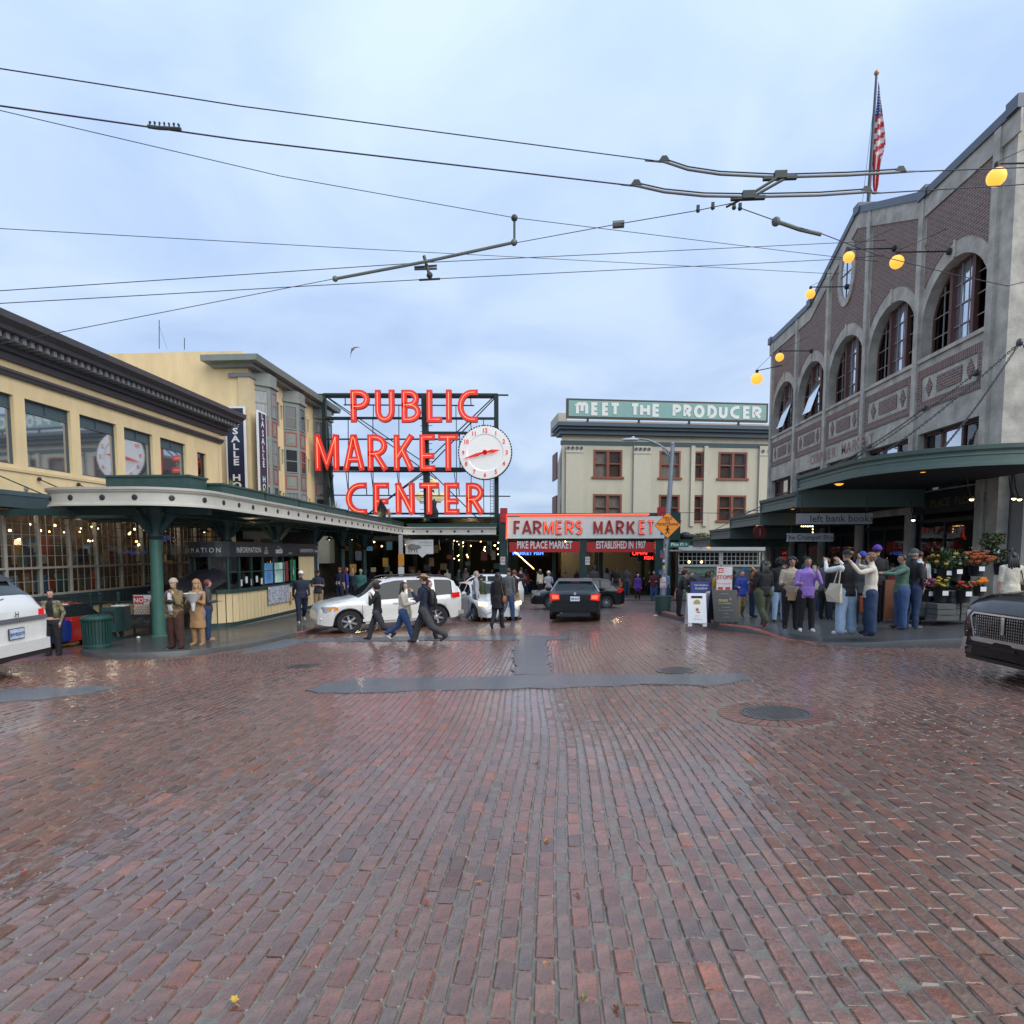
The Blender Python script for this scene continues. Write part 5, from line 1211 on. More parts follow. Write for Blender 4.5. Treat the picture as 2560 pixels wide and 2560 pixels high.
wfr = mat('window_frame_maroon', (.12,.055,.045), .6, var=.12); wbar = mat('sash_bar_pale', (.30,.27,.26), .6, var=.1)
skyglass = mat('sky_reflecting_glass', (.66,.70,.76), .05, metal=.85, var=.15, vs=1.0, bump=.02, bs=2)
room = mat('dark_room', (.012,.012,.014), .8, var=.2)
def arch_window(y0, y1, tilt=False):
    yc = (y0+y1)/2; r = RAD; x = XR+.34; wo = None
    m = MB(); n = 24
    pts = [(yc+r, W(SILL))]+[(yc+r*math.cos(R(180*i/n)), W(SPR)+r*math.sin(R(180*i/n))) for i in range(n+1)]+[(yc-r, W(SILL))]
    ribbon(m, [(-(p[0]), p[1]) for p in pts], .16, -.0, .10, Vector((x, 0, 0)), Vector((0,-1,0)), Z1, closed=True)
    def ht(y): d = abs(y-yc); return W(SPR)+math.sqrt(max(0, r*r-d*d)) 
    for y in (yc-.52, yc+.52): m.box(x-.10, x+.08, y-.07, y+.07, W(SILL), ht(y+math.copysign(.07, y-yc)))
    wo = m.build('arched_window', wfr, CM)
    sb = MB()
    for y in (yc-1.0, yc-.18, yc+.18, yc+1.0): sb.box(x+.0, x+.03, y-.014, y+.014, W(SILL)+.05, ht(y)-.05)
    for z in (W(SILL)+.62, W(SILL)+1.24, W(SILL)+1.86):
        h_ = z-W(SPR); l = r if h_ < 0 else math.sqrt(max(0, r*r-h_*h_)); sb.box(x+.002, x+.028, yc-l+.05, yc+l-.05, z-.014, z+.014)
    sb.build('sash_bars', wbar, wo)
    # panes: each light between bars, clipped to the arch
    ycuts = [yc-r+.06, yc-1.0, yc-.52, yc-.18, yc+.18, yc+.52, yc+1.0, yc+r-.06]; zc_ = [W(SILL)+.03, W(SILL)+.62, W(SILL)+1.24, W(SILL)+1.86, W(SILL)+2.5]
    for a, b in zip(ycuts, ycuts[1:]):
        for c, d in zip(zc_, zc_[1:]):
            poly = []
            for k in range(5):
                y = a+(b-a)*k/4; poly.append((y, min(d, ht(y)-.05)))
            if max(p[1] for p in poly) <= c+.02: continue
            poly = [(y, max(c, z)) for y, z in poly]; m = MB(); tl = rnd.uniform(-.012, .012); P = [(x+.05+tl, a, c), (x+.05-tl, b, c)]+[(x+.05-tl, y, z) for y, z in reversed(poly)]
            m.add(P, [tuple(range(len(P)))]); m.build('pane', skyglass if (yc-.52 <= a < yc+.5) else g_win, wo, fix=False)
    if tilt:
        m = MB(); m.bar((x-.02, yc+.4, W(SILL)+.05), (x-.55, yc+.4, W(SILL)+.25), .04, .04); c = Vector((x-.3, yc, W(SILL)+1.0)); 
        m.add([(x-.5, yc-.45, W(SILL)+.2), (x-.5, yc+.45, W(SILL)+.2), (x+.0, yc+.45, W(SILL)+1.7), (x+.0, yc-.45, W(SILL)+1.7)], [(0,1,2,3)]); m.build('open_sash', skyglass, wo, fix=False)
for i, (a, b) in enumerate(bays): arch_window(a, b, i in (3, 4))
for i, (a, b) in enumerate(bays):
    a += .25; b -= .25; m = MB(); x = XR+.25; z0, z1 = W(1.9), W(3.8)
    for y in (a, a+(b-a)/3, a+(b-a)*2/3, b-.1): m.box(x-.05, x+.08, y, y+.1, z0, z1)
    m.box(x-.05, x+.08, a, b, z1-.1, z1-.001); m.box(x-.03, x+.06, a, b, W(3.0), W(3.06)); wo = m.build('mezzanine_window', wfr, CM)
    for k in range(3):
        y = a+.1+(b-a)/3*k
        for z, zz in ((z0, W(3.0)), (W(3.06), z1-.1)): m = MB(); m.box(x+.01, x+.02, y, y+(b-a)/3-.1, z, zz); m.build('pane', skyglass if k == 1 else g_win, wo)
# ribs (pilasters), coping, near corner, back volume
for i, y in enumerate([34.4, 30.95, 27.45, 24.0, 20.5, 17.0]):
    m = MB(); zt_ = W(ztop(y if y < 34 else 33)-.04); w_ = .13; z0 = -2 if i in (0,) else W(1.4)
    m.box(XR-.10, XR+.02, y-w_, y+w_, -1.6, zt_); m.build('rib', conc, CM)
m = MB(); m.box(XR, XR+.3, 16.35, 17.0, -1.5, W(11.37)); m.box(XR+.3, XR+20, 16.38, 16.65, W(2.4), W(11.34)); m.box(XR, XR+.3, 34.4, 34.8, -2, W(11.37)); m.box(XR+.3, XR+18, 34.5, 34.8, -2, W(11.2)); m.box(XR+.9, XR+18, 16.5, 34.5, W(11.0), W(11.2)); m.build('corner_pier', conc, CM)
m = MB(); m.box(XR+5.5, XR+5.6, 16.4, 34.4, -2, W(11)); m.box(XR+.56, XR+5.5, 16.4, 34.4, W(4.0), W(4.1)); m.build('inner_room', room, CM)
lead = mat('lead_coping', (.10,.115,.14), .4, metal=.3, var=.2, vs=2)
cp = [(16.2, 11.38), (20.4, 11.38), (25.0, 13.33), (29.4, 11.38), (34.9, 11.38)]; m = MB()
for (a, za), (b, zb_) in zip(cp, cp[1:]):
    P = [(x, y, W(z)+dz) for x in (XR-.12, XR+.5) for y, z in ((a, za), (b, zb_)) for dz in (-.02, .24)]; m.add(P, [(0,1,3,2),(4,6,7,5),(0,2,6,4),(1,5,7,3),(0,4,5,1),(2,3,7,6)])
for y, z in ((16.19,11.37),(20.2,11.38),(24.75,13.26),(29.2,11.38),(34.5,11.38)): m.box(XR-.16, XR+.54, y, y+.45, W(z), W(z)+.34)
m.box(XR-.12, XR+20, 16.215, 16.65, W(11.35), W(11.61)); m.build('coping', lead, CM)
m = MB()
for (a, za), (b, zb_) in zip(cp, cp[1:]):
    P = [(x, y, W(z)+dz) for x in (XR-.06, XR+.0) for y, z in ((a, za), (b, zb_)) for dz in (-.6, -.02)]; m.add(P, [(0,1,3,2),(4,6,7,5),(0,2,6,4),(1,5,7,3),(0,4,5,1),(2,3,7,6)])
m.build('coping_band', conc, CM)
# oval window
oc = (25.8, W(11.45)-.1); m = MB(); E_ = [(-(oc[0]+.62*math.cos(R(a))), oc[1]+1.18*math.sin(R(a))) for a in range(0, 360, 15)]
ribbon(m, E_, .26, -.08, .05, Vector((XR, 0, 0)), Vector((0,-1,0)), Z1, closed=True); ov = m.build('oval_window', conc, CM)
m = MB(); P = [(XR-.03, oc[0]+.5*math.cos(R(a)), oc[1]+1.06*math.sin(R(a))) for a in range(0, 360, 15)]; m.add(P, [tuple(range(24))]); m.build('pane', skyglass, ov)
m = MB(); m.box(XR-.05, XR-.035, oc[0]-.02, oc[0]+.02, oc[1]-1.05, oc[1]+1.05); m.box(XR-.05, XR-.035, oc[0]-.5, oc[0]+.5, oc[1]-.02, oc[1]+.02); m.build('sash_bars', wfr, ov)
fad = mat('faded_red_paint', (.33,.19,.15), .8, var=.3, vs=3)
for i, ch in enumerate('CORNER MARKET'):
    if ch == ' ': continue
    text(ch, .62, (XR-.112 if min(abs(28.75-i*.455-q) for q in (24.0,27.45)) < .42 else XR-.008, 28.75-i*.455, W(3.98)), -Y1, Z1, fad, CM, bold=.012)
# ---- shop level
sh = mat('shop_teal_black', (.012,.02,.024), .4, var=.2); shw = mat('shop_pale_pier', (.30,.29,.27), .7, var=.12)
SF = thing('shopfront', 'dark shopfronts between pale piers under the green canopy', 'shopfront', (13, 25, G(12,25)))
m = MB(); m.box(XR+3, XR+3.1, 16.2, 34.4, -2, W(2.2)); m.box(XR, XR+3.1, 16.2, 34.4, W(2.1), W(2.2)); m.build('interior', darkin, SF)
for y in (17.0, 20.5, 24.0, 27.45, 30.95, 34.2): m = MB(); m.box(XR-.02, XR+.3, y-.22, y+.22, -1.6, W(2.0)); m.build('pier', shw, SF)
for i, (a, b) in enumerate(bays):
    a += .22; b -= .22; z0 = G(12, a)+.13; f = MB(); f.box(XR+.08, XR+.16, a, b, -1.6, z0+.55); f.box(XR+.08, XR+.16, a, b, z0+2.5, z0+2.62); f.box(XR+.08, XR+.16, a, a+.07, z0+.55, W(2)); f.box(XR+.08, XR+.16, b-.07, b, z0+.55, W(2)); f.box(XR+.08, XR+.16, (a+b)/2-.04, (a+b)/2+.04, z0+.55, z0+2.5)
    wo = f.build('shop_window', sh, SF)
    for q0, q1 in ((a+.07, (a+b)/2-.04), ((a+b)/2+.04, b-.07)): m = MB(); m.box(XR+.11, XR+.12, q0, q1, z0+.55, z0+2.5); m.build('pane', g_shop, wo)
m = MB(); m.box(XR+.1, XR+4.2, 17.2, 17.3, W(1.2), W(2)); m.build('fascia_board', sh, SF)
# near corner: tall pale pier and open flower shop facing the camera
m = MB(); m.box(XR+.35, XR+1.75, 15.9, 17.1, -1.2, W(2.5)); m.build('pier', shw, SF); m = MB(); m.box(XR+1.75, XR+9, 16.6, 16.7, -1.2, W(2.5)); m.build('back_wall', sh, SF)
for i, ch in enumerate('PIKE PLACE FLOWERS'):
    if ch != ' ': text(ch, .34, (XR-.03, 20.25-i*.20+.0, W(1.35)), -Y1, Z1, mat('faded_gold', (.20,.15,.06), .6, var=.2), SF, bold=.01)
m = MB(); m.box(XR-.02, XR+.04, 17.3, 20.3, W(1.15), W(1.85)); m.build('fascia_board', sh, SF)
# ---- stepped green canopy
CG = thing('green_canopy', 'stepped sage green canopy hung on chains from the right building', 'canopy', (10, 25, W(1.5)))
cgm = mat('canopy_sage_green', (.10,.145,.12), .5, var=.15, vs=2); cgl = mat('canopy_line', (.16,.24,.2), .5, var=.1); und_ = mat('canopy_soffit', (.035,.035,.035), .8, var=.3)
XC = 8.0
prC = [(a, b*.79) for a, b in [(0,0),(.04,0),(.04,.10),(0,.13),(0,.30),(.02,.32),(.02,.36),(0,.38),(0,.42),(.07,.48),(.09,.60),(0,.62)]]
secs = [(20.6, 2.42), (24.2, 1.91), (28.3, 1.47), (31.9, 1.02), (35.8, .66)]
A_ = [(XC, 20.6), (XC, 17.8)]+[(10.9-2.9*math.cos(R(a)), 17.2-2.9*math.sin(R(a))) for a in range(6, 91, 12)]+[(13, 14.25), (20, 14.1), (26, 14.1)]
m = MB(); sweep(m, [(p[0], p[1]) for p in A_], prC, lambda p: W(1.93)); m.build('fascia', cgm, CG, smooth=True, angle=30)
m = MB(); sweep(m, A_, [(.004,.26),(.026,.265),(.026,.275),(.004,.28)], lambda p: W(1.93)); m.build('trim_line', cgl, CG)
m = MB(); n = len(A_); B_ = [(XR, max(16.1, p[1])) if p[0] < 11 else (p[0], 16.1) for p in A_]
for zz in (.04, .46):
    o_ = len(m.v); m.v += [(p[0], p[1], W(1.93)+zz) for p in A_]+[(q[0], q[1], W(1.93)+zz) for q in B_]; m.f += [(o_+i, o_+i+1, o_+n+i+1, o_+n+i) for i in range(n-1)]; m.m += [0]*(n-1)
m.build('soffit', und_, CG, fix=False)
for (y0, h0), (y1, h1) in zip(secs, secs[1:]):
    zz = W(h1)-.49; m = MB(); sweep(m, [(XC, y1), (XC, y0)], prC, lambda p: zz); m.box(XC+.02, XR, y0+.02, y1, zz+.04, zz+.47); m.build('fascia', [cgm], CG)
    m = MB(); m.box(XC-.05, XR, y0-.06, y0+.02, zz-.02, W(h0)); m.build('step_end', cgm, CG)
    m = MB(); m.box(XC-.028, XC-.003, y0+.03, y1, zz+.26, zz+.275); m.build('trim_line', cgl, CG)
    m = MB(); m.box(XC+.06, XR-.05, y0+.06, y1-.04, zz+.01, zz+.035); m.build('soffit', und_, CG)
# chains
chm = mat('galvanised_chain', (.09,.09,.095), .4, metal=.6, var=.2)
def chain(p0, p1, nm='chain', link=.085, r=.011):
    p0 = Vector(p0); p1 = Vector(p1); d = (p1-p0); L_ = d.length; d.normalize(); a = d.cross(Z1).normalized(); b = a.cross(d); m = MB(); k = int(L_/(link*.72))
    for i in range(k):
        c = p0+d*(i+.5)*L_/k+Vector((0,0,-.12*math.sin(math.pi*(i+.5)/k))); s_ = a if i % 2 else b; pts = [c+d*(link/2*math.cos(t))+s_*(link*.3*math.sin(t)) for t in [j*math.pi/3 for j in range(7)]]; m.tube(pts, r, 4, cap=False)
    m.build(nm, chm, CG)
for yw, zw, yc_, xc_ in ((18.2, 5.0, 19.0, 8.5), (20.6, 4.55, 20.0, 8.4), (24.0, 3.9, 21.5, 8.6), (27.5, 3.4, 25.0, 8.6), (16.55, 5.3, 15.8, 9.6)):
    zc_ = 2.42 if yc_ < 20.6 else (1.9 if yc_ < 24.2 else 1.5); chain((XR-.12, yw, W(zw)), (xc_, yc_, W(zc_)))
chain((XR-.1, 16.55, W(5.3)), (13.2, 14.6, W(2.42))); chain((XR-.1, 16.6, W(5.3)), (8.8, 17.6, W(2.42)))
for yw, zw in ((18.2,5.0),(20.6,4.55),(24.0,3.9),(27.5,3.4),(16.55,5.3)): m = MB(); m.lathe([(.10,0),(.10,-.05),(.05,-.08),(.001,-.08)], (XR-.10, yw, W(zw)), 12, axis='x'); m.build('anchor_plate', chm, CG)
m = MB(); m.tube([(XR-.1, 31, W(2.9)), (8.5, 29.5, W(1.5))], .02, 5); m.build('tie_rod', chm, CG); m = MB(); m.tube([(XR-.1, 34.5, W(2.7)), (8.5, 33.5, W(1.02))], .02, 5); m.build('tie_rod', chm, CG)
# soffit lamps (half globes)
gl_on = mat('amber_globe_lit', (.7,.36,.06), .4, var=.06, vs=3, emit=.80, ecol=(1,.40,.05))
nm_ = ['beneath the near canopy edge', 'beneath the long canopy section', 'beneath the second canopy step', 'beneath the third canopy step', 'beneath the far canopy end', 'at the far left tip of the canopy', 'near the fourth canopy step']
for i, (u, v, y, r) in enumerate([(2308,1166,16.6,.16),(2098,1200,19.3,.17),(1982,1263,22.5,.15),(1898,1310,25.8,.13),(1842,1335,29,.13),(1790,1362,33,.12),(1772,1366,34.5,.12)]):
    p = atY(u, v, y); m = MB(); m.ball((0,0,0), (r, r, r), 18, 10); o = m.build('soffit_lamp', gl_on, smooth=True); o.location = p; tag(o, 'amber half globe lamp '+nm_[i], 'lamp', 'amber lamps under the green canopy')
# bracket globes on the facade
def globe(u, v, y, r, wally, label):
    p = atY(u, v, y); o = thing('globe_lamp', label, 'lamp', tuple(p), group='lit amber globe lamps on bracket arms')
    m = MB(); m.ball((0,0,0), r, 24, 16); m.build('globe', gl_on, o, world=False, smooth=True)
    m = MB(); m.lathe([(r*.28, r*.9), (r*.30, r*1.5), (r*.18, r*1.7), (.001, r*1.8)], n=14); m.build('cap', iron, o, world=False)
    m = MB(); q = Vector((XR-.05-p.x, 0, r*1.35)); m.tube([(0,0,r*1.5), q], .022, 6); m.lathe([(.11,0),(.09,-.06),(.001,-.1)], q, 12, axis='x'); m.tube([(0,0,r*1.7), (q.x*.96, 0, r*1.5+.65)], .008, 4); m.build('arm', iron, o, world=False)
for a in [(2491,443,16.2,.205,'largest glowing amber globe beside the gable at the top right'),(2242,655,20.4,.195,'amber globe between the two brick bays above the fourth arch'),(2122,643,23.6,.185,'amber globe in front of the oval window'),(2026,735,27.2,.185,'amber globe at the middle of the falling gable edge'),(1949,893,30.6,.19,'amber globe at the far brick bay')]: globe(a[0], a[1], a[2], a[3], 0, a[4])
p = atY(1892, 947, 34.7); o = thing('globe_lamp', 'lowest amber globe hanging beyond the far corner of the building', 'lamp', tuple(p), group='lit amber globe lamps on bracket arms')
m = MB(); m.ball((0,0,0), .30, 24, 16); m.build('globe', gl_on, o, world=False, smooth=True); m = MB(); m.lathe([(.08,.27),(.08,.45),(.001,.5)], n=12); m.tube([(0,0,.42), (XR-p.x, -.2, .62)], .025, 5); m.tube([(0,0,.5), (XR-p.x, -.2, 1.7)], .01, 4); m.build('arm', iron, o, world=False)
# goose neck spot lamps on the shop piers
spot = mat('spot_lamp_lit', (1,.85,.5), .5, var=0, emit=4, ecol=(1,.80,.42))
for i, (u, v, y, l) in enumerate([(2429,1247,15.6,'spot lamp left of the big pale pier'),(2535,1245,15.6,'twin spot lamp at the right edge'),(2549,1247,15.5,'second twin spot lamp at the right edge'),(2283,1299,18.2,'spot lamp on the pier behind the purple hat')]):
    p = atY(u, v, y); o = thing('spot_lamp', l, 'lamp', tuple(p), group='small spot lamps under the near canopy'); m = MB(); m.ball((0,0,0), .05, 10, 8); m.build('bulb', spot, o, world=False); m = MB(); m.tube([(.02,.05,.03),(.1,.3,.3),(.1,.35,.55)], .014, 5); m.lathe([(.03,.06),(.07,.0),(.075,-.01)], n=12); m.build('arm', iron, o, world=False)
# hanging shop signs
def board(u0, v0, u1, v1, y, label, txt, bg, tm, size, dx=0, fx=1):
    a, b = atY(u0, v1, y), atY(u1, v0, y); o = thing('hanging_sign', label, 'sign', tuple(a)); m = MB(); m.box(a.x, b.x, y, y+.08, a.z, b.z); m.build('board', bg, o)
    text(txt, size, ((a.x+b.x)/2+dx, y-.003, (a.z+b.z)/2-size*.32), X1, Z1, tm, o, sx=fx, bold=.005)
    for x in (a.x+.15, b.x-.15): m = MB(); m.tube([(x, y+.04, b.z), (x, y+.04, b.z+.5)], .012, 4); m.build('hanger', steel, o)
sgrey = mat('sign_dull_grey', (.23,.225,.22), .7, var=.12)
board(1992, 1283, 2182, 1310, 19.5, 'grey hanging left bank books sign under the canopy', 'left bank books', sgrey, bkt, .30, .2, 1.0)
board(1968, 1333, 2084, 1354, 22.0, 'white hanging crumpet shop sign under the canopy', 'The Crumpet Shop', mat('sign_pale', (.38,.38,.36), .6, var=.1), bkt, .22)
p = atY(1900, 1330, 25); RD = thing('round_sign', 'round dark red sign with the numeral one under the far canopy', 'sign', tuple(p)); m = MB(); m.lathe([(.26,0),(.26,.05)], p, 24, axis='y'); m.build('disc', mat('disc_red', (.16,.01,.01), .5), RD); text('1', .4, (p.x, p.y-.004, p.z-.14), X1, Z1, sgrey, RD)
for i in range(9):
    p = atY(2045+(i*5 if i < 7 else 30), 1312+(0 if i < 7 else (i-6)*8), 22.5); o = bpy.data.objects.new('bulb', bme); COL.objects.link(o); o.parent = SF; o.location = p-WL(SF); o.scale = (.5,.5,.5)
CM.location.y += 1.45; SF.location.y += 1.45; CG.location.y += .6
# flag and pole
pt_ = atY(2191, 190, 27.6); pb_ = atY(2170, 520, 27.6)
FP = thing('flagpole', 'tall leaning flagpole with gold ball behind the gable', 'flagpole', tuple(pb_)); dn = (pb_-pt_).normalized()
m = MB(); m.tube([pb_+dn*1.6, pt_], .085, 10, r1=.045); m.build('pole', mat('pole_dark', (.06,.07,.085), .4, var=.1), FP, smooth=True, angle=40); m = MB(); m.ball(pt_-dn*.12, .1, 12, 8); m.build('finial', mat('finial_gold', (.45,.28,.15), .35, metal=.6), FP)
m = MB(); m.tube([pb_+Vector((-.25,0,0)), pt_.lerp(pb_, .1)], .008, 4); m.build('halyard', steel, FP)
FL = thing('flag', 'limp striped flag with a starred blue canton hanging from the pole', 'flag', tuple(pt_))
# the limp cloth: a long sheet gathered towards its lower point
prof_f = [(0,0,.05),(.08,0,.10),(.2,0,.20),(.33,-.02,.29),(.45,-.03,.37),(.55,-.03,.40),(.62,-.03,.33),(.68,-.03,.27),(.8,-.02,.22),(.92,-.0,.20),(1,.06,.12)]
def fx(t_, k): return interp([(q[0], q[k]) for q in prof_f], t_)
hang = pt_.lerp(pb_, .045); dpl = (pb_-pt_).normalized(); m = MB(); ns, nt2 = 12, 40
def interp(P, t):
    for (a, b), (c, d) in zip(P, P[1:]):
        if t <= c+1e-9: return b+(d-b)*(t-a)/(c-a)
    return P[-1][1]
def fp(i, j):
    t_ = j/nt2; s_ = i/ns; q = hang+Vector((dpl.x*4.4*min(t_, .45), 0, -4.4*t_)); return q+Vector((.07+fx(t_,1)+(fx(t_,2)-fx(t_,1))*s_, -.05+.07*math.sin(s_*9+t_*3)*min(1, t_*3), -.22*s_*(1-t_)))
for j in range(nt2+1):
    for i in range(ns+1): m.v.append(tuple(fp(i, j)))
for j in range(nt2):
    for i in range(ns):
        t_, s_ = j/nt2, i/ns; k_ = 2 if t_+s_*.06 < .30 else (int((t_-.30+s_*.10)/.048) % 2 if t_ < .62+s_*.05 else (0 if i % 4 < 3 else 1)); m.f.append((j*(ns+1)+i, j*(ns+1)+i+1, (j+1)*(ns+1)+i+1, (j+1)*(ns+1)+i)); m.m.append(k_ if k_ != 1 or t_ < .65 else 1)
m.build('cloth', [mat('flag_red', (.50,.03,.035), .7, var=.1), mat('flag_white', (.62,.60,.58), .7, var=.08), mat('flag_blue', (.03,.05,.22), .7, var=.1)], FL, smooth=True, fix=False)
st = MB()
for j in range(3, 12):
    for i in range(1 if j % 2 else 2, 12, 3):
        c = Vector(fp(i, j))+Vector((0,-.035,0)); st.add([c+Vector((.024*math.sin(k*math.pi/5)*(1 if k % 2 == 0 else .45), 0, .024*math.cos(k*math.pi/5)*(1 if k % 2 == 0 else .45))) for k in range(10)], [tuple(range(10))])
o = st.build('stars', MATS['flag_white'], FL, fix=False); o['kind'] = 'stuff'
# ================================================================ VEHICLES
tyre = mat('tyre_rubber', (.012,.012,.013), .75, var=.2, vs=6); alloy = mat('alloy_wheel', (.45,.46,.48), .3, metal=.8, var=.08); cglass = mat('car_glass', (.015,.02,.023), .03, var=.2, vs=1.0, spec=.35)
chrome = mat('chrome', (.65,.66,.68), .12, metal=1, var=.03); ctrim = mat('black_trim', (.015,.015,.016), .5, var=.1)
tailr = mat('tail_lamp_red', (.5,.012,.012), .12, var=.12, vs=12, emit=.12, ecol=(1,.02,.02)); taill = mat('tail_lamp_lit', (.9,.08,.03), .2, var=.2, vs=14, emit=1.3, ecol=(1,.07,.02)); clear = mat('lamp_clear', (.55,.57,.6), .08, metal=.5, var=.35, vs=12); amber = mat('lamp_amber', (.75,.25,.03), .2, var=.1)
def interp(P, t):
    if t <= P[0][0]: return P[0][1]
    for (a, b), (c, d) in zip(P, P[1:]):
        if t <= c:
            s_ = (t-a)/(c-a); s2_ = s_*s_*(3-2*s_); s_ = s_*.5+s2_*.5; return b+(d-b)*s_
    return P[-1][1]
def car(name, label, loc, rot, paint, spec, cat='car', group=None):
    """body lofted along its length (front = +Y); spec gives top, belt, half-width profiles and glazing"""
    o = thing(name, label, cat, loc, rot, group); L_ = spec['L']; Hh = spec['H']; wh = spec['W']/2; axf, axr = spec['axf'], spec['axr']; rw = spec['rw']
    top, belt, plan = spec['top'], spec['belt'], spec['plan']; zlow = spec.get('low', .24)
    ys_ = sorted(set([-L_/2+L_*i/46 for i in range(47)]+[axf+d for d in (-.46,-.40,-.32,-.2,0,.2,.32,.40,.46)]+[axr+d for d in (-.46,-.40,-.32,-.2,0,.2,.32,.40,.46)]+[c for c in spec['cuts']]))
    ys_ = [y for i, y in enumerate(ys_) if i == 0 or y-ys_[i-1] > .012]
    rows = []; ra = rw+.07
    for y in ys_:
        w_ = wh*interp(plan, y); zb = zlow+interp(spec.get('lowp', [(-9,0),(9,0)]), y)
        zt_, zbe = interp(top, y), interp(belt, y); za = zb
        for ax in (axf, axr):
            d = abs(y-ax)
            if d < ra: za = max(za, rw+math.sqrt(ra*ra-d*d))
        gh = max(0, zt_-zbe-.03); wt = w_*(1-.30*min(1, gh/.5)) if gh > .02 else w_*.86
        wt = w_*.86+(w_*spec.get('roofw', .74)-w_*.86)*min(1, gh/.45)
        zs = zb+(zbe-zb)*.55; za = min(za, zbe-.14)
        pr = [(0, zb+.02), (w_*.80, zb), (w_*.80, za), (w_*.95, za), (w_*.995, max(zs, za+.03)), (w_*1.0, max(zbe-.16, za+.05)), (w_*.975, zbe-.04), (w_*.93, zbe), (wt+.015, max(zbe+.003, zt_-.075)), (wt-.05, max(zbe+.006, zt_-.028)), (wt*.6, zt_-.004), (0, zt_+.004)]
        rows.append(pr)
    k = len(rows[0]); parts = {}
    def put(key, q, sgn):
        m = parts.setdefault(key, MB()); m.add([(p[0]*sgn, p[1], p[2]) for p in q], [(0,1,2,3)])
    gz = spec['glass']
    for i in range(len(ys_)-1):
        y0, y1 = ys_[i], ys_[i+1]; ym = (y0+y1)/2
        for j in range(k-1):
            q = [(rows[i][j][0], y0, rows[i][j][1]), (rows[i+1][j][0], y1, rows[i+1][j][1]), (rows[i+1][j+1][0], y1, rows[i+1][j+1][1]), (rows[i][j+1][0], y0, rows[i][j+1][1])]
            key = 'body'
            if j == 0 or j == 1 or j == 2: key = 'underbody'
            if j == 3 and spec.get('cladding'): key = 'body'
            for gname, a, b, strip in gz:
                if a-1e-6 <= y0 and y1 <= b+1e-6 and ((strip == 'side' and j == 7) or (strip == 'top' and j >= 9)): key = gname
            for sgn in (1, -1):
                kk = key
                if key.startswith('side_window'): kk = key+('R' if sgn > 0 else 'L')
                put(kk, q, sgn)
    # end caps
    for i, y in ((0, ys_[0]), (len(ys_)-1, ys_[-1])):
        for sgn in (1, -1): parts['body'].add([(p[0]*sgn, y, p[1]) for p in rows[i]], [tuple(range(k))])
    for key, m in parts.items():
        nm = 'side_window' if key.startswith('side_window') else key
        mt = {'body': paint, 'underbody': ctrim}.get(nm, cglass)
        me = m.mesh(nm, mt); bm = bmesh.new(); bm.from_mesh(me); bmesh.ops.remove_doubles(bm, verts=bm.verts, dist=.0015); bmesh.ops.recalc_face_normals(bm, faces=bm.faces); bm.to_mesh(me); bm.free()
        me.polygons.foreach_set('use_smooth', [True]*len(me.polygons)); me.set_sharp_from_angle(angle=R(38)); ob = bpy.data.objects.new(nm, me); COL.objects.link(ob); ob.parent = o
    # wheels
    for ax in (axf, axr):
        for sgn in (1, -1):
            x = sgn*(wh*interp(plan, ax)-.13); m = MB(); m.lathe([(rw*.60,-.10),(rw*.95,-.11),(rw,-.07),(rw,.07),(rw*.95,.11),(rw*.66,.105),(rw*.64,.06)] if sgn > 0 else [(rw*.64,-.06),(rw*.66,-.105),(rw*.95,-.11),(rw,-.07),(rw,.07),(rw*.95,.11),(rw*.60,.10)], (x, ax, rw), 32, axis='x', cap=False); wo = m.build('wheel', tyre, o, world=False, smooth=True, angle=40)
            m = MB(); s_ = sgn; m.lathe([(rw*.65,.0),(rw*.65,s_*.085),(rw*.60,s_*.10),(rw*.57,s_*.03)], (x, ax, rw), 32, axis='x', cap=False); n = spec.get('spokes', 6)
            for q in range(n):
                a = 2*math.pi*q/n+.3; c, s2_ = math.cos(a), math.sin(a); xx = x+s_*.07; m.bar((xx, ax+c*.04, rw+s2_*.04), (xx-s_*.0, ax+c*rw*.60, rw+s2_*rw*.60), spec.get('spw', .06), .03, upv=(1,0,0))
            m.lathe([(.055,.0),(.055,s_*.09),(.001,s_*.1)], (x, ax, rw), 14, axis='x'); m.build('rim', alloy, wo, world=False)
            m = MB(); m.lathe([(rw*.6,s_*-.02),(rw*.6,s_*.01),(.001,s_*.01)], (x, ax, rw), 20, axis='x'); m.build('brake', ctrim, wo, world=False)
    hw = lambda y: wh*interp(plan, y)
    # door seams, handles, mirrors
    for y in spec.get('seams', ()):
        for sgn in (1, -1):
            zt_ = interp(belt, y); m = MB(); pts = [(sgn*(hw(y)*.995+.004), y, .38), (sgn*(hw(y)+.004), y, zt_-.16), (sgn*(hw(y)*.93+.008), y, zt_)]; m.tube(pts, .006, 4); m.build('door_seam', ctrim, o, world=False)
    for y in spec.get('handles', ()):
        for sgn in (1, -1):
            m = MB(); m.box(sgn*(hw(y)-.01), sgn*(hw(y)+.035), y-.09, y+.09, interp(belt, y)-.14, interp(belt, y)-.11); m.build('door_handle', spec.get('hm', paint), o, world=False)
    if 'mirror' in spec:
        y = spec['mirror']
        for sgn in (1, -1): m = MB(); m.ball((sgn*(hw(y)+.12), y, interp(belt, y)+.08), (.11,.07,.085), 12, 8); m.build('mirror', paint, o, world=False, smooth=True)
    o['_hw'] = 0; del o['_hw']
    return o, hw
def addbox(o, nm, mt, *b, rot=None): m = MB(); m.box(*b); return m.build(nm, mt, o, world=False)
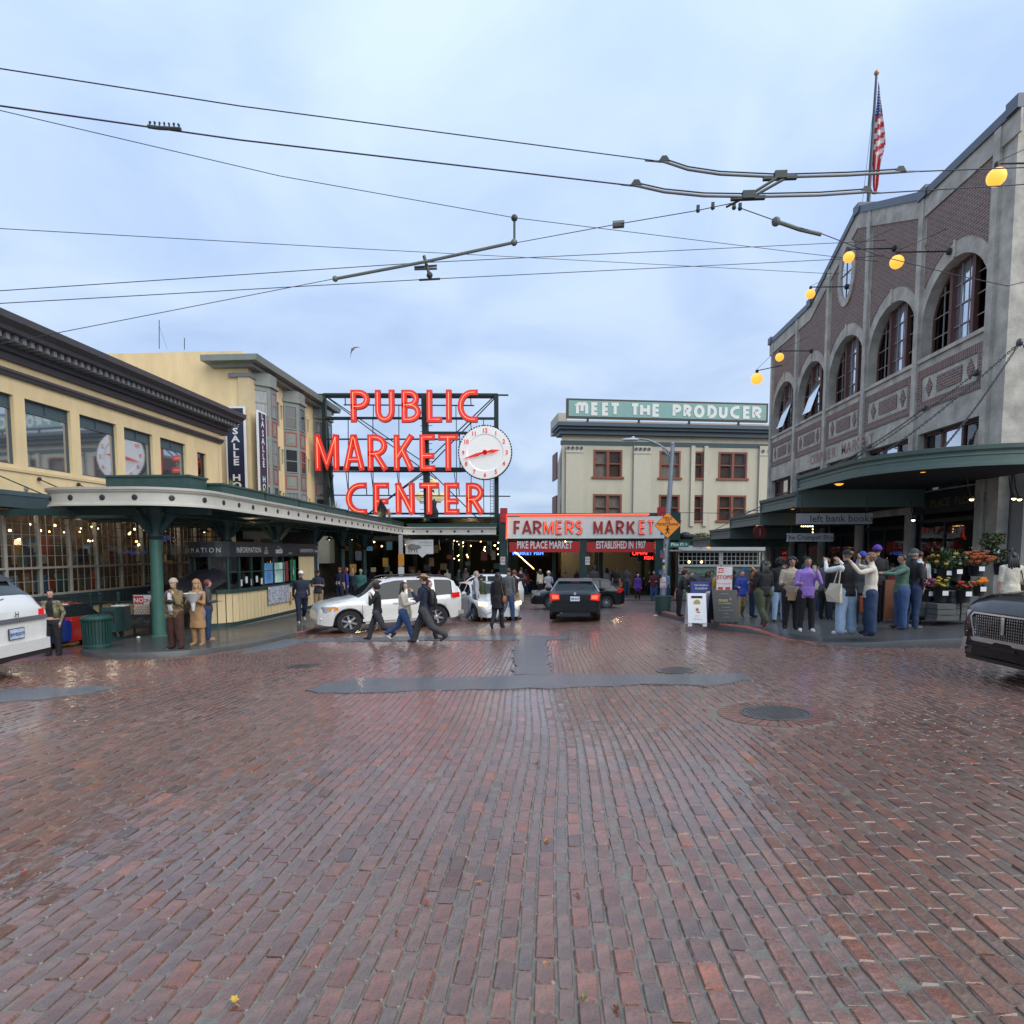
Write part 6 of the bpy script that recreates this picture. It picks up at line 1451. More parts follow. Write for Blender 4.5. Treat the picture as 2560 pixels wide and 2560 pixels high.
def plate(o, y, z, txt, face=-1, w_=.31, h_=.155, cols=None, frame=ctrim):
    m = MB(); m.box(-w_/2-.012, w_/2+.012, y, y+face*.012, z-h_/2-.012, z+h_/2+.012); m.build('plate_frame', frame, o, world=False); m = MB(); m.box(-w_/2, w_/2, y+face*.012, y+face*.016, z-h_/2, z+h_/2); po = m.build('number_plate', cols or mat('plate_white', (.6,.62,.68), .4, var=.1, vs=15), o, world=False)
    text(txt, .075, (0, y+face*.018, z-.03), X1*(1 if face < 0 else -1), Z1, mat('plate_ink', (.03,.05,.2), .5, var=0), o, 'plate_number', world=False, bold=.015)
def lampq(o, nm, mt, pts, d, face): # lamp lens: polygon in x-z at y with thickness
    m = MB(); m.prism(pts, 0, d, 'y'); return m.build(nm, mt, o, world=False)
pw_ = mat('pearl_white_paint', (.66,.655,.62), .3, var=.02, coat=1); pb = mat('black_paint', (.004,.004,.005), .3, var=.0, coat=.6, spec=.2); pg_ = mat('dark_grey_paint', (.006,.009,.010), .35, var=.05, coat=.5, spec=.25); pr_ = mat('red_paint', (.28,.018,.012), .25, var=.04, coat=1); pbl = mat('blue_paint', (.01,.025,.16), .25, var=.04, coat=1)

# --- white crossover in profile, spare wheel on its tail
SUV = dict(L=4.32, H=1.70, W=1.83, axf=1.32, axr=-1.30, rw=.36, low=.27, roofw=.76,
    top=[(-2.16,1.02),(-2.13,1.20),(-1.98,1.55),(-1.75,1.66),(-1.0,1.70),(-.1,1.70),(.25,1.64),(1.05,1.13),(1.3,1.09),(1.85,1.0),(2.08,.88),(2.16,.72)],
    belt=[(-2.16,1.0),(-1.9,1.10),(-.5,1.04),(.9,1.02),(1.05,1.05),(1.3,1.04),(1.85,.95),(2.08,.82),(2.16,.66)],
    plan=[(-2.16,.82),(-2.0,.93),(-1.5,1.0),(1.3,1.0),(1.8,.93),(2.05,.80),(2.16,.66)], lowp=[(-2.16,.12),(-1.9,.02),(1.9,0),(2.16,.06)],
    cuts=[-1.85,-1.28,-1.22,-.42,-.34,.50,.62,.25,1.02,-2.1,-1.78], glass=[('side_window1',-1.85,-1.28,'side'),('side_window2',-1.22,-.42,'side'),('side_window3',-.34,.50,'side'),('windshield',.27,1.02,'top'),('rear_window',-2.10,-1.85,'top')],
    seams=(.95,-.38,-1.22), handles=(-.05,-.9), mirror=.72, spokes=6)
fr = Vector(gnd(840, 1584)); bk = Vector(gnd(1078, 1566)); d = (fr-bk); ang = math.atan2(-d.x, d.y)
# ground wheel contacts seen are those of the near (camera) side: shift by half a width to the centre line
dn = Vector((d.x, d.y, 0)).normalized(); side = Vector((-dn.y, dn.x, 0)); side = side if side.y > 0 else -side
c0 = (fr+bk)/2+side*.80+Vector((.30,0,0)); c0.z = (G(fr.x, fr.y)+G(bk.x, bk.y))/2-.0
white, hw = car('parked_suv', 'white crossover with a tail-mounted spare wheel parked at the left kerb', tuple(c0), ang, pw_, SUV)
slope = (G(fr.x, fr.y)-G(bk.x, bk.y))/Vector((fr.x-bk.x, fr.y-bk.y)).length; white.rotation_euler = (slope, 0, ang); white.scale = (1.04, 1.12, 1.0)
print('SUV wheelbase px', (Vector((fr.x-bk.x, fr.y-bk.y))).length, c0)
for sgn in (1, -1):
    m = MB(); m.prism([(sgn*.60,1.98),(sgn*.84,1.62),(sgn*.86,1.72),(sgn*.80,1.98),(sgn*.68,2.06)], .72, .88, 'z'); m.build('headlight', clear, white, world=False); m = MB(); m.prism([(sgn*.835,1.60),(sgn*.875,1.62),(sgn*.84,1.84),(sgn*.81,1.90)], .75, .86, 'z'); m.build('turn_signal', amber, white, world=False)
    m = MB(); m.prism([(sgn*.72,-2.08),(sgn*.80,-2.09),(sgn*.915,-1.90),(sgn*.925,-1.80),(sgn*.86,-1.78)], .99, 1.15, 'z'); m.build('tail_lamp', tailr, white, world=False)
    m = MB(); m.tube([(sgn*.60,-1.75,1.69),(sgn*.62,-1.5,1.745),(sgn*.62,.0,1.745),(sgn*.60,.2,1.69)], .02, 6); m.build('roof_rail', ctrim, white, world=False)
    m = MB(); m.lathe([(.06,0),(.06,.02),(.001,.02)], (sgn*.66, 2.06, .50), 12, axis='y'); m.build('fog_lamp', clear, white, world=False)
    addbox(white, 'side_moulding', pw_, sgn*.905, sgn*.93, -.9, .95, .36, .44)
m = MB(); m.lathe([(.36,-2.13),(.38,-2.18),(.38,-2.32),(.34,-2.36),(.001,-2.37)], (.08, 0, .93), 28, axis='y'); m.build('spare_wheel_cover', pw_, white, world=False, smooth=True, angle=35)
addbox(white, 'rear_bumper', mat('bumper_grey', (.3,.3,.3), .5), -.80, .80, -2.22, -2.0, .40, .52); addbox(white, 'grille', ctrim, -.42, .42, 2.09, 2.13, .60, .74)
addbox(white, 'wiper_cowl', ctrim, -.62, .62, .98, 1.04, 1.10, 1.125)

# --- dark hatchback seen from behind, brake lamps lit
HB = dict(L=4.3, H=1.43, W=1.76, axf=1.25, axr=-1.3, rw=.32, low=.20, roofw=.70,
    top=[(-2.15,.90),(-2.08,.97),(-1.98,1.0),(-1.45,1.36),(-1.2,1.40),(-.5,1.43),(.1,1.40),(.85,1.0),(1.9,.80),(2.15,.6)],
    belt=[(-2.15,.88),(-1.98,.96),(-1.4,.98),(0,.95),(.85,.94),(1.9,.72),(2.15,.52)],
    plan=[(-2.15,.86),(-2.0,.95),(-1.3,1.0),(1.2,1.0),(1.9,.88),(2.15,.7)], lowp=[(-2.15,.1),(-1.9,.02),(2.15,.05)],
    cuts=[-1.95,-1.5,-1.05,-.98,-.2,-.12,.6,.1,.82], glass=[('side_window1',-1.5,-1.05,'side'),('side_window2',-.98,-.2,'side'),('side_window3',-.12,.6,'side'),('windshield',.12,.82,'top'),('rear_window',-1.95,-1.5,'top')], seams=(.8,-.16,-1.0), handles=(.0,-.85), mirror=.6, spokes=5)
p = gnd(1435, 1556); HBc = Vector((p.x+.10, p.y+2.15, 0)); HBc.z = G(HBc.x, HBc.y)+.02
hb_, hw = car('hatchback', 'dark grey hatchback with red brake lamps driving away down the middle', tuple(HBc), R(-2.0), pg_, HB); hb_.rotation_euler.x = -.0387
for sgn in (1, -1):
    m = MB(); m.prism([(sgn*.50,.72),(sgn*.80,.69),(sgn*.83,.93),(sgn*.52,.90)], -2.19, -2.02, 'y'); m.build('tail_lamp', tailr, hb_, world=False)
    m = MB(); m.prism([(sgn*.54,.76),(sgn*.74,.75),(sgn*.76,.88),(sgn*.55,.87)], -2.205, -2.19, 'y'); m.build('brake_light', taill, hb_, world=False)
    m = MB(); m.lathe([(.035,-2.2),(.035,-2.1)], (sgn*.45, 0, .27), 10, axis='y'); m.build('exhaust_tip', chrome, hb_, world=False)
    m = MB(); m.tube([(sgn*.62,-1.55,1.30),(sgn*.80,-1.96,.99)], .014, 5); m.build('window_trim', chrome, hb_, world=False)
m = MB(); m.prism([(-1.62,1.335),(-1.40,1.41),(-1.2,1.425),(-1.35,1.375)], -.58, .58, 'x'); m.build('roof_spoiler', pg_, hb_, world=False)
addbox(hb_, 'rear_bumper', pg_, -.80, .80, -2.24, -2.05, .34, .58); addbox(hb_, 'high_brake_light', mat('lamp_dull_red', (.2,.02,.02), .3), -.16, .16, -1.60, -1.57, 1.30, 1.32); addbox(hb_, 'diffuser', ctrim, -.5, .5, -2.2, -2.0, .18, .33)
m = MB(); m.tube([(-.02,-1.9,1.04),(.3,-1.78,1.13)], .008, 4); m.build('rear_wiper', ctrim, hb_, world=False); m = MB(); m.lathe([(.045,-2.17),(.045,-2.19)], (0,0,.93), 14, axis='y'); m.build('badge', chrome, hb_, world=False)
plate(hb_, -2.17, .76, 'YBE 8L77')

# --- big black crossover, nose cropped by the right edge
LN = dict(L=4.83, H=1.68, W=1.94, axf=1.46, axr=-1.4, rw=.38, low=.22, roofw=.76,
    top=[(-2.41,1.1),(-2.2,1.5),(-1.8,1.64),(-.6,1.68),(.0,1.64),(.75,1.18),(1.0,1.14),(1.5,1.12),(2.0,1.07),(2.22,1.01),(2.34,.94),(2.41,.84)],
    belt=[(-2.41,1.02),(-1,1.08),(.75,1.08),(1.5,1.05),(2.0,1.0),(2.22,.94),(2.34,.87),(2.41,.74)],
    plan=[(-2.41,.85),(-2.1,.97),(0,1.0),(1.7,1.0),(2.05,.96),(2.28,.86),(2.41,.70)], lowp=[(-2.41,.1),(2.0,0),(2.41,.03)],
    cuts=[-1.9,-1.0,-.92,.3,.75,-.0], glass=[('side_window1',-1.9,-1.0,'side'),('side_window2',-.92,.3,'side'),('windshield',.02,.75,'top'),('rear_window',-2.3,-2.0,'top')], seams=(.9,-.2), handles=(0,), mirror=.55, spokes=10, spw=.03)
LA = R(66)+math.pi*.5
LA = math.pi*.5+R(42)      # nose points left and towards the camera
nose = gnd(2418, 1668); LA = math.atan2(.80, -.60) ; LA = R(94)
fw = Vector((-math.sin(LA), math.cos(LA), 0)); 
lnc = Vector((8.02, 8.25, 0)); lnc.z = G(6.6, 8.0)-.0
ln_, hw = car('black_suv', 'glossy black crossover with a large mesh grille cut off by the right edge', tuple(lnc), LA, pb, LN)
# grille: chrome surround, grid of cells
m = MB(); gp_ = [(-.46,.50),(-.53,.77),(-.48,.82),(.48,.82),(.53,.77),(.46,.50)]; ribbon(m, gp_, .022, -.03, .0, Vector((0,2.415,0)), -X1, Z1, closed=True); g_ = m.build('grille', chrome, ln_, world=False)
addbox(g_, 'grille_back', ctrim, -.48, .48, 2.38, 2.412, .50, .81)
gm = MB(); gm.box(-.009, .009, 0, .014, -.014, .014)
m = MB()
for i in range(26):
    for j in range(8): m.box(-.455+i*.0365-.004, -.455+i*.0365+.005, 2.413, 2.426, .525+j*.036-.010, .525+j*.036+.012)
mo = m.build('grille_mesh', chrome, g_, world=False); mo['kind'] = 'stuff'
m = MB(); m.prism([(-.025,.58),(.025,.58),(.025,.80),(-.025,.80)], 2.43, 2.44, 'y'); m.build('emblem', chrome, g_, world=False)
m = MB(); m.prism([(-.54,.49),(-.51,.445),(-.16,.445),(-.12,.47),(.12,.47),(.16,.445),(.51,.445),(.54,.49),(.48,.49),(-.48,.49)], 2.38, 2.43, 'y'); m.build('lower_chrome', chrome, ln_, world=False)
addbox(ln_, 'plate_mount', ctrim, -.2, .2, 2.40, 2.43, .27, .41)
m = MB(); m.prism([(-.74,2.30),(.74,2.30),(.62,2.42),(-.62,2.42)], .20, .25, 'z'); m.build('splitter', ctrim, ln_, world=False)
m = MB(); m.prism([(-.84,2.20),(.84,2.20),(.68,2.40),(.5,2.44),(-.5,2.44),(-.68,2.40)], .27, .38, 'z'); m.build('front_bumper', pb, ln_, world=False)
for sgn in (1, -1):
    m = MB(); m.prism([(sgn*.60,2.34),(sgn*.84,2.10),(sgn*.95,1.85),(sgn*.90,2.12),(sgn*.66,2.40)], .72, .84, 'z'); m.build('headlight', clear, ln_, world=False)
    m = MB(); m.prism([(sgn*.90,2.13),(sgn*.92,2.15),(sgn*.70,2.41),(sgn*.62,2.45),(sgn*.61,2.42),(sgn*.70,2.36)], .285, .30, 'z'); m.prism([(sgn*.60,.48),(sgn*.64,.30),(sgn*.72,.30),(sgn*.66,.48)], 2.36, 2.43, 'y'); m.build('bumper_chrome', chrome, ln_, world=False)
    for z in (.36,.44,.56): m = MB(); m.tube([(sgn*.62, 2.42, z), (sgn*.80, 2.27, z), (sgn*.93, 2.02, z)], .008, 5); m.build('vent_bar', chrome, ln_, world=False)
for i, (x, y) in enumerate(((.25,1.9),(-.1,1.6))): pass

# --- white crossover cut off by the left edge, seen from behind
HR = dict(SUV); HR.update(L=4.3, W=1.77, roofw=.74, rw=.34, top=[(-2.15,.98),(-2.10,1.06),(-1.95,1.25),(-1.55,1.52),(-1.2,1.57),(-.4,1.60),(.2,1.55),(1.0,1.08),(1.85,.95),(2.08,.83),(2.15,.7)],
    belt=[(-2.15,.96),(-1.9,1.03),(-.5,1.0),(.9,.98),(1.85,.9),(2.08,.78),(2.15,.62)], cuts=[-1.98,-1.58,-1.3,-1.22,-.42,-.34,.5,.25,1.0], glass=[('side_window2',-1.22,-.42,'side'),('side_window3',-.34,.5,'side'),('windshield',.27,1.0,'top'),('rear_window',-1.98,-1.58,'top')], spokes=5)
wl_, hw = car('white_suv', 'white crossover showing its tail at the left edge of the street', (-10.70, 9.0, 0), R(97), pw_, HR)
wl_.location.z = G(-8.5, 9.0)+.07
for sgn in (1, -1):
    m = MB(); m.prism([(sgn*.50,-2.13),(sgn*.62,-2.19),(sgn*.84,-2.04),(sgn*.90,-1.86),(sgn*.86,-1.80)], .84, .97, 'z'); m.prism([(sgn*.72,-2.14),(sgn*.86,-2.02),(sgn*.885,-1.90),(sgn*.82,-1.9)], .66, .85, 'z'); m.build('tail_lamp', tailr, wl_, world=False)
addbox(wl_, 'chrome_strip', mat('strip_grey', (.25,.26,.28), .3, metal=.6), -.70, .70, -2.185, -2.12, .80, .87); plate(wl_, -2.165, .62, 'BWB3019', cols=mat('plate_blue_tint', (.45,.52,.65), .4, var=.3, vs=10))
text('H', .12, (0, -2.19, .885), X1, Z1, chrome, wl_, 'emblem', world=False, bold=.03)
m = MB(); m.prism([(-.80,-2.05),(-.66,-2.24),(.66,-2.24),(.80,-2.05)], .30, .48, 'z'); m.build('rear_bumper', pw_, wl_, world=False); addbox(wl_, 'bumper_lower', ctrim, -.64, .64, -2.22, -2.0, .22, .31)
m = MB(); m.prism([(-1.75,1.44),(-1.50,1.56),(-1.2,1.585),(-1.35,1.50)], -.60, .60, 'x'); m.build('roof_spoiler', ctrim, wl_, world=False); m = MB(); m.tube([(-.1,-2.02,1.16),(.38,-1.93,1.24)], .012, 4); m.build('rear_wiper', ctrim, wl_, world=False)

# --- parked cars farther off
def simple(nm, label, u, v, deg, paint, spec, lit=None):
    p = gnd(u, v); o, hw = car(nm, label, (p.x, p.y, G(p.x, p.y)), R(deg), paint, spec)
    for sgn in (1, -1):
        m = MB(); m.prism([(sgn*.55,2.0),(sgn*.80,1.75),(sgn*.84,1.85),(sgn*.66,2.06)], .66, .80, 'z'); m.build('headlight', lit or clear, o, world=False); m = MB(); m.prism([(sgn*.60,-2.13),(sgn*.80,-2.05),(sgn*.88,-1.85),(sgn*.84,-1.8)], .78, .96, 'z'); m.build('tail_lamp', tailr, o, world=False)
    addbox(o, 'grille', ctrim, -.4, .4, 2.07, 2.14, .45, .62); return o
redc = simple('red_car', 'red hatchback parked nose-in behind the ribbed green bin', 262, 1618, 62, pr_, HB)
redc.location = (atY(236,1600,18.2).x-2.1, 18.2, G(-14, 18.2)-.12); redc.rotation_euler = (0, 0, R(84))
bluec = simple('blue_car', 'blue car mostly hidden behind the woman in the camouflage jacket', 120, 1640, 60, pbl, HB); bluec.location = (atY(122,1600,16.4).x-2.15, 16.6, G(-14, 16.5)-.12); bluec.rotation_euler = (0, 0, R(86))
plate(redc, -2.17, .62, 'CAR 0') if False else None
simple('white_sedan', 'white saloon nosing out behind the tail of the white crossover', 1210, 1545, 205, pw_, HB, mat('headlight_on', (1,.9,.6), .3, var=.1, emit=.9, ecol=(1,.85,.5)))
simple('navy_car', 'navy car with glowing headlamp between the parked white cars', 1165, 1560, 200, mat('navy_paint', (.01,.015,.06), .25, var=.04, coat=1), HB, MATS['headlight_on']) if False else None
simple('white_wagon', 'farther white crossover parked beyond the crossing people', 1195, 1522, 100, pw_, SUV)
simple('dark_car', 'dark car with bright spoked wheel hidden behind the hatchback', 1440, 1520, 95, pg_, dict(HB, spokes=9, spw=.03))
# ================================================================ STREET FURNITURE
def cyl_at(u, v, dz=0.0): return gnd(u, v, dz)
# ribbed green bin on the left pavement
p = gnd(244, 1620, .13); BN = thing('litter_bin', 'ribbed dark green litter bin at the left end of the pavement', 'litter bin', tuple(p)); BN.scale = (.80,.80,.80); bg = mat('bin_green', (.012,.05,.042), .4, var=.15)
m = MB(); m.lathe([(.36,.04),(.36,.08),(.38,.1),(.40,.92)], n=28); m.build('liner', mat('bin_liner', (.008,.03,.027), .5), BN, world=False)
for i in range(28):
    a = 2*math.pi*i/28; m = MB(); m.bar((.385*math.cos(a), .385*math.sin(a), .08), (.43*math.cos(a), .43*math.sin(a), .95), .062, .02, upv=(math.cos(a), math.sin(a), 0)); m.build('slat', bg, BN, world=False)
m = MB(); m.lathe([(.46,.93),(.475,.96),(.475,1.0),(.44,1.02)], n=32); m.lathe([(.40,.02),(.42,.04),(.42,.12),(.40,.14)], n=32); m.build('rim', bg, BN, world=False); m = MB(); m.lathe([(.44,1.02),(.40,1.06),(.2,1.10),(.2,1.06)], n=28); m.build('lid', bg, BN, world=False)
# newspaper boxes and rack
for i, (u, v, lab, c, hh) in enumerate(((283,1600,'dark green newspaper box right behind the ribbed bin',(.012,.045,.04),1.15),(305,1597,'black newspaper box with a white top leaflet',(.012,.03,.03),1.2))):
    p = gnd(u, v, .13); o = thing('newspaper_box', lab, 'newspaper box', tuple(p), R(8)); o.scale = (.85,.85,.85); bm2 = mat('box_paint_%d' % i, c, .45, var=.15)
    m = MB(); m.box(-.24, .24, -.2, .2, .30, hh); m.build('cabinet', bm2, o, world=False); m = MB(); m.box(-.2, .2, -.16, .16, .0, .06); m.box(-.05, .05, -.05, .05, .06, .30); m.build('pedestal', bm2, o, world=False)
    m = MB(); m.box(-.19, .19, -.215, -.2, .62, hh-.1); m.build('door', ctrim, o, world=False); m = MB(); m.box(-.22, .22, -.2, .18, hh, hh+.03); m.build('lid', paper if i else bm2, o, world=False); m = MB(); m.box(-.08, .08, -.23, -.215, .66, .69); m.build('handle', alloy, o, world=False)
p = gnd(335, 1590, .13); WR = thing('wire_rack', 'low dark magazine rack with yellow mesh panel', 'rack', tuple(p), R(12)); m = MB(); m.box(-.55, .55, -.05, .05, .25, .32); m.box(-.55, .55, -.05, .05, .65, .70); m.box(-.58, -.54, -.06, .06, 0, 1.1); m.box(.54, .58, -.06, .06, 0, 1.1); m.build('frame', steel, WR, world=False)
m = MB(); m.box(-.54, .54, -.03, .03, .33, .64); m.build('magazines', mat('magazine_rack', (.03,.03,.03), .6, var=1.5, vs=12), WR, world=False)
m = MB()
for i in range(14): m.bar((-.54+i*.08, 0, .72), (-.54+(i+2)*.08 if i < 12 else .54, 0, 1.05), .012, .012); m.bar((-.54+i*.08, .01, 1.05), (-.54+(i+2)*.08 if i < 12 else .54, .01, .72), .012, .012)
m.build('mesh_panel', mat('mesh_ochre', (.35,.25,.1), .6), WR, world=False)
p = gnd(362, 1588, .13); NS = thing('folding_notice', 'white notice board headed NO in a red square beside the green post', 'sign', tuple(p), R(6)); m = MB(); m.box(-.32, .32, -.02, .02, .35, 1.32); m.build('board', paper, NS, world=False); m = MB(); m.box(-.29, .02, -.026, -.02, 1.02, 1.29); m.build('red_square', blt, NS, world=False); text('NO', .2, (-.135, -.03, 1.08), X1, Z1, wl, NS, world=False, bold=.02); text('KING', .17, (.18, -.026, 1.08), X1, Z1, blt, NS, world=False, bold=.02)
for k in range(6): text('no parking any time', .055, (0, -.026, .92-k*.085), X1, Z1, blt, NS, world=False)
m = MB(); m.box(-.34, -.30, -.03, .03, 0, 1.34); m.box(.30, .34, -.03, .03, 0, 1.34); m.build('legs', steel, NS, world=False)
m = MB(); m.ball((0,0,.03), (.06,.05,.04), 8, 6); o = m.build('litter', paper); o.location = gnd(346, 1596, .13); tag(o, 'crumpled white paper cup on the left pavement', 'litter')
m = MB(); m.ball((0,0,.02), (.08,.05,.02), 8, 4); o = m.build('litter', paper); o.location = gnd(1638, 1540); tag(o, 'flattened white litter beside the red kerb', 'litter')
# bollard rail behind the bins
m = MB()
for u in (232, 255, 300, 378):
    q = gnd(u, 1585, .13); m.tube([q, q+Vector((0,0,1.35))], .05, 8); m.ball(q+Vector((0,0,1.38)), .07, 8, 6)
q0, q1 = gnd(232,1585,.13), gnd(378,1585,.13); m.tube([q0+Vector((0,0,1.1)), q1+Vector((0,0,1.1))], .035, 6); m.tube([q0+Vector((0,0,.35)), q1+Vector((0,0,.35))], .035, 6)
tag(m.build('railing', dgreen), 'dark green railing behind the bin and newspaper boxes', 'railing')
# street light pole in its planter
zpole = gnd(1655, 1524, .13); pp = zpole; PLm = mat('pole_galvanised', (.26,.29,.33), .45, metal=.3, var=.15, vs=4)
LPl = thing('street_light', 'tall grey street light with curved arm and stickers beside the diamond sign', 'street light', tuple(pp)); Hp = atY(1682, 1113, pp.y).z-pp.z
tp = atY(1682, 1113, pp.y)
m = MB(); m.tube([pp, tp], .115, 14, r1=.075); m.build('pole', PLm, LPl, smooth=True, angle=50)
m = MB(); a0, a1 = atY(1678, 1135, pp.y), atY(1590, 1097, pp.y); m.tube([atY(1680,1160,pp.y), atY(1668,1125,pp.y), atY(1645,1110,pp.y), atY(1620,1100,pp.y), atY(1592,1096,pp.y)], .035, 8); m.tube([atY(1680,1185,pp.y), atY(1672,1140,pp.y), atY(1655,1120,pp.y)], .025, 8); m.build('arm', PLm, LPl, smooth=True)
m = MB(); c = atY(1576, 1099, pp.y); m.ball(c, (.34,.12,.06), 14, 8); m.ball(c+Vector((.1,0,.06)), (.07,.07,.06), 8, 6); m.build('lamp_head', mat('lamp_head_grey', (.5,.52,.53), .4, var=.05), LPl, smooth=True)
m = MB(); m.lathe([(.07,0),(.09,.05),(.001,.12)], tp, 10); m.build('cap', PLm, LPl)
rs2 = random.Random(5)
for i in range(16):
    z = pp.z+1.1+i*.14; a = rs2.uniform(-2.6,-.6); m = MB(); cc_ = pp+Vector((math.cos(a)*.12, math.sin(a)*.12, z-pp.z)); t_ = Vector((-math.sin(a), math.cos(a), 0)); h_ = rs2.uniform(.04,.1); w_ = rs2.uniform(.03,.07); nn = Vector((math.cos(a), math.sin(a), 0))*.006
    m.add([cc_-t_*w_+nn, cc_+t_*w_+nn, cc_+t_*w_+nn+Vector((0,0,h_*1.6)), cc_-t_*w_+nn+Vector((0,0,h_*1.6))], [(0,1,2,3)]); m.build('sticker', [paper, blt, sbl, mat('sticker_yellow', (.6,.5,.1), .5), ctrim][i % 5], LPl, fix=False)
DS = thing('yield_sign', 'orange diamond YIELD TO PEDESTRIANS sign on the street light pole', 'sign', tuple(atY(1669, 1312, pp.y-.16))); yy = pp.y-.16
c = atY(1669, 1313, yy); hs = 31.5/1550*(c-CAM).dot(FW)
def rr_d(s_): 
    P = []; 
    for a in (0, 90, 180, 270): 
        for da in (-3, 3): P.append((c.x+s_*math.cos(R(a+da)), c.z+s_*math.sin(R(a+da))))
    return P
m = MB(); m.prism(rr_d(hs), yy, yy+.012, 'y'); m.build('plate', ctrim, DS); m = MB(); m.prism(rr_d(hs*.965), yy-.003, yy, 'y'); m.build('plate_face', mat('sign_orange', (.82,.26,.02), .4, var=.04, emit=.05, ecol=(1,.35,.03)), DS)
for s_, dz, sz in (('YIELD', .235, .125), ('TO', .11, .115), ('PEDESTRIANS', -.01, .115)): text(s_, sz*1.12, (c.x, yy-.005, c.z+dz*.9), X1, Z1, bkt, DS, bold=.018)
m = MB(); q = (c.x, c.z-.33)
def st_(a, b, w_): m.bar((q[0]+a[0], yy-.006, q[1]+a[1]), (q[0]+b[0], yy-.006, q[1]+b[1]), w_, .006, upv=(0,1,0)) 
for a, b, w_ in (((0,.13),(.0,.24),.07),((0,.13),(-.07,.0),.035),((0,.13),(.07,.01),.035),((0,.22),(.09,.14),.025),((0,.22),(-.08,.15),.025)): m.bar((q[0]+a[0], yy-.006, q[1]+a[1]), (q[0]+b[0], yy-.006, q[1]+b[1]), w_, .004, upv=(0,1,0))
m.lathe([(.035,-.008),(.035,-.004)], (q[0], yy, q[1]+.285), 12, axis='y'); m.build('walking_figure', bkt, DS)
def stsign(u0, v0, u1, v1, label, mt, txt, size, fx=1, tm=None):
    a, b = atY(u0, v1, pp.y-.14), atY(u1, v0, pp.y-.14); o = thing('street_sign', label, 'street sign', tuple(a)); m = MB(); m.box(a.x, b.x, a.y, a.y+.02, a.z, b.z); m.build('plate', mt, o); text(txt, size, ((a.x+b.x)/2, a.y-.004, a.z+(b.z-a.z)*.27), X1, Z1, tm or wl, o, sx=fx, bold=.01); return o
stsign(1674, 1356, 1722, 1368, 'green Pike street name sign with an arrow on the light pole', mat('street_green', (.01,.17,.12), .4), 'Pike  Pl  \u2794' if False else 'Pike Pl >', .17)
stsign(1672, 1374, 1705, 1379, 'narrow brown sign below the green street name sign', mat('street_brown', (.12,.05,.03), .5), 'Market Historical', .06)
def nostop(base, h0, h1, w_, label, pole=None, txt='STOPS'):
    o = thing('parking_sign', label, 'sign', tuple(base)); m = MB(); x, y, z = base; y -= .13; m.box(x-w_/2, x+w_/2, y, y+.01, z+h0, z+h1); m.build('plate', mat('sign_plate_white', (.55,.52,.52), .5, var=.15, vs=5), o)
    H_ = h1-h0; m = MB(); m.box(x-w_*.42, x-w_*.05, y-.003, y, z+h1-H_*.25, z+h1-H_*.05); m.build('red_patch', blt, o); text('NO', H_*.18, (x-w_*.235, y-.005, z+h1-H_*.22), X1, Z1, wl, o, bold=.02); text(txt, H_*.22, (x, y-.004, z+h1-H_*.5), X1, Z1, blt, o, bold=.02)
    m = MB()
    for sg in (1, -1): m.prism([(x+sg*w_*.08, z+h0+H_*.06), (x+sg*w_*.3, z+h0+H_*.06), (x+sg*w_*.3, z+h0+H_*.0+.01), (x+sg*w_*.42, z+h0+H_*.12), (x+sg*w_*.3, z+h0+H_*.22), (x+sg*w_*.3, z+h0+H_*.17), (x+sg*w_*.08, z+h0+H_*.17)], y-.003, y, 'y')
    m.build('arrows', blt, o); m = MB(); m.box(x-w_*.45, x+w_*.45, y-.003, y, z+h0+H_*.29, z+h0+H_*.31); m.build('line', blt, o)
    if pole: m = MB(); m.box(x-.03, x+.03, y+.02, y+.07, z, z+h1); m.build('post', pole, o)
nostop(pp, .82, 1.18, .22, 'small no stopping sign strapped low on the street light', txt='STOP')
nostop(gnd(1805, 1556, .16), .84, 1.48, .40, 'NO STOPS sign with red arrows standing between the sandwich boards', PLm)
p = gnd(1657, 1529, .13); PT = thing('pole_planter', 'round dark green tub at the foot of the street light', 'planter', tuple(p)); m = MB(); m.lathe([(.25,0),(.27,.05),(.27,.50),(.29,.52),(.29,.56),(.24,.56),(.24,.5),(.001,.5)], n=24); m.build('tub', dgreen2, PT, world=False, smooth=True, angle=35)
# traffic cone, barrier
p = gnd(1690, 1500); CN2 = thing('traffic_cone', 'orange traffic cone with white band beyond the street light', 'traffic cone', tuple(p)); m = MB(); m.lathe([(.2,0),(.2,.03),(.14,.04),(.10,.35)], n=16); m.lathe([(.07,.55),(.035,.75),(.03,.75)], n=16); m.build('cone', mat('cone_orange', (.75,.12,.02), .5, emit=.05), CN2, world=False); m = MB(); m.lathe([(.10,.35),(.07,.55)], n=16); m.build('band', whp, CN2, world=False)
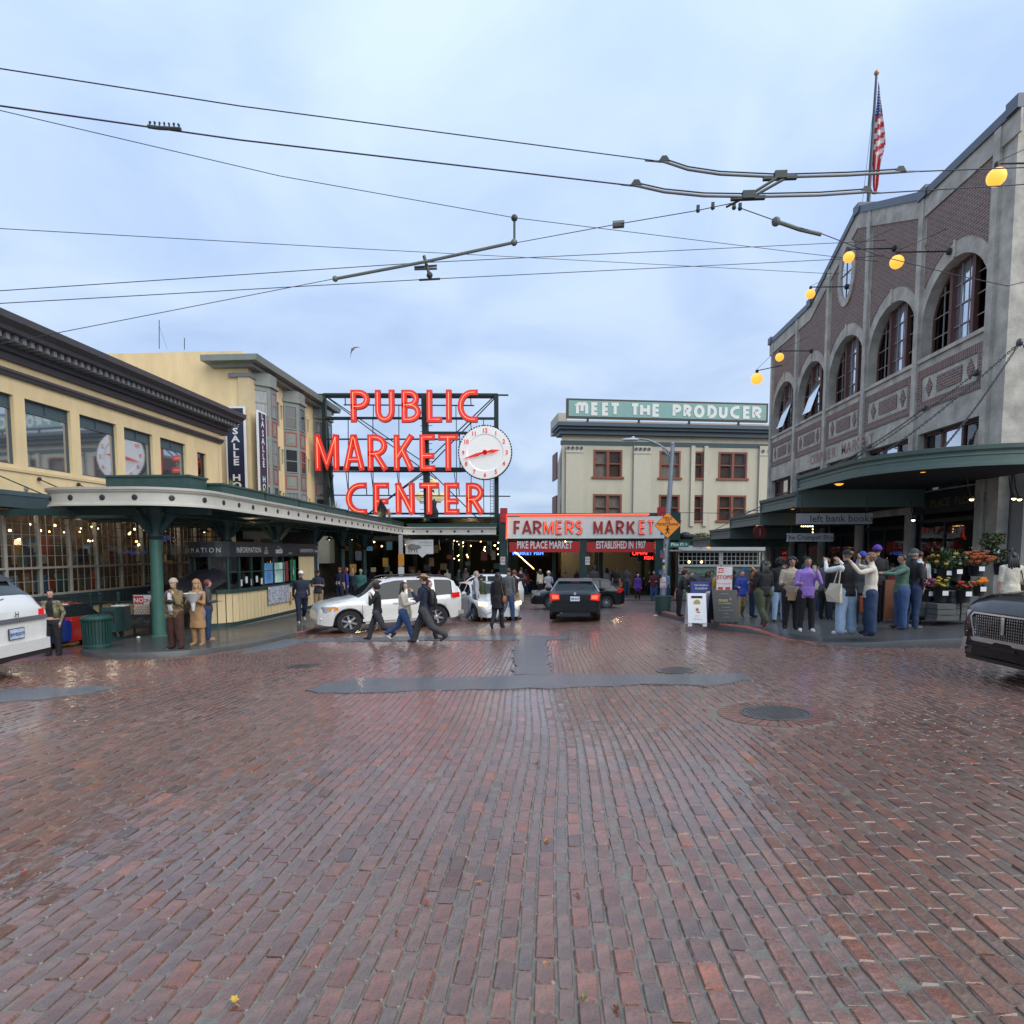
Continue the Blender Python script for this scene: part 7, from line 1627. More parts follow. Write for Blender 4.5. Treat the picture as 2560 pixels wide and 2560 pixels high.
# sandwich boards
def aframe(u, v, w_, h_, rot, mt, label, lines=(), fm=None, extra=None):
    p = gnd(u, v, .13); o = thing('sandwich_board', label, 'sandwich board', tuple(p), R(rot), 'sandwich boards on the right pavement')
    for sg, nm in ((-1, 'front_panel'), (1, 'back_panel')):
        m = MB(); y0 = sg*.26; P = [(-w_/2, y0, .09), (w_/2, y0, .09), (w_/2, sg*.03, h_), (-w_/2, sg*.03, h_)]; Q = [(a, b+sg*.03, c) for a, b, c in P]; m.add(P+Q, [(0,1,2,3),(4,5,6,7),(0,1,5,4),(1,2,6,5),(2,3,7,6),(3,0,4,7)])
        for x in (-w_/2, w_/2-.1): m.box(x, x+.1, y0-.015, y0+.03, 0, .10)
        m.build(nm, mt, o, world=False)
    for (s_, z, sz, tm) in lines:
        t_ = (z-.09)/(h_-.09); y = -(.26-.23*t_)-.036; text(s_, sz, (0, y, z), X1, Vector((0, .23/(h_-.09), 1)), tm, o, world=False, depth=.002)
    return o, (lambda z: -(.26-.23*(z-.09)/(h_-.09))-.036)
inkb = mat('ink_blue_grey', (.25,.32,.4), .6, var=0); gold = mat('board_gold', (.5,.4,.12), .4, var=.1); chal = mat('chalk_grey', (.3,.3,.3), .7, var=.1); char_ = mat('board_charcoal', (.025,.028,.03), .5, var=.15); whb = mat('board_white', (.72,.72,.72), .45, var=.04)
aframe(1750, 1548, .60, 1.10, -3, mat('board_royal_blue', (.015,.03,.16), .4, var=.1), 'tall blue sandwich board behind the white one', [('THE ORIGINAL', .98, .06, whp), ('FLAGSHIP', .88, .08, whp)])
o, fy = aframe(1739, 1563, .47, .84, -3, whb, 'white sandwich board with a gold seal and bird drawing', [('fresh', .26, .05, inkb), ('coffee & tea', .18, .045, inkb)])
m = MB(); m.box(-.14, .14, fy(.74)-.006, fy(.74), .72, .78); m.build('ribbon', char_, o, world=False); m = MB(); m.lathe([(.085,fy(.60)-.006),(.085,fy(.60)+.01)], (0,0,.60), 20, axis='y'); m.build('gold_seal', gold, o, world=False); m = MB(); m.ball((0, fy(.42), .42), (.04,.006,.06), 10, 8); m.ball((.03, fy(.37), .36), (.05,.006,.025), 10, 8); m.build('bird_drawing', mat('ink_orange', (.5,.25,.12), .6, var=.3), o, world=False)
aframe(1773, 1556, .36, .84, 62, whb, 'white and green sandwich board seen edge-on between two others', [('OPEN', .66, .10, mat('ink_green', (.05,.35,.2), .5)), ('EAT', .48, .10, MATS['ink_green'])])
aframe(1806, 1560, .64, .90, 6, char_, 'black chalkboard sandwich board with gold lettering below the NO STOPS sign', [('The Pantry', .79, .045, chal), ('mno *', .60, .14, gold), ('AT THE MARKET', .54, .045, gold), ('Hand Made', .44, .045, chal), ('Pasta, Bread & Cheese', .37, .042, chal), ('Dinner', .29, .042, chal), ('lunch daily', .2, .04, chal)])
# orange bus stop post in front of the arcade
p = gnd(1003, 1535); zb_ = atY(1003, 1385, 40); zt_ = atY(1003, 1345, 40); PS = thing('stop_post', 'slim white post with an orange notice in front of the arcade', 'post', tuple(atY(1003, 1500, 40)))
a = atY(1003, 1500, 40); m = MB(); m.box(a.x-.12, a.x+.12, 40, 40.12, G(a.x, 40), zt_.z+.2); m.build('post', mat('post_pale', (.4,.42,.4), .5, var=.1), PS); a, b = atY(998, 1414, 39.98), atY(1008, 1385, 39.98); m = MB(); m.box(a.x-.05, b.x+.05, 39.95, 39.99, a.z, b.z); m.build('orange_notice', mat('notice_orange', (.6,.25,.04), .5, var=.1), PS); a, b = atY(998, 1435, 39.98), atY(1008, 1418, 39.98); m = MB(); m.box(a.x-.05, b.x+.05, 39.95, 39.99, a.z, b.z); m.build('notice', paper, PS)
for u, l in ((1257,'white and red notice on the hall pillar left of the banner'),(1469,'white and red notice on the middle hall pillar')):
    notice(u-6, 1392, u+6, 1412, MY-.14, l, paper, ['NO', 'STOP'], tc_=blt, size=.18)
# flower stall at the corner
FS = thing('flower_stand', 'grey wooden flower stand with stacked crates by the pale pier', 'stand', tuple(gnd(2330, 1552, .13)))
gwood = mat('grey_wood', (.10,.105,.10), .75, var=.25, vs=4, stretch=(1,1,8)); bwood = mat('brown_panel', (.17,.06,.025), .65, var=.2, vs=3)
bkt_m = mat('black_bucket', (.012,.012,.014), .5, var=.1)
def crate(u0, u1, v0, v1, y, dep, label, mt):
    a, b = atY(u0, v1, y), atY(u1, v0, y); o = thing('wooden_crate', label, 'crate', ((a.x+b.x)/2, y, a.z)); n = max(2, int((b.z-a.z)/.12)); h_ = (b.z-a.z)/n
    for i in range(n): m = MB(); m.box(a.x, b.x, y-.01*(i % 2), y+dep, a.z+i*h_+.008, a.z+(i+1)*h_-.004); m.build('plank', mt, o)
    return o
crate(2305, 2342, 1505, 1541, 14.2, .8, 'weathered crate with light top edge left of the grey box', gwood)
crate(2342, 2390, 1510, 1552, 13.8, .9, 'plain grey wooden box at the foot of the flowers', gwood)
crate(2376, 2402, 1478, 1552, 14.0, .8, 'tall grey wooden box beside the black car', gwood)
crate(2402, 2440, 1500, 1552, 14.0, .8, 'grey box partly hidden by the black car', gwood)
a, b = atY(2210, 1548, 15), atY(2308, 1450, 15); m = MB(); m.box(a.x, b.x, 15, 15.06, a.z, b.z); m.build('side_panel', bwood, FS)
frs = random.Random(9)
def bucket(u, v, y, r, h_, label, fcol, n, size, spread, leafy=.5):
    p = atY(u, v, y); o = thing('flower_bucket', label, 'flower bucket', tuple(p)); m = MB(); m.lathe([(r*.8,0),(r,h_),(r*1.05,h_+.01)], n=16); m.build('bucket', bkt_m, o, world=False, smooth=True, angle=40)
    g = MB()
    for i in range(int(120*leafy)+20):
        a = frs.uniform(0,6.28); q = Vector((math.cos(a)*spread*frs.random(), math.sin(a)*spread*frs.random()*.7, h_+frs.uniform(0, spread*1.1))); d = Vector((frs.gauss(0,1), frs.gauss(0,1), frs.gauss(0,1))).normalized(); e = d.cross(Vector((frs.random(),.3,1))).normalized(); l = .06*frs.uniform(.7,1.5)
        g.add([q-e*l*.35, q+d*l, q+e*l*.35, q-d*l], [(0,1,2,3)])
    g.build('foliage', mat('flower_leaves', (.05,.09,.03), .6, var=.5, vs=8), o, world=False, fix=False)
    for i in range(n):
        a = frs.uniform(0,6.28); rr_ = spread*math.sqrt(frs.random()); q = (math.cos(a)*rr_, math.sin(a)*rr_*.7-.03, h_+.06+frs.uniform(.1, 1)*spread*(1-.3*rr_/spread)); m = MB(); m.ball(q, (size, size, size*.8), 8, 5)
        for k in range(6): aa = k*1.047+i; m.ball((q[0]+math.cos(aa)*size*.7, q[1]+math.sin(aa)*size*.7-.01, q[2]+size*.25), size*.5, 5, 4)
        m.build('flower', mat('petal_'+fcol[0], fcol[1], .6, var=.3, vs=20), o, world=False)
    m = MB(); m.box(-.06, .06, -r-.03, -r-.02, h_*.55, h_*.55+.1); m.build('price_tag', whp, o, world=False)
pk, yl, rd_, og, cr2 = ('pink', (.40,.08,.16)), ('yellow', (.5,.35,.04)), ('red', (.5,.04,.03)), ('orange', (.65,.18,.01)), ('rust', (.32,.08,.02))
for q in ((2318,1505,14.3,.13,.26,'bucket of pink roses left in the lower row',pk,22,.04,.22,.3),(2350,1505,14.1,.15,.28,'bucket of yellow flowers in the lower row',yl,14,.035,.22,.6),(2408,1506,13.9,.14,.26,'bucket of small red blooms near the black car',rd_,16,.03,.16,.3),(2446,1490,14.2,.12,.2,'cluster of orange marigolds',og,9,.06,.14,.1),
    (2360,1455,14.9,.16,.3,'tall leafy arrangement with yellow sprays',yl,10,.04,.42,1.6),(2330,1450,15.2,.15,.3,'rust coloured blooms at the left of the upper row',cr2,14,.06,.22,.5),(2385,1452,14.8,.16,.3,'greenery with pale buds in the upper row',('cream', (.4,.38,.28)),10,.03,.3,1.5),(2440,1440,14.9,.16,.22,'wide mound of rust orange chrysanthemums',cr2,40,.06,.32,.4),(2500,1437,15.2,.14,.25,'dried brown sprays against the pale pier',('brown', (.14,.07,.03)),12,.04,.32,1.0),(2478,1400,15.6,.14,.3,'olive sprays high against the pale pier',('olive', (.16,.13,.04)),12,.03,.3,1.3)): bucket(*q)
# overhead lines
wm = mat('wire_black', (.02,.02,.03), .5, var=0); wb = mat('wire_blue_sheath', (.03,.09,.45), .5, var=0)
def wire(pts, label, r=.012, blue=None, sag=.0, group='overhead wires'):
    r *= .85
    P = [atY(u, v, y) for u, v, y in pts]; Q = []
    for a, b in zip(P, P[1:]):
        for k in range(12): t_ = k/12; Q.append(a.lerp(b, t_)-Vector((0,0,sag*4*t_*(1-t_))))
    Q.append(P[-1]); m = MB(); m.tube(Q, r, 5); o = m.build('overhead_wire', wm, smooth=True); tag(o, label, 'wire', group)
wire([(-60,162,9.5),(600,265,11),(1640,402,13.0)], 'top overhead wire from the upper left to the trolley switch', .012)
wire([(-60,256,9.5),(600,350,11),(1570,463,12.6)], 'second overhead wire carrying the clamp at upper left', .016)
wire([(2288,429,13.3),(2660,415,14)], 'upper contact wire right of the trolley switch', .014); wire([(2180,484,13),(2660,455,14)], 'lower contact wire right of the trolley switch', .014)
wire([(-60,262,14),(700,440,17),(1290,545,19),(2000,632,24),(2440,682,26)], 'thin span wire falling from upper left across to the right facade', .012)
wire([(-60,568,16),(900,622,20),(1700,664,26),(2480,706,30)], 'nearly level thin wire ending on the right facade', .012)
wire([(-60,731,15),(1050,657,18),(2140,605,24),(2650,570,26)], 'upper of the two long rising trolley wires', .013); wire([(-60,762,15),(1072,698,18),(2100,648,24),(2650,600,26)], 'lower of the two long rising trolley wires', .013)
wire([(-60,872,14),(836,697,17)], 'wire rising from the left cornice to the long grey tube', .011); wire([(1285,608,17),(1540,561,15),(1740,527,14),(1830,508,13)], 'wire from the grey tube to the trolley switch', .011)
wire([(1850,520,13),(1940,552,13.2),(2056,585,13.5),(2200,640,14.5),(2400,690,16),(2520,715,16.2),(2560,705,16.1)], 'wire running from the switch down to the near rib of the gable', .011)
wire([(1655,1281,40),(1800,1283,40),(1905,1275,34)], 'low slack cable behind the street light', .02)
hw_m = mat('line_hardware', (.05,.055,.05), .5, metal=.3, var=.2); tubm = mat('grey_insulator_tube', (.14,.15,.13), .5, var=.15)
def hard(pts, r, label, nm='line_fitting', mt=hw_m, extra=None, r2=None):
    P = [atY(u, v, y) for u, v, y in pts]; m = MB(); m.tube(P, r, 8)
    if extra: extra(m, P)
    o = m.build(nm, mt, smooth=True, angle=40); tag(o, label, 'line fitting'); return o
hard([(838,697,17),(1060,655,17),(1285,606,17)], .042, 'long grey insulating tube on the wires above the sign', mt=tubm, extra=lambda m, P: (m.ball(P[0], .08, 8, 6), m.ball(P[-1], .09, 8, 6)))
hard([(1286,606,17),(1286,545,17)], .03, 'short vertical link between tube and span wire', extra=lambda m, P: (m.ball(P[0], .08, 8, 6), m.ball(P[1], .09, 8, 6)))
hard([(1036,668,17.5),(1092,664,17.5)], .03, 'upper clamp of the pair hanging under the tube', extra=lambda m, P: (m.tube([atY(1060,640,17.5), atY(1066,662,17.5)], .05, 6), m.box(P[0].x, P[1].x, P[0].y-.02, P[0].y+.02, P[0].z-.08, P[0].z-.03)))
hard([(1048,700,17.5),(1100,697,17.5)], .03, 'lower clamp of the pair hanging under the tube', extra=lambda m, P: (m.tube([atY(1068,668,17.5), atY(1076,696,17.5)], .045, 6), m.ball(atY(1074,688,17.5), .09, 8, 6)))
hard([(1532,562,15),(1560,560,15)], .085, 'grey drum insulator on the wire left of the switch', mt=tubm)
hard([(1940,554,13.2),(1960,560,13.2),(2000,574,13.4),(2052,586,13.5)], .04, 'curved grey insulator right of the switch', mt=tubm, extra=lambda m, P: m.ball(P[0], .09, 8, 6))
def rail(pts, label):
    P = [atY(*q) for q in pts]; o = thing('trolley_switch_rail', label, 'line fitting', tuple(P[0]))
    for a, b in zip(P, P[1:]): pass
    m = MB(); m.tube(P, [.012]+[.026]*(len(P)-2)+[.012], 8); m.build('runner', mat('runner_grey', (.20,.19,.18), .45, metal=.3, var=.15), o, smooth=True)
    m = MB(); m.tube([p+Vector((0,0,.055)) for p in P[1:-1]], .014, 5); m.build('upper_strip', hw_m, o)
    for p in (P[1], P[-2]): m = MB(); m.prism([(p.x-.11,p.z),(p.x+.11,p.z),(p.x+.05,p.z+.10),(p.x-.04,p.z+.10)], p.y-.03, p.y+.03, 'y'); m.build('end_clamp', hw_m, o)
rail([(1612,402,13),(1660,404,13),(1720,424,13),(1800,436,13),(1950,443,13),(2120,438,13.1),(2250,430,13.2),(2300,428,13.3)], 'upper curved trolley switch rail')
rail([(1552,462,12.6),(1590,464,12.6),(1660,480,12.6),(1760,490,12.6),(1880,492,12.7),(2050,488,12.9),(2165,480,13),(2200,482,13)], 'lower curved trolley switch rail')
SW = thing('switch_bridge', 'dark crossing block linking the two trolley rails', 'line fitting', tuple(atY(1940, 445, 13))); m = MB()
a, b, c = atY(1950,440,13), atY(1870,490,12.7), atY(1815,518,12.9); m.tube([a, b], .03, 6); m.tube([a+Vector((.1,0,-.05)), b+Vector((.12,0,0))], .03, 6); m.tube([b, c], .02, 6); m.build('struts', hw_m, SW)
for q in (a, b): m = MB(); m.box(q.x-.32, q.x+.32, q.y-.04, q.y+.04, q.z-.07, q.z-.01); m.box(q.x-.11, q.x+.12, q.y-.06, q.y+.06, q.z-.06, q.z+.08); m.build('block', hw_m, SW)
for k, (u, v) in enumerate(((1745,526),(1782,519),(1835,519),(1850,521))): m = MB(); q = atY(u, v, 13.2); m.ball(q, .045, 8, 6); m.box(q.x-.03, q.x+.03, q.y-.02, q.y+.02, q.z, q.z+.1); m.build('connector', hw_m, SW)
FR = thing('feeder_clamp', 'spiky black feeder clamp on the second overhead wire at upper left', 'line fitting', tuple(atY(410, 318, 10.5))); a, b = atY(370, 316, 10.5), atY(452, 323, 10.5); m = MB(); m.tube([a, a.lerp(b,.3)+Vector((0,0,-.01)), b], .03, 6); m.build('bar', hw_m, FR)
for k in range(7): m = MB(); q = a.lerp(b, (k+.5)/7); m.tube([q, q+Vector((.02*(3-k)*-.3, 0, .07+.02*(k % 2)))], .013, 5); m.ball(q+Vector((0,0,.07)), .02, 6, 5); m.build('bolt', hw_m, FR)
for k, (u, v, y) in enumerate(((1893,650+40,25),)): pass
# ================================================================ PEOPLE
SK = {'l': (.48,.28,.20), 'm': (.32,.17,.11), 'd': (.12,.06,.04)}
skm = {k: mat('skin_'+k, c, .5, var=.06, vs=12) for k, c in SK.items()}
HC = {'black': (.008,.007,.007), 'brown': (.05,.025,.015), 'dkbrown': (.02,.011,.008), 'grey': (.25,.24,.23), 'blond': (.30,.19,.09), 'red': (.13,.025,.01), 'white': (.5,.48,.45), 'sandy': (.16,.09,.045)}
hm_ = {k: mat('hair_'+k, c, .45, var=.35, vs=40, stretch=(6,6,1)) for k, c in HC.items()}
def cloth(c, var=.10): 
    n = 'cloth_%03d_%03d_%03d' % tuple(int(x*999) for x in c); return mat(n, c, .8, var=var, vs=7, bump=.35, bs=26)
B = dict(black=(.008,.008,.010), navy=(.012,.017,.04), jean=(.035,.075,.18), jeanlt=(.27,.38,.50), jeandk=(.015,.035,.085), grey=(.10,.10,.105), dgrey=(.045,.045,.048), khaki=(.26,.19,.11), olive=(.055,.065,.035), cream=(.60,.54,.43), white=(.66,.66,.64), tan=(.34,.19,.09), camel=(.36,.20,.09), brown=(.055,.02,.012), purple=(.30,.17,.52), vpurp=(.10,.03,.30), green=(.075,.14,.10), red=(.25,.03,.03), maroon=(.09,.015,.015), blue=(.02,.05,.30), lblue=(.22,.33,.52), mustard=(.42,.24,.05), orange=(.55,.09,.02), beige=(.40,.33,.24), ltgrey=(.36,.36,.37), puff=(.17,.115,.05), plaid=(.25,.17,.15), teal=(.02,.10,.10))
def capsule(m, a, b, ra, rb, n=10, k=3, sx=1.0):
    a = Vector(a); b = Vector(b); d = b-a; L_ = max(d.length, 1e-4); d.normalize(); u = Vector((0,1,0)) if abs(d.y) < .9 else Vector((1,0,0)); x = d.cross(u).normalized(); y = x.cross(d)
    P = []
    for i in range(k+1): t_ = math.pi/2*(1-i/k); P.append((-math.sin(t_)*ra, math.cos(t_)*ra))
    for i in range(k+1): t_ = math.pi/2*i/k; P.append((L_+math.sin(t_)*rb, math.cos(t_)*rb))
    vs = [a+d*h for h, r in P for _ in (0,)][:0]
    for h, r in P:
        for j in range(n): an = 2*math.pi*j/n; vs.append(a+d*h+(x*math.cos(an)+y*math.sin(an))*max(r, .0005))
    kk = len(P); fs = [(i*n+j, i*n+(j+1) % n, (i+1)*n+(j+1) % n, (i+1)*n+j) for i in range(kk-1) for j in range(n)]+[tuple(reversed(range(n))), tuple((kk-1)*n+j for j in range(n))]
    m.add(vs, fs)
def loft(m, rings, n=16):
    """rings: (cx, cy, z, rx, ry)"""
    vs = []
    for cx, cy, z, rx, ry in rings:
        for j in range(n):
            a = 2*math.pi*j/n; c, s_ = math.cos(a), math.sin(a); e = 2/2.5; vs.append((cx+rx*math.copysign(abs(c)**e, c), cy+ry*math.copysign(abs(s_)**e, s_), z))
    k = len(rings); fs = [(i*n+j, i*n+(j+1) % n, (i+1)*n+(j+1) % n, (i+1)*n+j) for i in range(k-1) for j in range(n)]+[tuple(reversed(range(n))), tuple((k-1)*n+j for j in range(n))]
    m.add(vs, fs)
# arms: upper-arm and forearm directions for the right side (x outwards, y forwards, z up); left mirrors x
ARM = {'down': ((.12,.0,-1),(.05,.12,-1)), 'swf': ((.12,.45,-1),(.0,.7,-.8)), 'swb': ((.15,-.45,-1),(.05,-.15,-1)), 'front': ((.22,.25,-1),(-.65,.75,.10)), 'hold': ((.18,.10,-1),(-.12,1,.12)), 'phone': ((.15,.45,-1),(-.25,.55,.85)),
       'face': ((.25,.55,-.85),(-.45,.15,1)), 'head': ((.55,.60,.15),(-.85,.0,.75)), 'camera': ((.30,.80,-.20),(-.35,.55,.75)), 'cross': ((.25,.25,-1),(-1,.35,.12)), 'pocket': ((.32,-.12,-1),(-.25,.35,-1)), 'point': ((.1,.9,-.35),(-.1,1,.05)), 'hug': ((.25,.35,-1),(-.75,.6,.45)), 'up': ((.3,.5,.5),(-.1,.4,1))}
NP = [0]
def person(label, u, v, hpx, face, top='black', legs='jean', shoe='black', skin='l', hair='black', hs='short', arms=('down','down'), step=0, top2=None, wide=1.0, build=1.0, coat=None, hat=None, hatc='black', sleeve=True, bag=None, dz=0.0, group=None, bare=False, boots=None, lean=0, fine=None, skirt=None, y=None, sole='white', cropped=False, slc='white', bagc='cream'):
    if y is not None:
        p = atY(u, v, y); p.z = G(p.x, y)+dz; H = hpx/(F/(p-CAM).dot(FW))
    else:
        p = gnd(u, v, dz); H = hpx/(F/(p-CAM).dot(FW))
    H = max(1.35, min(1.98, H)); big = hpx > 110 if fine is None else fine
    NP[0] += 1; rp = random.Random(NP[0]*13)
    o = thing('person', label, 'person', (p.x, p.y, p.z), -R(face), group)
    prims = []   # (a, b, ra, rb, matkey)
    m = MB()
    def cap(a, b, ra, rb, k, n=10): capsule(m, a, b, ra, rb, n); prims.append((Vector(a), Vector(b), ra, rb, k))
    h = lambda f: f*H
    bw = build; hipz, kn = h(.50), h(.245)
    sprd = .012+.05*max(0, wide-1.1); legr = (.066*bw*min(wide,1.12), .047*min(wide,1.28), .036*min(wide,1.42)); J = {}
    for sd, ph in ((1, step), (-1, -step)):
        a = R(ph); hip = Vector((sd*h(.052)*bw, 0, hipz)); k_ = hip+Vector((sd*sprd, math.sin(a)*h(.245), -math.cos(a)*h(.25))); bend = R(8 if ph == 0 else (4 if ph > 0 else 32)); a2 = a-bend if ph <= 0 else a*.55
        if ph == 0: a2 = R(-1.5)
        an = k_+Vector((sd*sprd*.6, math.sin(a2)*h(.235), -math.cos(a2)*h(.225)))
        J[sd] = (hip, k_, an)
    drop = min(J[1][2].z, J[-1][2].z)-h(.040)
    for sd in (1, -1):
        hip, k_, an = [q-Vector((0,0,drop)) for q in J[sd]]; low = 'shin' if boots else ('skin' if bare else 'legs')
        cap(hip, k_, h(legr[0]), h(legr[1]), 'legs', 12)
        if wide > 1.25: cap(k_, an+Vector((0,-.01,.02)), h(legr[1]), h(legr[2])*1.05, low, 12)
        else: cap(k_, an, h(legr[1]*.98), h(legr[2] if low != 'skin' else .026), low, 12)
        pit = 0 if an.z < h(.07) else R(-45); toe = Vector((sd*.02, h(.085)*math.cos(pit), h(.085)*math.sin(pit)-h(.012)))
        cap(an+Vector((0,-h(.012),-h(.018))), an+toe+Vector((0,0,-h(.008))), h(.024), h(.021), 'shoe', 10); cap(an+Vector((0,-h(.02),-h(.026))), an+toe+Vector((0,.01,-h(.018))), h(.0155), h(.014), 'sole', 8)
    z0 = hipz-drop; ln = R(lean); sp = lambda z: (z-z0)*math.sin(ln)
    tk = .006 if sleeve else 0; T = 'top'
    rings = [(0,sp(z0-.02),z0-h(.045),h(.080*bw),h(.058*bw)),(0,0,z0+h(.01),h(.094*bw),h(.070*bw)),(0,sp(z0+h(.1)),z0+h(.10),h(.084*bw),h(.062*bw)),(0,sp(z0+h(.2)),z0+h(.20),h(.092*bw),h(.068*bw)),(0,sp(z0+h(.27)),z0+h(.275),h(.100*bw),h(.062*bw)),(0,sp(z0+h(.31)),z0+h(.312),h(.088),h(.048)),(0,sp(z0+h(.33)),z0+h(.335),h(.045),h(.036))]
    loft(m, rings); 
    for (c0, c1) in zip(rings, rings[1:]): prims.append((Vector(c0[:3]), Vector(c1[:3]), (c0[3]+c0[4])/2, (c1[3]+c1[4])/2, 'top' if c0[2] > z0+h(-.0) else 'legs'))
    hem = z0-h(.02)
    if coat:   # coat length as a fraction of H above ground
        zc = h(coat)-0; n_ = [(0,0,zc,h(.115*bw),h(.095*bw)),(0,0,(zc+z0)/2,h(.108*bw),h(.085*bw)),(0,0,z0+h(.06),h(.098*bw),h(.074*bw))]; loft(m, n_)
        for (c0, c1) in zip(n_, n_[1:]): prims.append((Vector(c0[:3]), Vector(c1[:3]), c0[3]*1.05, c1[3]*1.05, 'top'))
    elif top2 != 'crop':
        n_ = [(0,0,z0-h(.03),h(.098*bw),h(.078*bw)),(0,0,z0+h(.08),h(.094*bw),h(.072*bw))]; loft(m, n_); prims.append((Vector(n_[0][:3]), Vector(n_[1][:3]), h(.105), h(.098), 'top'))
    hb_ = Vector((0, sp(z0+h(.4))+h(.012), z0+h(.42)))
    cap((0, sp(z0+h(.32)), z0+h(.30)), (0, hb_.y-h(.01), z0+h(.375)), h(.036), h(.030), 'skin')
    # head with chin, nose, ears
    ball_ = lambda c, r: (m.ball(c, r, 14, 10), prims.append((Vector(c), Vector(c)+Vector((0,0,.001)), sum(r)/3, sum(r)/3, 'skin')))
    ball_(hb_+Vector((0,0,h(.012))), (h(.043), h(.052), h(.054))); ball_(hb_+Vector((0,h(.014),-h(.028))), (h(.031), h(.034), h(.034)))
    ball_(hb_+Vector((0,h(.056),-h(.004))), (h(.007), h(.010), h(.011)))
    for sd in (1, -1): ball_(hb_+Vector((sd*h(.044),-h(.004),0)), (h(.006), h(.010), h(.014)))
    hands = []
    for sd, st in ((1, arms[0]), (-1, arms[1])):
        ud, fd = [Vector((q[0]*sd, q[1], q[2])).normalized() for q in ARM[st]]; sh = Vector((sd*h(.100*min(bw,1.1)), sp(z0+h(.28)), z0+h(.285))); el = sh+ud*h(.165); wr = el+fd*h(.140); th = 1.25 if top2 == 'puffy' else 1.0
        cap(sh, el, h(.036)*th*min(bw,1.15), h(.030)*th, 'sleeve' if sleeve == 'under' else 'top'); cap(el, wr, h(.029)*th, h(.021)*th, 'top' if sleeve is True else ('sleeve' if sleeve == 'under' else 'skin')); hands.append((wr, fd, sd))
        if top2 == 'puffy':
            for t_ in (.25,.6): q = sh.lerp(el, t_); cap(q, q+ud*.02, h(.050), h(.050), 'top')
    if top2 == 'puffy':
        for f_ in (.02,.09,.16,.23): loft(m, [(0,0,z0+h(f_-.02),h(.100*bw),h(.080*bw)),(0,0,z0+h(f_+.01),h(.118*bw),h(.098*bw)),(0,0,z0+h(f_+.04),h(.100*bw),h(.080*bw))]); prims.append((Vector((0,0,z0+h(f_))), Vector((0,0,z0+h(f_+.03))), h(.115), h(.11), 'top'))
    vox = .016 if big else .026
    me = m.mesh('body', None); ob = bpy.data.objects.new('tmp', me); COL.objects.link(ob); md_ = ob.modifiers.new('r', 'REMESH'); md_.mode = 'VOXEL'; md_.voxel_size = vox; md_.use_smooth_shade = True
    sm = ob.modifiers.new('s', 'SMOOTH'); sm.iterations = 3 if big else 2; sm.factor = .5
    me2 = bpy.data.meshes.new_from_object(ob.evaluated_get(bpy.context.evaluated_depsgraph_get())); bpy.data.objects.remove(ob); bpy.data.meshes.remove(me)
    n = len(me2.vertices); co = np.empty(n*3, dtype=np.float32); me2.vertices.foreach_get('co', co); co = co.reshape(-1, 3)
    # cloth folds
    A = np.array([tuple(q[0]) for q in prims]); Bv = np.array([tuple(q[1]) for q in prims]); ra = np.array([q[2] for q in prims]); rb = np.array([q[3] for q in prims]); keys = [q[4] for q in prims]
    me2.materials.clear(); npoly = len(me2.polygons); cen = np.empty(npoly*3, dtype=np.float32); me2.polygons.foreach_get('center', cen); cen = cen.reshape(-1, 3)
    best = np.full(npoly, 1e9); bi = np.zeros(npoly, dtype=int)
    for i in range(len(prims)):
        ab = Bv[i]-A[i]; t_ = np.clip(((cen-A[i])@ab)/max(ab@ab, 1e-9), 0, 1); d = np.linalg.norm(cen-(A[i]+t_[:,None]*ab), axis=1)-(ra[i]+(rb[i]-ra[i])*t_)
        k = d < best; best[k] = d[k]; bi[k] = i
    names = ['top', 'legs', 'skin', 'shoe', 'sole', 'shin', 'sleeve']; idx = np.array([names.index(k) for k in keys])[bi]
    if not coat and not cropped and not skirt: idx[(idx == 0) & (cen[:,2] < z0-h(.055)) & (np.abs(cen[:,0]) < h(.09))] = 1
    if cropped: idx[(idx <= 1) & (cen[:,2] > z0+h(.045)) & (cen[:,2] < z0+h(.075)) & (np.abs(cen[:,0]) < h(.105))] = 2; idx[(idx == 0) & (cen[:,2] < z0+h(.046)) & (np.abs(cen[:,0]) < h(.105))] = 1
    me2.polygons.foreach_set('material_index', idx.astype(np.int32))
    nr = np.empty(n*3, dtype=np.float32); me2.vertices.foreach_get('normal', nr); nr = nr.reshape(-1, 3)
    amp = .011 if big else .012
    inside = (co[:,2] < z0+h(.31)) & (co[:,2] > h(.05))
    for i in np.nonzero(inside)[0]:
        c = co[i]; f_ = noise.noise(Vector((c[0]*9+NP[0], c[1]*9, c[2]*5)))+.5*noise.noise(Vector((c[0]*22, c[1]*22+NP[0], c[2]*13))); co[i] = c+nr[i]*amp*f_
    me2.vertices.foreach_set('co', co.ravel()); me2.name = 'body'
    fold = cloth(B[top]); 
    for k_ in (fold, cloth(B[legs]), skm[skin], cloth(B[shoe]), cloth(B[sole]), cloth(B[boots]) if boots else cloth(B[legs]), camo if slc == 'camo' else cloth(B[slc])): me2.materials.append(k_)
    # hands: palm, four fingers with a bend, thumb from the side
    hmsh = MB(); fo = 2
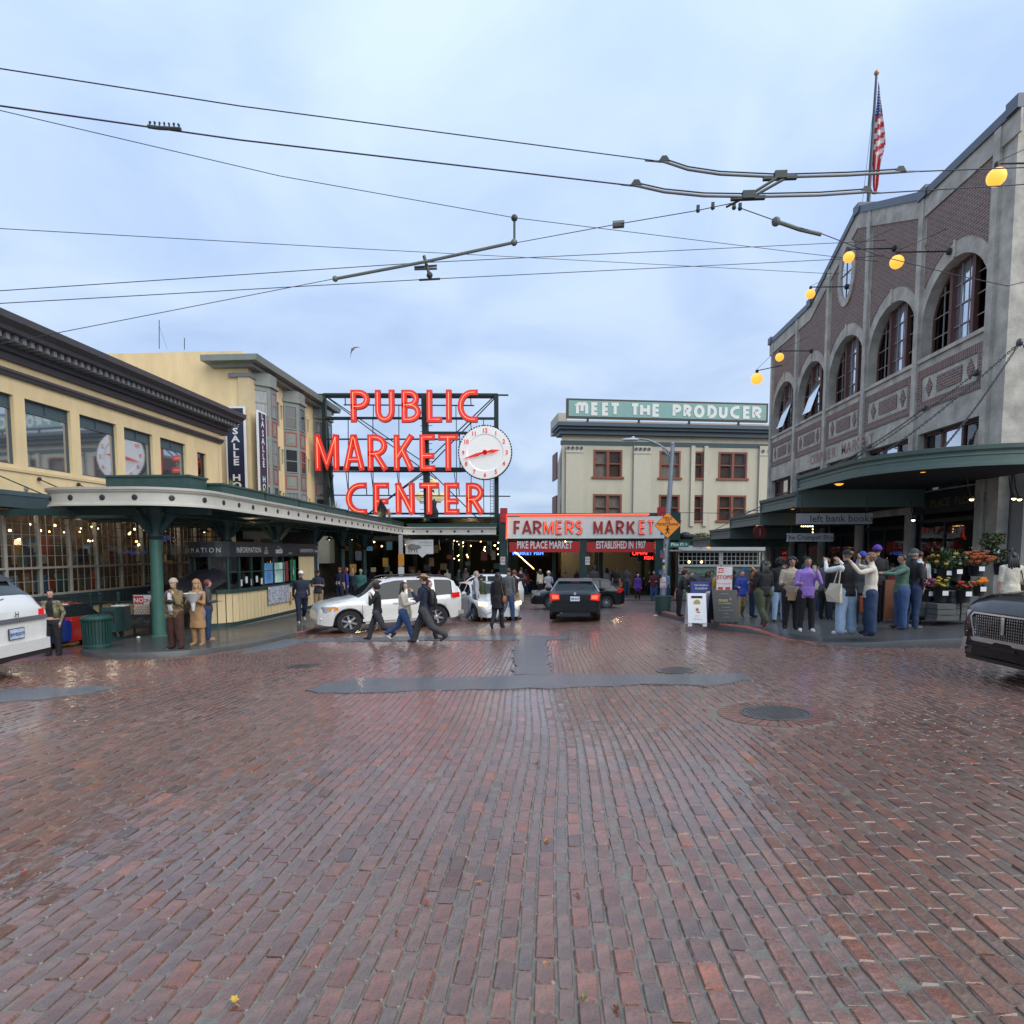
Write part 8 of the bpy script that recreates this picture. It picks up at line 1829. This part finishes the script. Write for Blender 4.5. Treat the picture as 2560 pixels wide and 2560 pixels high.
    for wr, fd, sd in hands:
        side = Vector((1,0,0))-fd*fd.x; side = side.normalized() if side.length > .2 else Vector((0,1,0)); nrm_ = side.cross(fd).normalized(); s = H*.010; pc = wr+fd*h(.022)
        Pm = Matrix((side, fd, nrm_)).transposed().to_3x3() if False else None
        capsule(hmsh, wr, wr+fd*h(.035), h(.016), h(.020), 8, 2)
        for q in range(4):
            b0 = wr+fd*h(.045)+side*((q-1.5)*h(.0095)); l = h((.022,.026,.024,.019)[q]); b1 = b0+fd*l+nrm_*l*.25*(-1); b2 = b1+(fd*.6-nrm_*.8)*l*.8; capsule(hmsh, b0, b1, .0075, .0068, 6, 1); capsule(hmsh, b1, b2, .0068, .0055, 6, 1)
        t0 = wr+fd*h(.018)-side*sd*h(.016); t1 = t0+(fd*.7-side*sd*.7)*h(.022); t2 = t1+(fd-side*sd*.2-nrm_*.3)*h(.02); capsule(hmsh, t0, t1, .010, .0085, 6, 1); capsule(hmsh, t1, t2, .0085, .0065, 6, 1)
    bmm = bmesh.new(); bmm.from_mesh(me2); hme = hmsh.mesh('h', None); nf = len(bmm.faces); bmm.from_mesh(hme); bmm.faces.ensure_lookup_table()
    for f_ in bmm.faces[nf:]: f_.material_index = 2; f_.smooth = True
    bmm.to_mesh(me2); bmm.free(); bpy.data.meshes.remove(hme)
    bo = bpy.data.objects.new('body', me2); COL.objects.link(bo); bo.parent = o
    # eyes and mouth
    if hpx > 95:
        for sd in (1, -1):
            e = MB(); e.ball(hb_+Vector((sd*h(.017), h(.049), h(.010))), (h(.0085), h(.004), h(.0048)), 8, 6); e.build('eye', mat('eye_dark', (.02,.012,.01), .2, var=0), o, world=False)
        e = MB(); e.ball(hb_+Vector((0, h(.050), -h(.028))), (h(.012), h(.003), h(.0035)), 8, 6); e.build('mouth', mat('lips', (.28,.08,.07), .5, var=0), o, world=False)
    # hair
    hd = hb_+Vector((0,-h(.004),h(.014))); hmB = MB(); hr = hm_[hair]
    def shell(sc_=1.10, low=-.25, front=.35):
        n1, n2 = 18, 12; V_ = []
        for i in range(n2+1):
            th_ = math.pi*.62*i/n2
            for j in range(n1):
                a = 2*math.pi*j/n1; fr_ = math.sin(a); lim = 1.0 if fr_ < .25 else .50; t_ = th_*lim; q = Vector((math.sin(t_)*math.cos(a), math.sin(t_)*math.sin(a), math.cos(t_))); k_ = sc_*(1+.05*noise.noise(q*6+Vector((NP[0],0,0)))); V_.append(hd+Vector((q.x*h(.046)*k_, q.y*h(.055)*k_, q.z*h(.052)*k_)))
        hmB.add(V_, [(i*n1+j, i*n1+(j+1) % n1, (i+1)*n1+(j+1) % n1, (i+1)*n1+j) for i in range(n2) for j in range(n1)])
    if hs != 'bald': shell(1.14 if hs in ('long','curly') else 1.09)
    if hs == 'long':
        for sx in (-.034,-.017,0,.017,.034): capsule(hmB, hd+Vector((h(sx),-h(.03),h(.0))), hd+Vector((h(sx*1.6),-h(.058),-h(.15+rp.uniform(-.02,.02)))), h(.024), h(.014), 8, 2)
        for sd in (1,-1): capsule(hmB, hd+Vector((sd*h(.042),-h(.005),-h(.0))), hd+Vector((sd*h(.055),h(.008),-h(.12))), h(.017), h(.010), 8, 2)
    if hs in ('curly', 'afro'):
        k_ = .075 if hs == 'afro' else .058
        for i in range(60): d = Vector((rp.gauss(0,1), rp.gauss(0,1)-.4, rp.gauss(0,1)+.4)).normalized(); 
        for i in range(70):
            d = Vector((rp.gauss(0,1), rp.gauss(0,1), rp.gauss(0,1))).normalized()
            if d.y > .35 and d.z < .55: continue
            hmB.ball(hd+Vector((d.x*h(k_*.8), d.y*h(k_*.8), d.z*h(k_*.8)-h(.004))), h(.017), 7, 5)
    if hs == 'pony': hmB.ball(hd+Vector((0,-h(.060),h(.025))), h(.016), 8, 6); capsule(hmB, hd+Vector((0,-h(.068),h(.01))), hd+Vector((0,-h(.080),-h(.10))), h(.018), h(.010), 8, 2)
    if hs == 'bun': hmB.ball(hd+Vector((0,-h(.062),h(.028))), h(.024), 10, 8)
    if hmB.v: hmB.build('hair', hr, o, world=False, smooth=True)
    if hat:
        hc = cloth(B[hatc]) if hatc in B else hm_[hatc]; hb2 = MB(); c = hd+Vector((0,0,h(.012)))
        if hat in ('cap', 'beanie', 'flat', 'hood', 'cowboy', 'bucket'):
            k_ = {'cap': 1.13, 'beanie': 1.16, 'flat': 1.12, 'hood': 1.28, 'cowboy': 1.08, 'bucket': 1.15}[hat]; n1, n2 = 20, 8; V_ = []; lim = math.pi*(.70 if hat == 'hood' else .5)
            for i in range(n2+1):
                for j in range(n1):
                    a = 2*math.pi*j/n1; t_ = lim*i/n2*(1 if math.sin(a) < .4 or hat != 'hood' else .62); zz = math.cos(t_)*(1.08 if hat != 'cowboy' else 1.25-.25*abs(math.cos(a))*(t_ < .8)); V_.append(c+Vector((math.sin(t_)*math.cos(a)*h(.047)*k_, math.sin(t_)*math.sin(a)*h(.056)*k_, zz*h(.050)*k_)))
            hb2.add(V_, [(i*n1+j, i*n1+(j+1) % n1, (i+1)*n1+(j+1) % n1, (i+1)*n1+j) for i in range(n2) for j in range(n1)])
            if hat in ('cap', 'flat'): hb2.prism([(-h(.035), h(.045)), (-h(.03), h(.09)), (h(.03), h(.09)), (h(.035), h(.045))], 0, h(.006), 'z'); hb2.v[-8:] = [tuple(Vector(q)+Vector((0, c.y, c.z+h(.004)))) for q in hb2.v[-8:]]
            if hat == 'beanie': hb2.lathe([(h(.056),0),(h(.058),h(.012)),(h(.054),h(.026))], c+Vector((0,0,-h(.006))), 20, sy=1.1, cap=False)
            if hat in ('cowboy','bucket'):
                V_ = []; n1 = 28; R1 = .105 if hat == 'cowboy' else .072
                for rr_, zz in ((.048, .0), (R1, 0)):
                    for j in range(n1): a = 2*math.pi*j/n1; cu_ = (.03*abs(math.cos(a))**2 if hat == 'cowboy' else -.022)*(rr_ > .06); V_.append(c+Vector((math.cos(a)*h(rr_)*.92, math.sin(a)*h(rr_), h(zz+cu_)+.0)))
                hb2.add(V_+[q+Vector((0,0,.006)) for q in V_], [(j, (j+1) % n1, n1+(j+1) % n1, n1+j) for j in range(n1)]+[(2*n1+j, 3*n1+j, 3*n1+(j+1) % n1, 2*n1+(j+1) % n1) for j in range(n1)])
            hb2.build('hat' if hat != 'hood' else 'hood', hc, o, world=False, smooth=True)
    if skirt:
        s_ = MB(); loft(s_, [(0,0,h(skirt),h(.115),h(.09)),(0,0,z0,h(.10),h(.078))]); s_.build('skirt', fold, o, world=False, smooth=True)
    o['_'] = 0; del o['_']
    if bag: give_bag(o, bag, H, z0, bagc)
    return o, H, z0, hands
bagm = {'cream': mat('canvas_cream', (.52,.46,.34), .8, var=.1, vs=10, bump=.2, bs=60), 'black': mat('bag_black', (.012,.012,.014), .6, var=.1), 'tan': mat('bag_leather', (.25,.10,.035), .45, var=.15), 'brown': mat('bag_brown', (.17,.09,.035), .6, var=.15), 'kraft': mat('bag_kraft', (.36,.23,.12), .8, var=.08), 'orange': mat('bag_orange', (.65,.12,.03), .5, var=.1), 'floral': mat('bag_floral', (.3,.12,.06), .7, var=1.2, vs=14), 'white': mat('bag_white', (.6,.6,.58), .6, var=.1)}
BAGN = {'back': 'backpack', 'tote': 'tote_bag', 'side': 'shoulder_bag', 'paper': 'paper_bag', 'hand': 'carrier_bag', 'sling': 'belt_bag'}
def give_bag(o, kind, H, z0, c, label=None):
    h = lambda f: f*H; m = MB(); b = thing(BAGN[kind], label or 'x', 'bag', tuple(o.location), o.rotation_euler.z)
    b['label'] = label or {'back': 'backpack worn by the ', 'tote': 'tote bag on the shoulder of the ', 'side': 'shoulder bag carried by the ', 'paper': 'small paper bag held by the ', 'hand': 'carrier bag held by the ', 'sling': 'belt bag across the chest of the '}[kind]+' '.join(o['label'].split()[:9])
    mt = bagm[c]
    if kind == 'back':
        loft(m, [(0,-h(.115),z0+h(.05),h(.062),h(.03)),(0,-h(.125),z0+h(.10),h(.078),h(.045)),(0,-h(.125),z0+h(.22),h(.074),h(.042)),(0,-h(.105),z0+h(.29),h(.05),h(.025))]); m.build('pack', mt, b, world=False, smooth=True)
        for sd in (1,-1): m = MB(); m.tube([(sd*h(.055),-h(.09),z0+h(.28)),(sd*h(.062),-h(.02),z0+h(.335)),(sd*h(.062),h(.06),z0+h(.30)),(sd*h(.075),h(.072),z0+h(.18)),(sd*h(.10),0,z0+h(.10))], h(.010), 6); m.build('strap', mt, b, world=False)
        m = MB(); loft(m, [(0,-h(.168),z0+h(.07),h(.05),h(.012)),(0,-h(.168),z0+h(.16),h(.05),h(.012))]); m.build('pocket', mt, b, world=False)
    elif kind == 'tote':
        s = -1; x = s*h(.135); V_ = [(x-.02,-h(.10),z0-h(.12)),(x-.02,h(.10),z0-h(.12)),(x-.05,h(.11),z0-h(.02)),(x-.03,h(.085),z0+h(.10)),(x-.03,-h(.085),z0+h(.10)),(x-.05,-h(.11),z0-h(.02))]; m.add(V_+[(q[0]-.07 if i in (0,1,2,5) else q[0]-.02, q[1], q[2]) for i, q in enumerate(V_)], [(0,1,2,3,4,5),(11,10,9,8,7,6)]+[(i, i+6, (i+1) % 6+6, (i+1) % 6) for i in range(6)]); m.build('bag', mt, b, world=False)
        m = MB()
        for yy in (-.04,.04): m.tube([(x-.03, h(yy), z0+h(.09)), (x+h(.01), h(yy*.6), z0+h(.22)), (x+h(.045), h(yy*.2), z0+h(.33)), (x+h(.03), h(yy*.2)-.03, z0+h(.30))], h(.007), 5)
        m.build('strap', mt, b, world=False)
    elif kind == 'side':
        x = h(.125); loft(m, [(x,0,z0-h(.06),h(.028),h(.07)),(x,0,z0+h(.0),h(.034),h(.08)),(x,0,z0+h(.075),h(.022),h(.065))]); m.build('bag', mt, b, world=False, smooth=True); m = MB(); m.tube([(x,-h(.05),z0+h(.07)),(h(.08),-h(.05),z0+h(.25)),(h(.065),0,z0+h(.33)),(h(.08),h(.05),z0+h(.24)),(x,h(.05),z0+h(.07))], h(.006), 5); m.build('strap', mt, b, world=False)
    elif kind in ('paper', 'hand'):
        x, y_, zt_ = (h(.03), h(.20), z0+h(.07)) if kind == 'paper' else (h(.14), h(.04), z0-h(.02)); w_, hh = (.075,.20) if kind == 'paper' else (.13,.30); m.box(x-w_, x+w_, y_-.04, y_+.05, zt_-hh-.06, zt_-.06); m.build('bag', mt, b, world=False); m = MB(); m.tube([(x-.04,y_,zt_-.06),(x-.03,y_,zt_+.02),(x+.03,y_,zt_+.02),(x+.04,y_,zt_-.06)], .006, 5); m.build('handle', mt, b, world=False)
    elif kind == 'sling':
        m.ball((-h(.01), h(.115), z0+h(.17)), (h(.07),h(.03),h(.032)), 14, 8); m.build('pouch', mt, b, world=False, smooth=True); m = MB(); m.tube([(-h(.07),h(.09),z0+h(.15)),(-h(.12),0,z0+h(.1)),(0,-h(.1),z0+h(.18)),(h(.06),-h(.04),z0+h(.32)),(h(.08),h(.06),z0+h(.27)),(h(.05),h(.11),z0+h(.20))], h(.009), 6); m.build('strap', mt, b, world=False)
    b['label'] = b['label'].replace('  ', ' '); return b
def umbrella(pt, label, r=.5, tilt=.0):
    o = thing('umbrella', label, 'umbrella', tuple(pt)); o.rotation_euler = (tilt, 0, 0); n = 8; V_ = [(0,0,.22)]
    for rr_, zz in ((.45,.16),(.8,.06),(1.0,-.04)):
        for j in range(n*2): a = math.pi*j/n; k_ = rr_*r*(1 if j % 2 == 0 else .93); V_.append((math.cos(a)*k_, math.sin(a)*k_, zz+(0 if j % 2 else -.01)))
    m = MB(); q = n*2; m.add(V_, [(0, 1+j, 1+(j+1) % q) for j in range(q)]+[(1+i*q+j, 1+(i+1)*q+j, 1+(i+1)*q+(j+1) % q, 1+i*q+(j+1) % q) for i in (0,1) for j in range(q)]); m.build('canopy', mat('umbrella_black', (.018,.018,.025), .5, var=.15), o, world=False, fix=False)
    for j in range(n): m = MB(); a = 2*math.pi*j/n; m.tube([(0,0,.2),(math.cos(a)*r*.8,math.sin(a)*r*.8,.05),(math.cos(a)*r,math.sin(a)*r,-.05)], .005, 4); m.build('rib', steel, o, world=False)
    m = MB(); m.tube([(0,0,.28),(0,0,-.75)], .009, 6); m.build('shaft', steel, o, world=False); return o
S_ = .13; S2 = .16
camo = mat('camouflage_cloth', (.16,.14,.08), .8, var=.95, vs=16)
PE = person
# --- left group
o, H, z0, hd_ = PE('woman in a camouflage jacket and black crop top standing by the red car', 135, 1640, 166, 165, top='black', legs='black', shoe='black', hair='black', hs='pony', arms=('pocket','pocket'), cropped=True, build=1.05, wide=1.12, sleeve='under', slc='camo')
for sd in (1, -1): m = MB(); loft(m, [(sd*.125,.02,z0+.12,.06,.13),(sd*.125,.02,z0+.3,.055,.125),(sd*.12,.02,z0+.48,.06,.12),(sd*.085,0,z0+.545,.06,.08)]); m.build('jacket_panel', camo, o, world=False, smooth=True)
o, H, z0, hd_ = PE('man in olive puffer jacket and beige beanie eating beside the green post', 441, 1622, 174, 190, top='puff', legs='brown', shoe='black', hair='brown', hat='beanie', hatc='beige', arms=('pocket','face'), top2='puffy', dz=S_, wide=1.3, bag='sling', bagc='black')
m = MB(); loft(m, [(0,.09,z0-.02,.07,.05),(0,.13,z0+.2,.07,.05),(0,.12,z0+.5,.06,.05)]); m.build('shirt', cloth(B['white']), o, world=False, smooth=True)
o, H, z0, hd_ = PE('woman in camel coat and knit hat holding a white wrapped bouquet', 497, 1613, 163, 182, top='camel', legs='plaid', shoe='tan', boots='tan', sole='tan', hair='blond', hs='long', hat='beanie', hatc='camel', arms=('hug','hug'), coat=.27, dz=S_)
bq = thing('bouquet', 'bouquet in white paper held by the woman in the camel coat', 'bouquet', tuple(o.location), o.rotation_euler.z); m = MB(); m.lathe([(.03,-.25),(.06,-.05),(.20,.15),(.24,.20)], (-.08,.30,z0+.30), 14, cap=False); m.build('wrap', bagm['white'], bq, world=False)
for i in range(12): m = MB(); a = i*1.1; m.ball((-.08+.13*math.cos(a)*(i % 3)/2, .30+.13*math.sin(a)*(i % 3)/2, z0+.48), .04, 8, 5); m.build('flower', mat('petal_cream', (.5,.4,.3), .6), bq, world=False)
PE('red haired woman in a dark top behind the camel coat', 522, 1601, 152, 60, top='dgrey', legs='jeandk', shoe='tan', hair='red', hs='curly', arms=('hold','down'), dz=S_)
PE('seated-looking man in blue jacket partly hidden behind the green post', 405, 1600, 120, 140, top='blue', legs='dgrey', hair='black', dz=S_, arms=('front','front'), y=20.3)
pq = atY(500, 1450, 21.3); umbrella(pq, 'large dark umbrella held behind the couple at the booth', .95, .5)
PE('man in navy sweatshirt and white cap walking past the booth', 755, 1556, 130, 150, top='navy', legs='navy', shoe='ltgrey', hair='grey', hat='cap', hatc='white', arms=('swb','swf'), step=16, dz=S_, build=1.15)
PE('man in dark tee and khaki shorts with folded arms by the booth end', 797, 1532, 105, 165, top='navy', legs='khaki', shoe='black', skin='m', hair='black', hat='cap', hatc='black', arms=('cross','cross'), bare=True, sleeve='short', dz=S_, fine=True)
o, *_ = PE('man in a navy number 14 jersey walking toward the arcade', 850, 1512, 92, 15, top='navy', legs='navy', hair='sandy', hat='cap', hatc='red', arms=('down','down'), sleeve='short', dz=S_, build=1.15)
text('14', .26, (0, -.155, 1.08), X1, Z1, wl, o, 'jersey_number', world=False, bold=.03)
PE('person in blue hoodie behind the number 14 jersey', 866, 1508, 90, 60, top='blue', legs='jeandk', hair='red', hs='long', dz=S_); PE('blonde woman near the jersey man', 882, 1506, 84, 10, top='navy', legs='black', hair='blond', hs='long', dz=S_); PE('broad man in slate shirt with balding head beyond the crossover', 903, 1515, 92, 350, top='teal', legs='dgrey', hair='grey', hs='short', dz=S_, build=1.3)
# --- crossing people
PE('child in black hooded coat crossing with a hand at the face', 944, 1600, 144, 268, top='black', legs='dgrey', shoe='maroon', skin='l', hat='hood', hatc='black', arms=('face','face'), step=26, coat=.47, wide=1.15)
PE('woman in cream sweater with dark red hair carrying a canvas tote', 1010, 1605, 154, 85, top='cream', legs='jean', shoe='white', hair='dkbrown', hs='long', arms=('front','front'), step=24, build=1.15, bag='tote', bagc='cream')
PE('man in brown cowboy hat and navy coat striding right to left', 1062, 1609, 177, 275, top='navy', legs='dgrey', shoe='brown', sole='brown', hair='dkbrown', hat='cowboy', hatc='tan', arms=('hold','phone'), step=28, coat=.44, wide=1.15, bag='back', bagc='black')
PE('person in black trousers mostly hidden behind the cowboy hat man', 1072, 1598, 150, 85, top='black', legs='black', shoe='black', step=20, hair='black')
PE('grey haired man in pale grey jacket with hands near his pockets', 1190, 1552, 124, 80, top='ltgrey', legs='jean', shoe='tan', hair='grey', hs='short', arms=('down','down'), step=7)
PE('man in olive jacket just behind the grey haired man', 1203, 1549, 112, 20, top='olive', legs='jeandk', hair='black', arms=('down','pocket'))
PE('woman in long black coat walking away with a tan bag', 1245, 1570, 138, 12, top='black', legs='jean', shoe='black', sole='black', boots='black', hair='dkbrown', hs='long', arms=('down','down'), coat=.36, step=6, bag='side', bagc='tan')
PE('man in grey sweater beside the woman in black', 1271, 1552, 132, 25, top='grey', legs='jean', hair='brown', step=10); PE('man in brown jacket with a hand raised to his head', 1285, 1549, 124, 30, top='brown', legs='khaki', hair='red', arms=('head','head'), step=8)
# --- people in front of the hall
HALL = [(1303,1497,78,10,'navy','black','black','short','man in navy back turned at the left hall entrance',{}),(1350,1488,64,330,'cream','black','dkbrown','long','woman in cream sweater and beanie at the left hall entrance',dict(hat='beanie',hatc='beige')),(1371,1507,78,175,'ltgrey','jeanlt','black','short','person in pale hooded jacket holding food near the hatchback',dict(hat='hood',hatc='white',arms=('hold','phone'))),
 (1453,1470,60,170,'dgrey','black','black','curly','person in grey photographing beside the middle pillar',dict(arms=('camera','camera'))),(1470,1478,60,185,'lblue','jean','dkbrown','short','person in patterned blue shirt left of the curly haired woman',{}),(1485,1502,96,178,'dgrey','black','black','afro','smiling curly haired woman in dark top beyond the hatchback',dict(skin='d')),(1501,1482,68,20,'grey','beige','grey','short','person in grey hoodie behind the curly haired woman',dict(hat='hood',hatc='grey')),
 (1517,1486,72,350,'ltgrey','navy','black','long','person with pale sleeves and dark skirt at the right entrance',dict(coat=.3)),(1540,1490,76,5,'black','dgrey','black','short','tall man in black tee holding a red bag',dict(sleeve='short',bag='hand',bagc='orange')),(1566,1490,76,0,'dgrey','jeandk','dkbrown','short','tall man in dark shirt with arms down at the right entrance',{}),(1594,1499,64,182,'vpurp','black','white','short','white haired woman in a bright purple coat',dict(coat=.45)),
 (1622,1488,60,190,'brown','black','brown','short','person in brown half hidden at the right entrance',{}),(1634,1503,76,200,'maroon','jean','black','short','man in maroon jacket looking down at a phone',dict(arms=('hold','hold'))),(1650,1495,66,185,'black','black','grey','short','person in black beside the street light',{}),(1664,1500,72,30,'lblue','jean','black','short','person in pale blue shirt behind the street light',{}),(1337,1480,58,20,'black','black','black','short','dark figure just inside the left entrance',{}),(1400,1478,60,0,'navy','black','black','short','dark figure left of the hatchback roof',{}),(1427,1476,58,180,'black','jeandk','brown','long','dim figure right of the hatchback roof',{})]
for u, v, hp, fc, tp_, lg_, hr_, hs_, lb, kw in HALL: PE(lb, u, v, hp, fc, top=tp_, legs=lg_, hair=hr_, hs=hs_, dz=.12, **kw)
# --- arcade crowd behind the cars
cr = random.Random(21); ct = ['navy','black','grey','dgrey','olive','blue','brown','red','cream','teal','ltgrey','maroon']; ch_ = ['black','brown','grey','dkbrown','blond','sandy']
places = ['at the left end of the arcade crowd','second in the arcade crowd','third along the arcade crowd','near the far posts','left of the slim white post','just behind the white post','right of the white post','below the pig board','right of the pig board','in the middle of the arcade gap','near the white cap man','left of the hall pillar','beside the hall pillar','at the back of the arcade']
for i in range(14):
    u = 935+i*23+cr.uniform(-5,5); t_ = ct[i % 12]; PE(t_+' clothed person '+places[i], u, 1490, 60+cr.uniform(-3,4), cr.choice([0,20,170,190,90]), top=t_.replace(' ',''), legs='black', hair=ch_[i % 6], hs=cr.choice(['short','long']), hat='cap' if i in (10,12) else None, hatc='white', y=44.8+cr.uniform(0,2.5), dz=.12)
# --- right pavement behind the boards
PE('person in black bending beside the tall blue board', 1697, 1540, 112, 90, top='black', legs='black', hair='black', hat='hood', hatc='black', lean=14, arms=('hold','hold'), dz=S2)
umbrella(atY(1738, 1448, 24), 'small black umbrella above the blue sandwich board', .55, .2)
PE('man in dark clothes under the small black umbrella', 1727, 1530, 92, 170, top='black', legs='black', hair='black', dz=S2)
PE('woman in grey top behind the blue sandwich board', 1767, 1532, 96, 180, top='dgrey', legs='black', hair='black', hs='long', skin='d', dz=S2); PE('hooded person behind the NO STOPS sign', 1778, 1522, 92, 200, top='grey', legs='black', hat='hood', hatc='dgrey', dz=S2)
PE('woman in mustard jacket with a pale backpack behind the sandwich boards', 1796, 1545, 122, 5, top='mustard', legs='jeandk', hair='blond', hs='long', dz=S2, bag='back', bagc='white'); PE('dark figure right of the NO STOPS sign', 1829, 1528, 100, 10, top='black', legs='black', hair='black', hs='afro', dz=S2)
umbrella(atY(1862, 1440, 21.5), 'black umbrella behind the woman in the blue raincoat', .6, .25)
PE('woman in royal blue raincoat carrying a floral bag and umbrella', 1852, 1545, 118, 182, top='blue', legs='khaki', hair='brown', arms=('hold','down'), step=8, dz=S2, bag='side', bagc='floral', shoe='dgrey')
PE('man in orange jacket and green cap aiming a phone', 1915, 1560, 140, 285, top='orange', legs='dgrey', hair='grey', hat='cap', hatc='olive', arms=('camera','camera'), dz=S2, bag='back', bagc='brown', y=17.5)
PE('long haired woman in black top and olive trousers beside the kerb', 1906, 1566, 166, 345, top='black', legs='olive', shoe='red', hair='black', hs='long', arms=('hold','hold'), step=14, build=1.2, wide=1.15, dz=S2)
PE('person with black afro and pale blue jeans behind the beige sweater', 1946, 1560, 158, 10, top='black', legs='jeanlt', shoe='black', sole='black', hair='black', hs='afro', dz=S2, y=16.4)
o, *_ = PE('curly haired woman in beige sweater holding a paper bag', 1975, 1574, 180, 190, top='beige', legs='black', shoe='black', skin='m', hair='black', hs='afro', arms=('hold','hug'), build=1.12, dz=S2, bag='paper', bagc='kraft')
o, H, z0, hd_ = PE('woman in lilac hoodie drinking from a cup', 2014, 1578, 184, 188, top='purple', legs='black', shoe='white', skin='m', hair='black', hs='bun', arms=('hold','face'), build=1.12, dz=S2)
cup = thing('drink_cup', 'clear plastic cup held by the woman in the lilac hoodie', 'cup', tuple(o.location), o.rotation_euler.z); wr, fd, sd = hd_[1]; q = wr+fd*.10+Vector((.03,.04,0)); m = MB(); m.lathe([(.028,-.06),(.04,.06),(.042,.07),(.0,.08)], q, 14); m.build('cup', mat('iced_drink', (.5,.4,.3), .2, var=.2), cup, world=False)
PE('person in grey hooded sweatshirt behind the lilac hoodie', 2060, 1562, 152, 60, top='grey', legs='black', hair='sandy', hs='curly', arms=('down','hold'), dz=S2, y=16.6); PE('person in black jacket just left of the light jeans woman', 2085, 1560, 158, 20, top='black', legs='navy', hair='black', hs='short', dz=S2, y=16.3)
PE('woman in black vest and pale wide jeans with a flower print tote', 2112, 1586, 208, 340, top='black', legs='jeanlt', shoe='white', hair='sandy', hs='bun', hat='cap', hatc='black', arms=('camera','camera'), sleeve='under', wide=1.55, dz=S2, bag='tote', bagc='cream')
PE('man in dark grey coat and blue cap in the middle of the right group', 2150, 1570, 186, 15, top='dgrey', legs='black', shoe='white', skin='d', hair='black', hat='cap', hatc='blue', arms=('down','down'), coat=.46, dz=S2, y=14.2)
PE('person in cream top and wide dark jeans with an arm across the forehead', 2172, 1588, 206, 285, top='cream', legs='jeandk', shoe='black', hair='sandy', hs='curly', arms=('head','camera'), wide=1.6, dz=S2, bag='hand', bagc='orange')
PE('person in purple knitted hat behind the cream top', 2186, 1560, 190, 10, top='black', legs='black', hair='black', hat='beanie', hatc='vpurp', dz=S2, y=15.2)
PE('woman in green bomber jacket and jeans reaching forward', 2250, 1572, 186, 275, top='green', legs='jean', shoe='black', skin='m', hair='black', hs='bun', arms=('point','point'), build=1.1, dz=S2, wide=1.15)
PE('man in flat cap and black jacket behind the green bomber jacket', 2276, 1560, 196, 75, top='black', legs='jeandk', shoe='grey', skin='m', hair='grey', hat='flat', hatc='dgrey', arms=('pocket','down'), build=1.2, dz=S2, y=13.6)
PE('man in white shirt and olive trousers at the flower shop', 2292, 1550, 176, 20, top='white', legs='olive', shoe='white', hair='dkbrown', dz=S2, y=15.0, bag='back', bagc='black')
PE('black haired woman in a cream belted dress with a dark shoulder bag', 2522, 1550, 196, 8, top='cream', legs='cream', shoe='white', hair='black', hs='long', arms=('down','down'), sleeve='short', dz=S2, coat=.45, bag='side', bagc='black', y=12.6)
spots = ['at the far left of the hall crowd','by the string of bulbs','left of the middle pillar','behind the middle pillar','right of the middle pillar','between the two back-turned men','left of the purple coat','right of the purple coat','under the red neon word','beside the right hall pillar','just inside the right entrance','near the back right stall']
for i in range(12): u = 1285+i*31+cr.uniform(-6,6); PE(ct[(i*5+2) % 12]+' clad visitor '+spots[i], u, 1485, 58+cr.uniform(-4,4), cr.choice([0,180,90,30]), top=ct[(i*5+2) % 12], legs=['black','jeandk'][i % 2], hair=ch_[(i+2) % 6], hs=['short','long'][i % 2], y=46.0+cr.uniform(0,3), dz=.12)
sp2 = ['behind the beige sweater','behind the lilac hoodie','right of the grey sweatshirt','left of the vest woman','behind the dark grey coat','near the shop window under the left bank sign','by the pier behind the purple hat','left of the brown panel','under the crumpet sign','beside the second pale pier','by the lattice windows','behind the man in orange']
for i in range(12): u = [1960,2035,2075,2098,2140,2200,2225,2205,2010,2060,1880,1932][i]; PE(ct[(i*7+1) % 12]+' dressed shopper '+sp2[i], u, 1550, 128-(i % 4)*9, cr.choice([10,170,90,270,200]), top=ct[(i*7+1) % 12], legs=['black','jeandk','dgrey'][i % 3], hair=ch_[(i+1) % 6], hs=['short','long','curly'][i % 3], hat=[None,'hood','cap',None][i % 4], arms=[('down','down'),('hold','hold'),('pocket','pocket')][i % 3], y=18.2+(i % 5)*1.1, dz=S2)
print('people', NP[0])
# ================================================================ LIGHT OF THE LIT LAMPS
def lamp(name, loc, e, col=(1,.72,.42), r=.15):
    l = bpy.data.lights.new(name, 'POINT'); l.energy = e; l.color = col; l.shadow_soft_size = r; o = bpy.data.objects.new(name, l); o.location = loc; COL.objects.link(o)
for y in (18.0, 20.5, 23, 25.5, 28): lamp('shop_light', (XL-.45, y, W(1.15)), 5, (1,.86,.68)); lamp('shop_back_light', (XL-1.9, y+1, W(1.2)), 16, (1,.80,.58))
lamp('booth_light', (-12.8, 25.5, W(.3)), 16)
for x, y in ((-14, 44), (-7, 52), (0, 52), (5, 50)): lamp('hall_light', (x, y, W(.4)), 30)
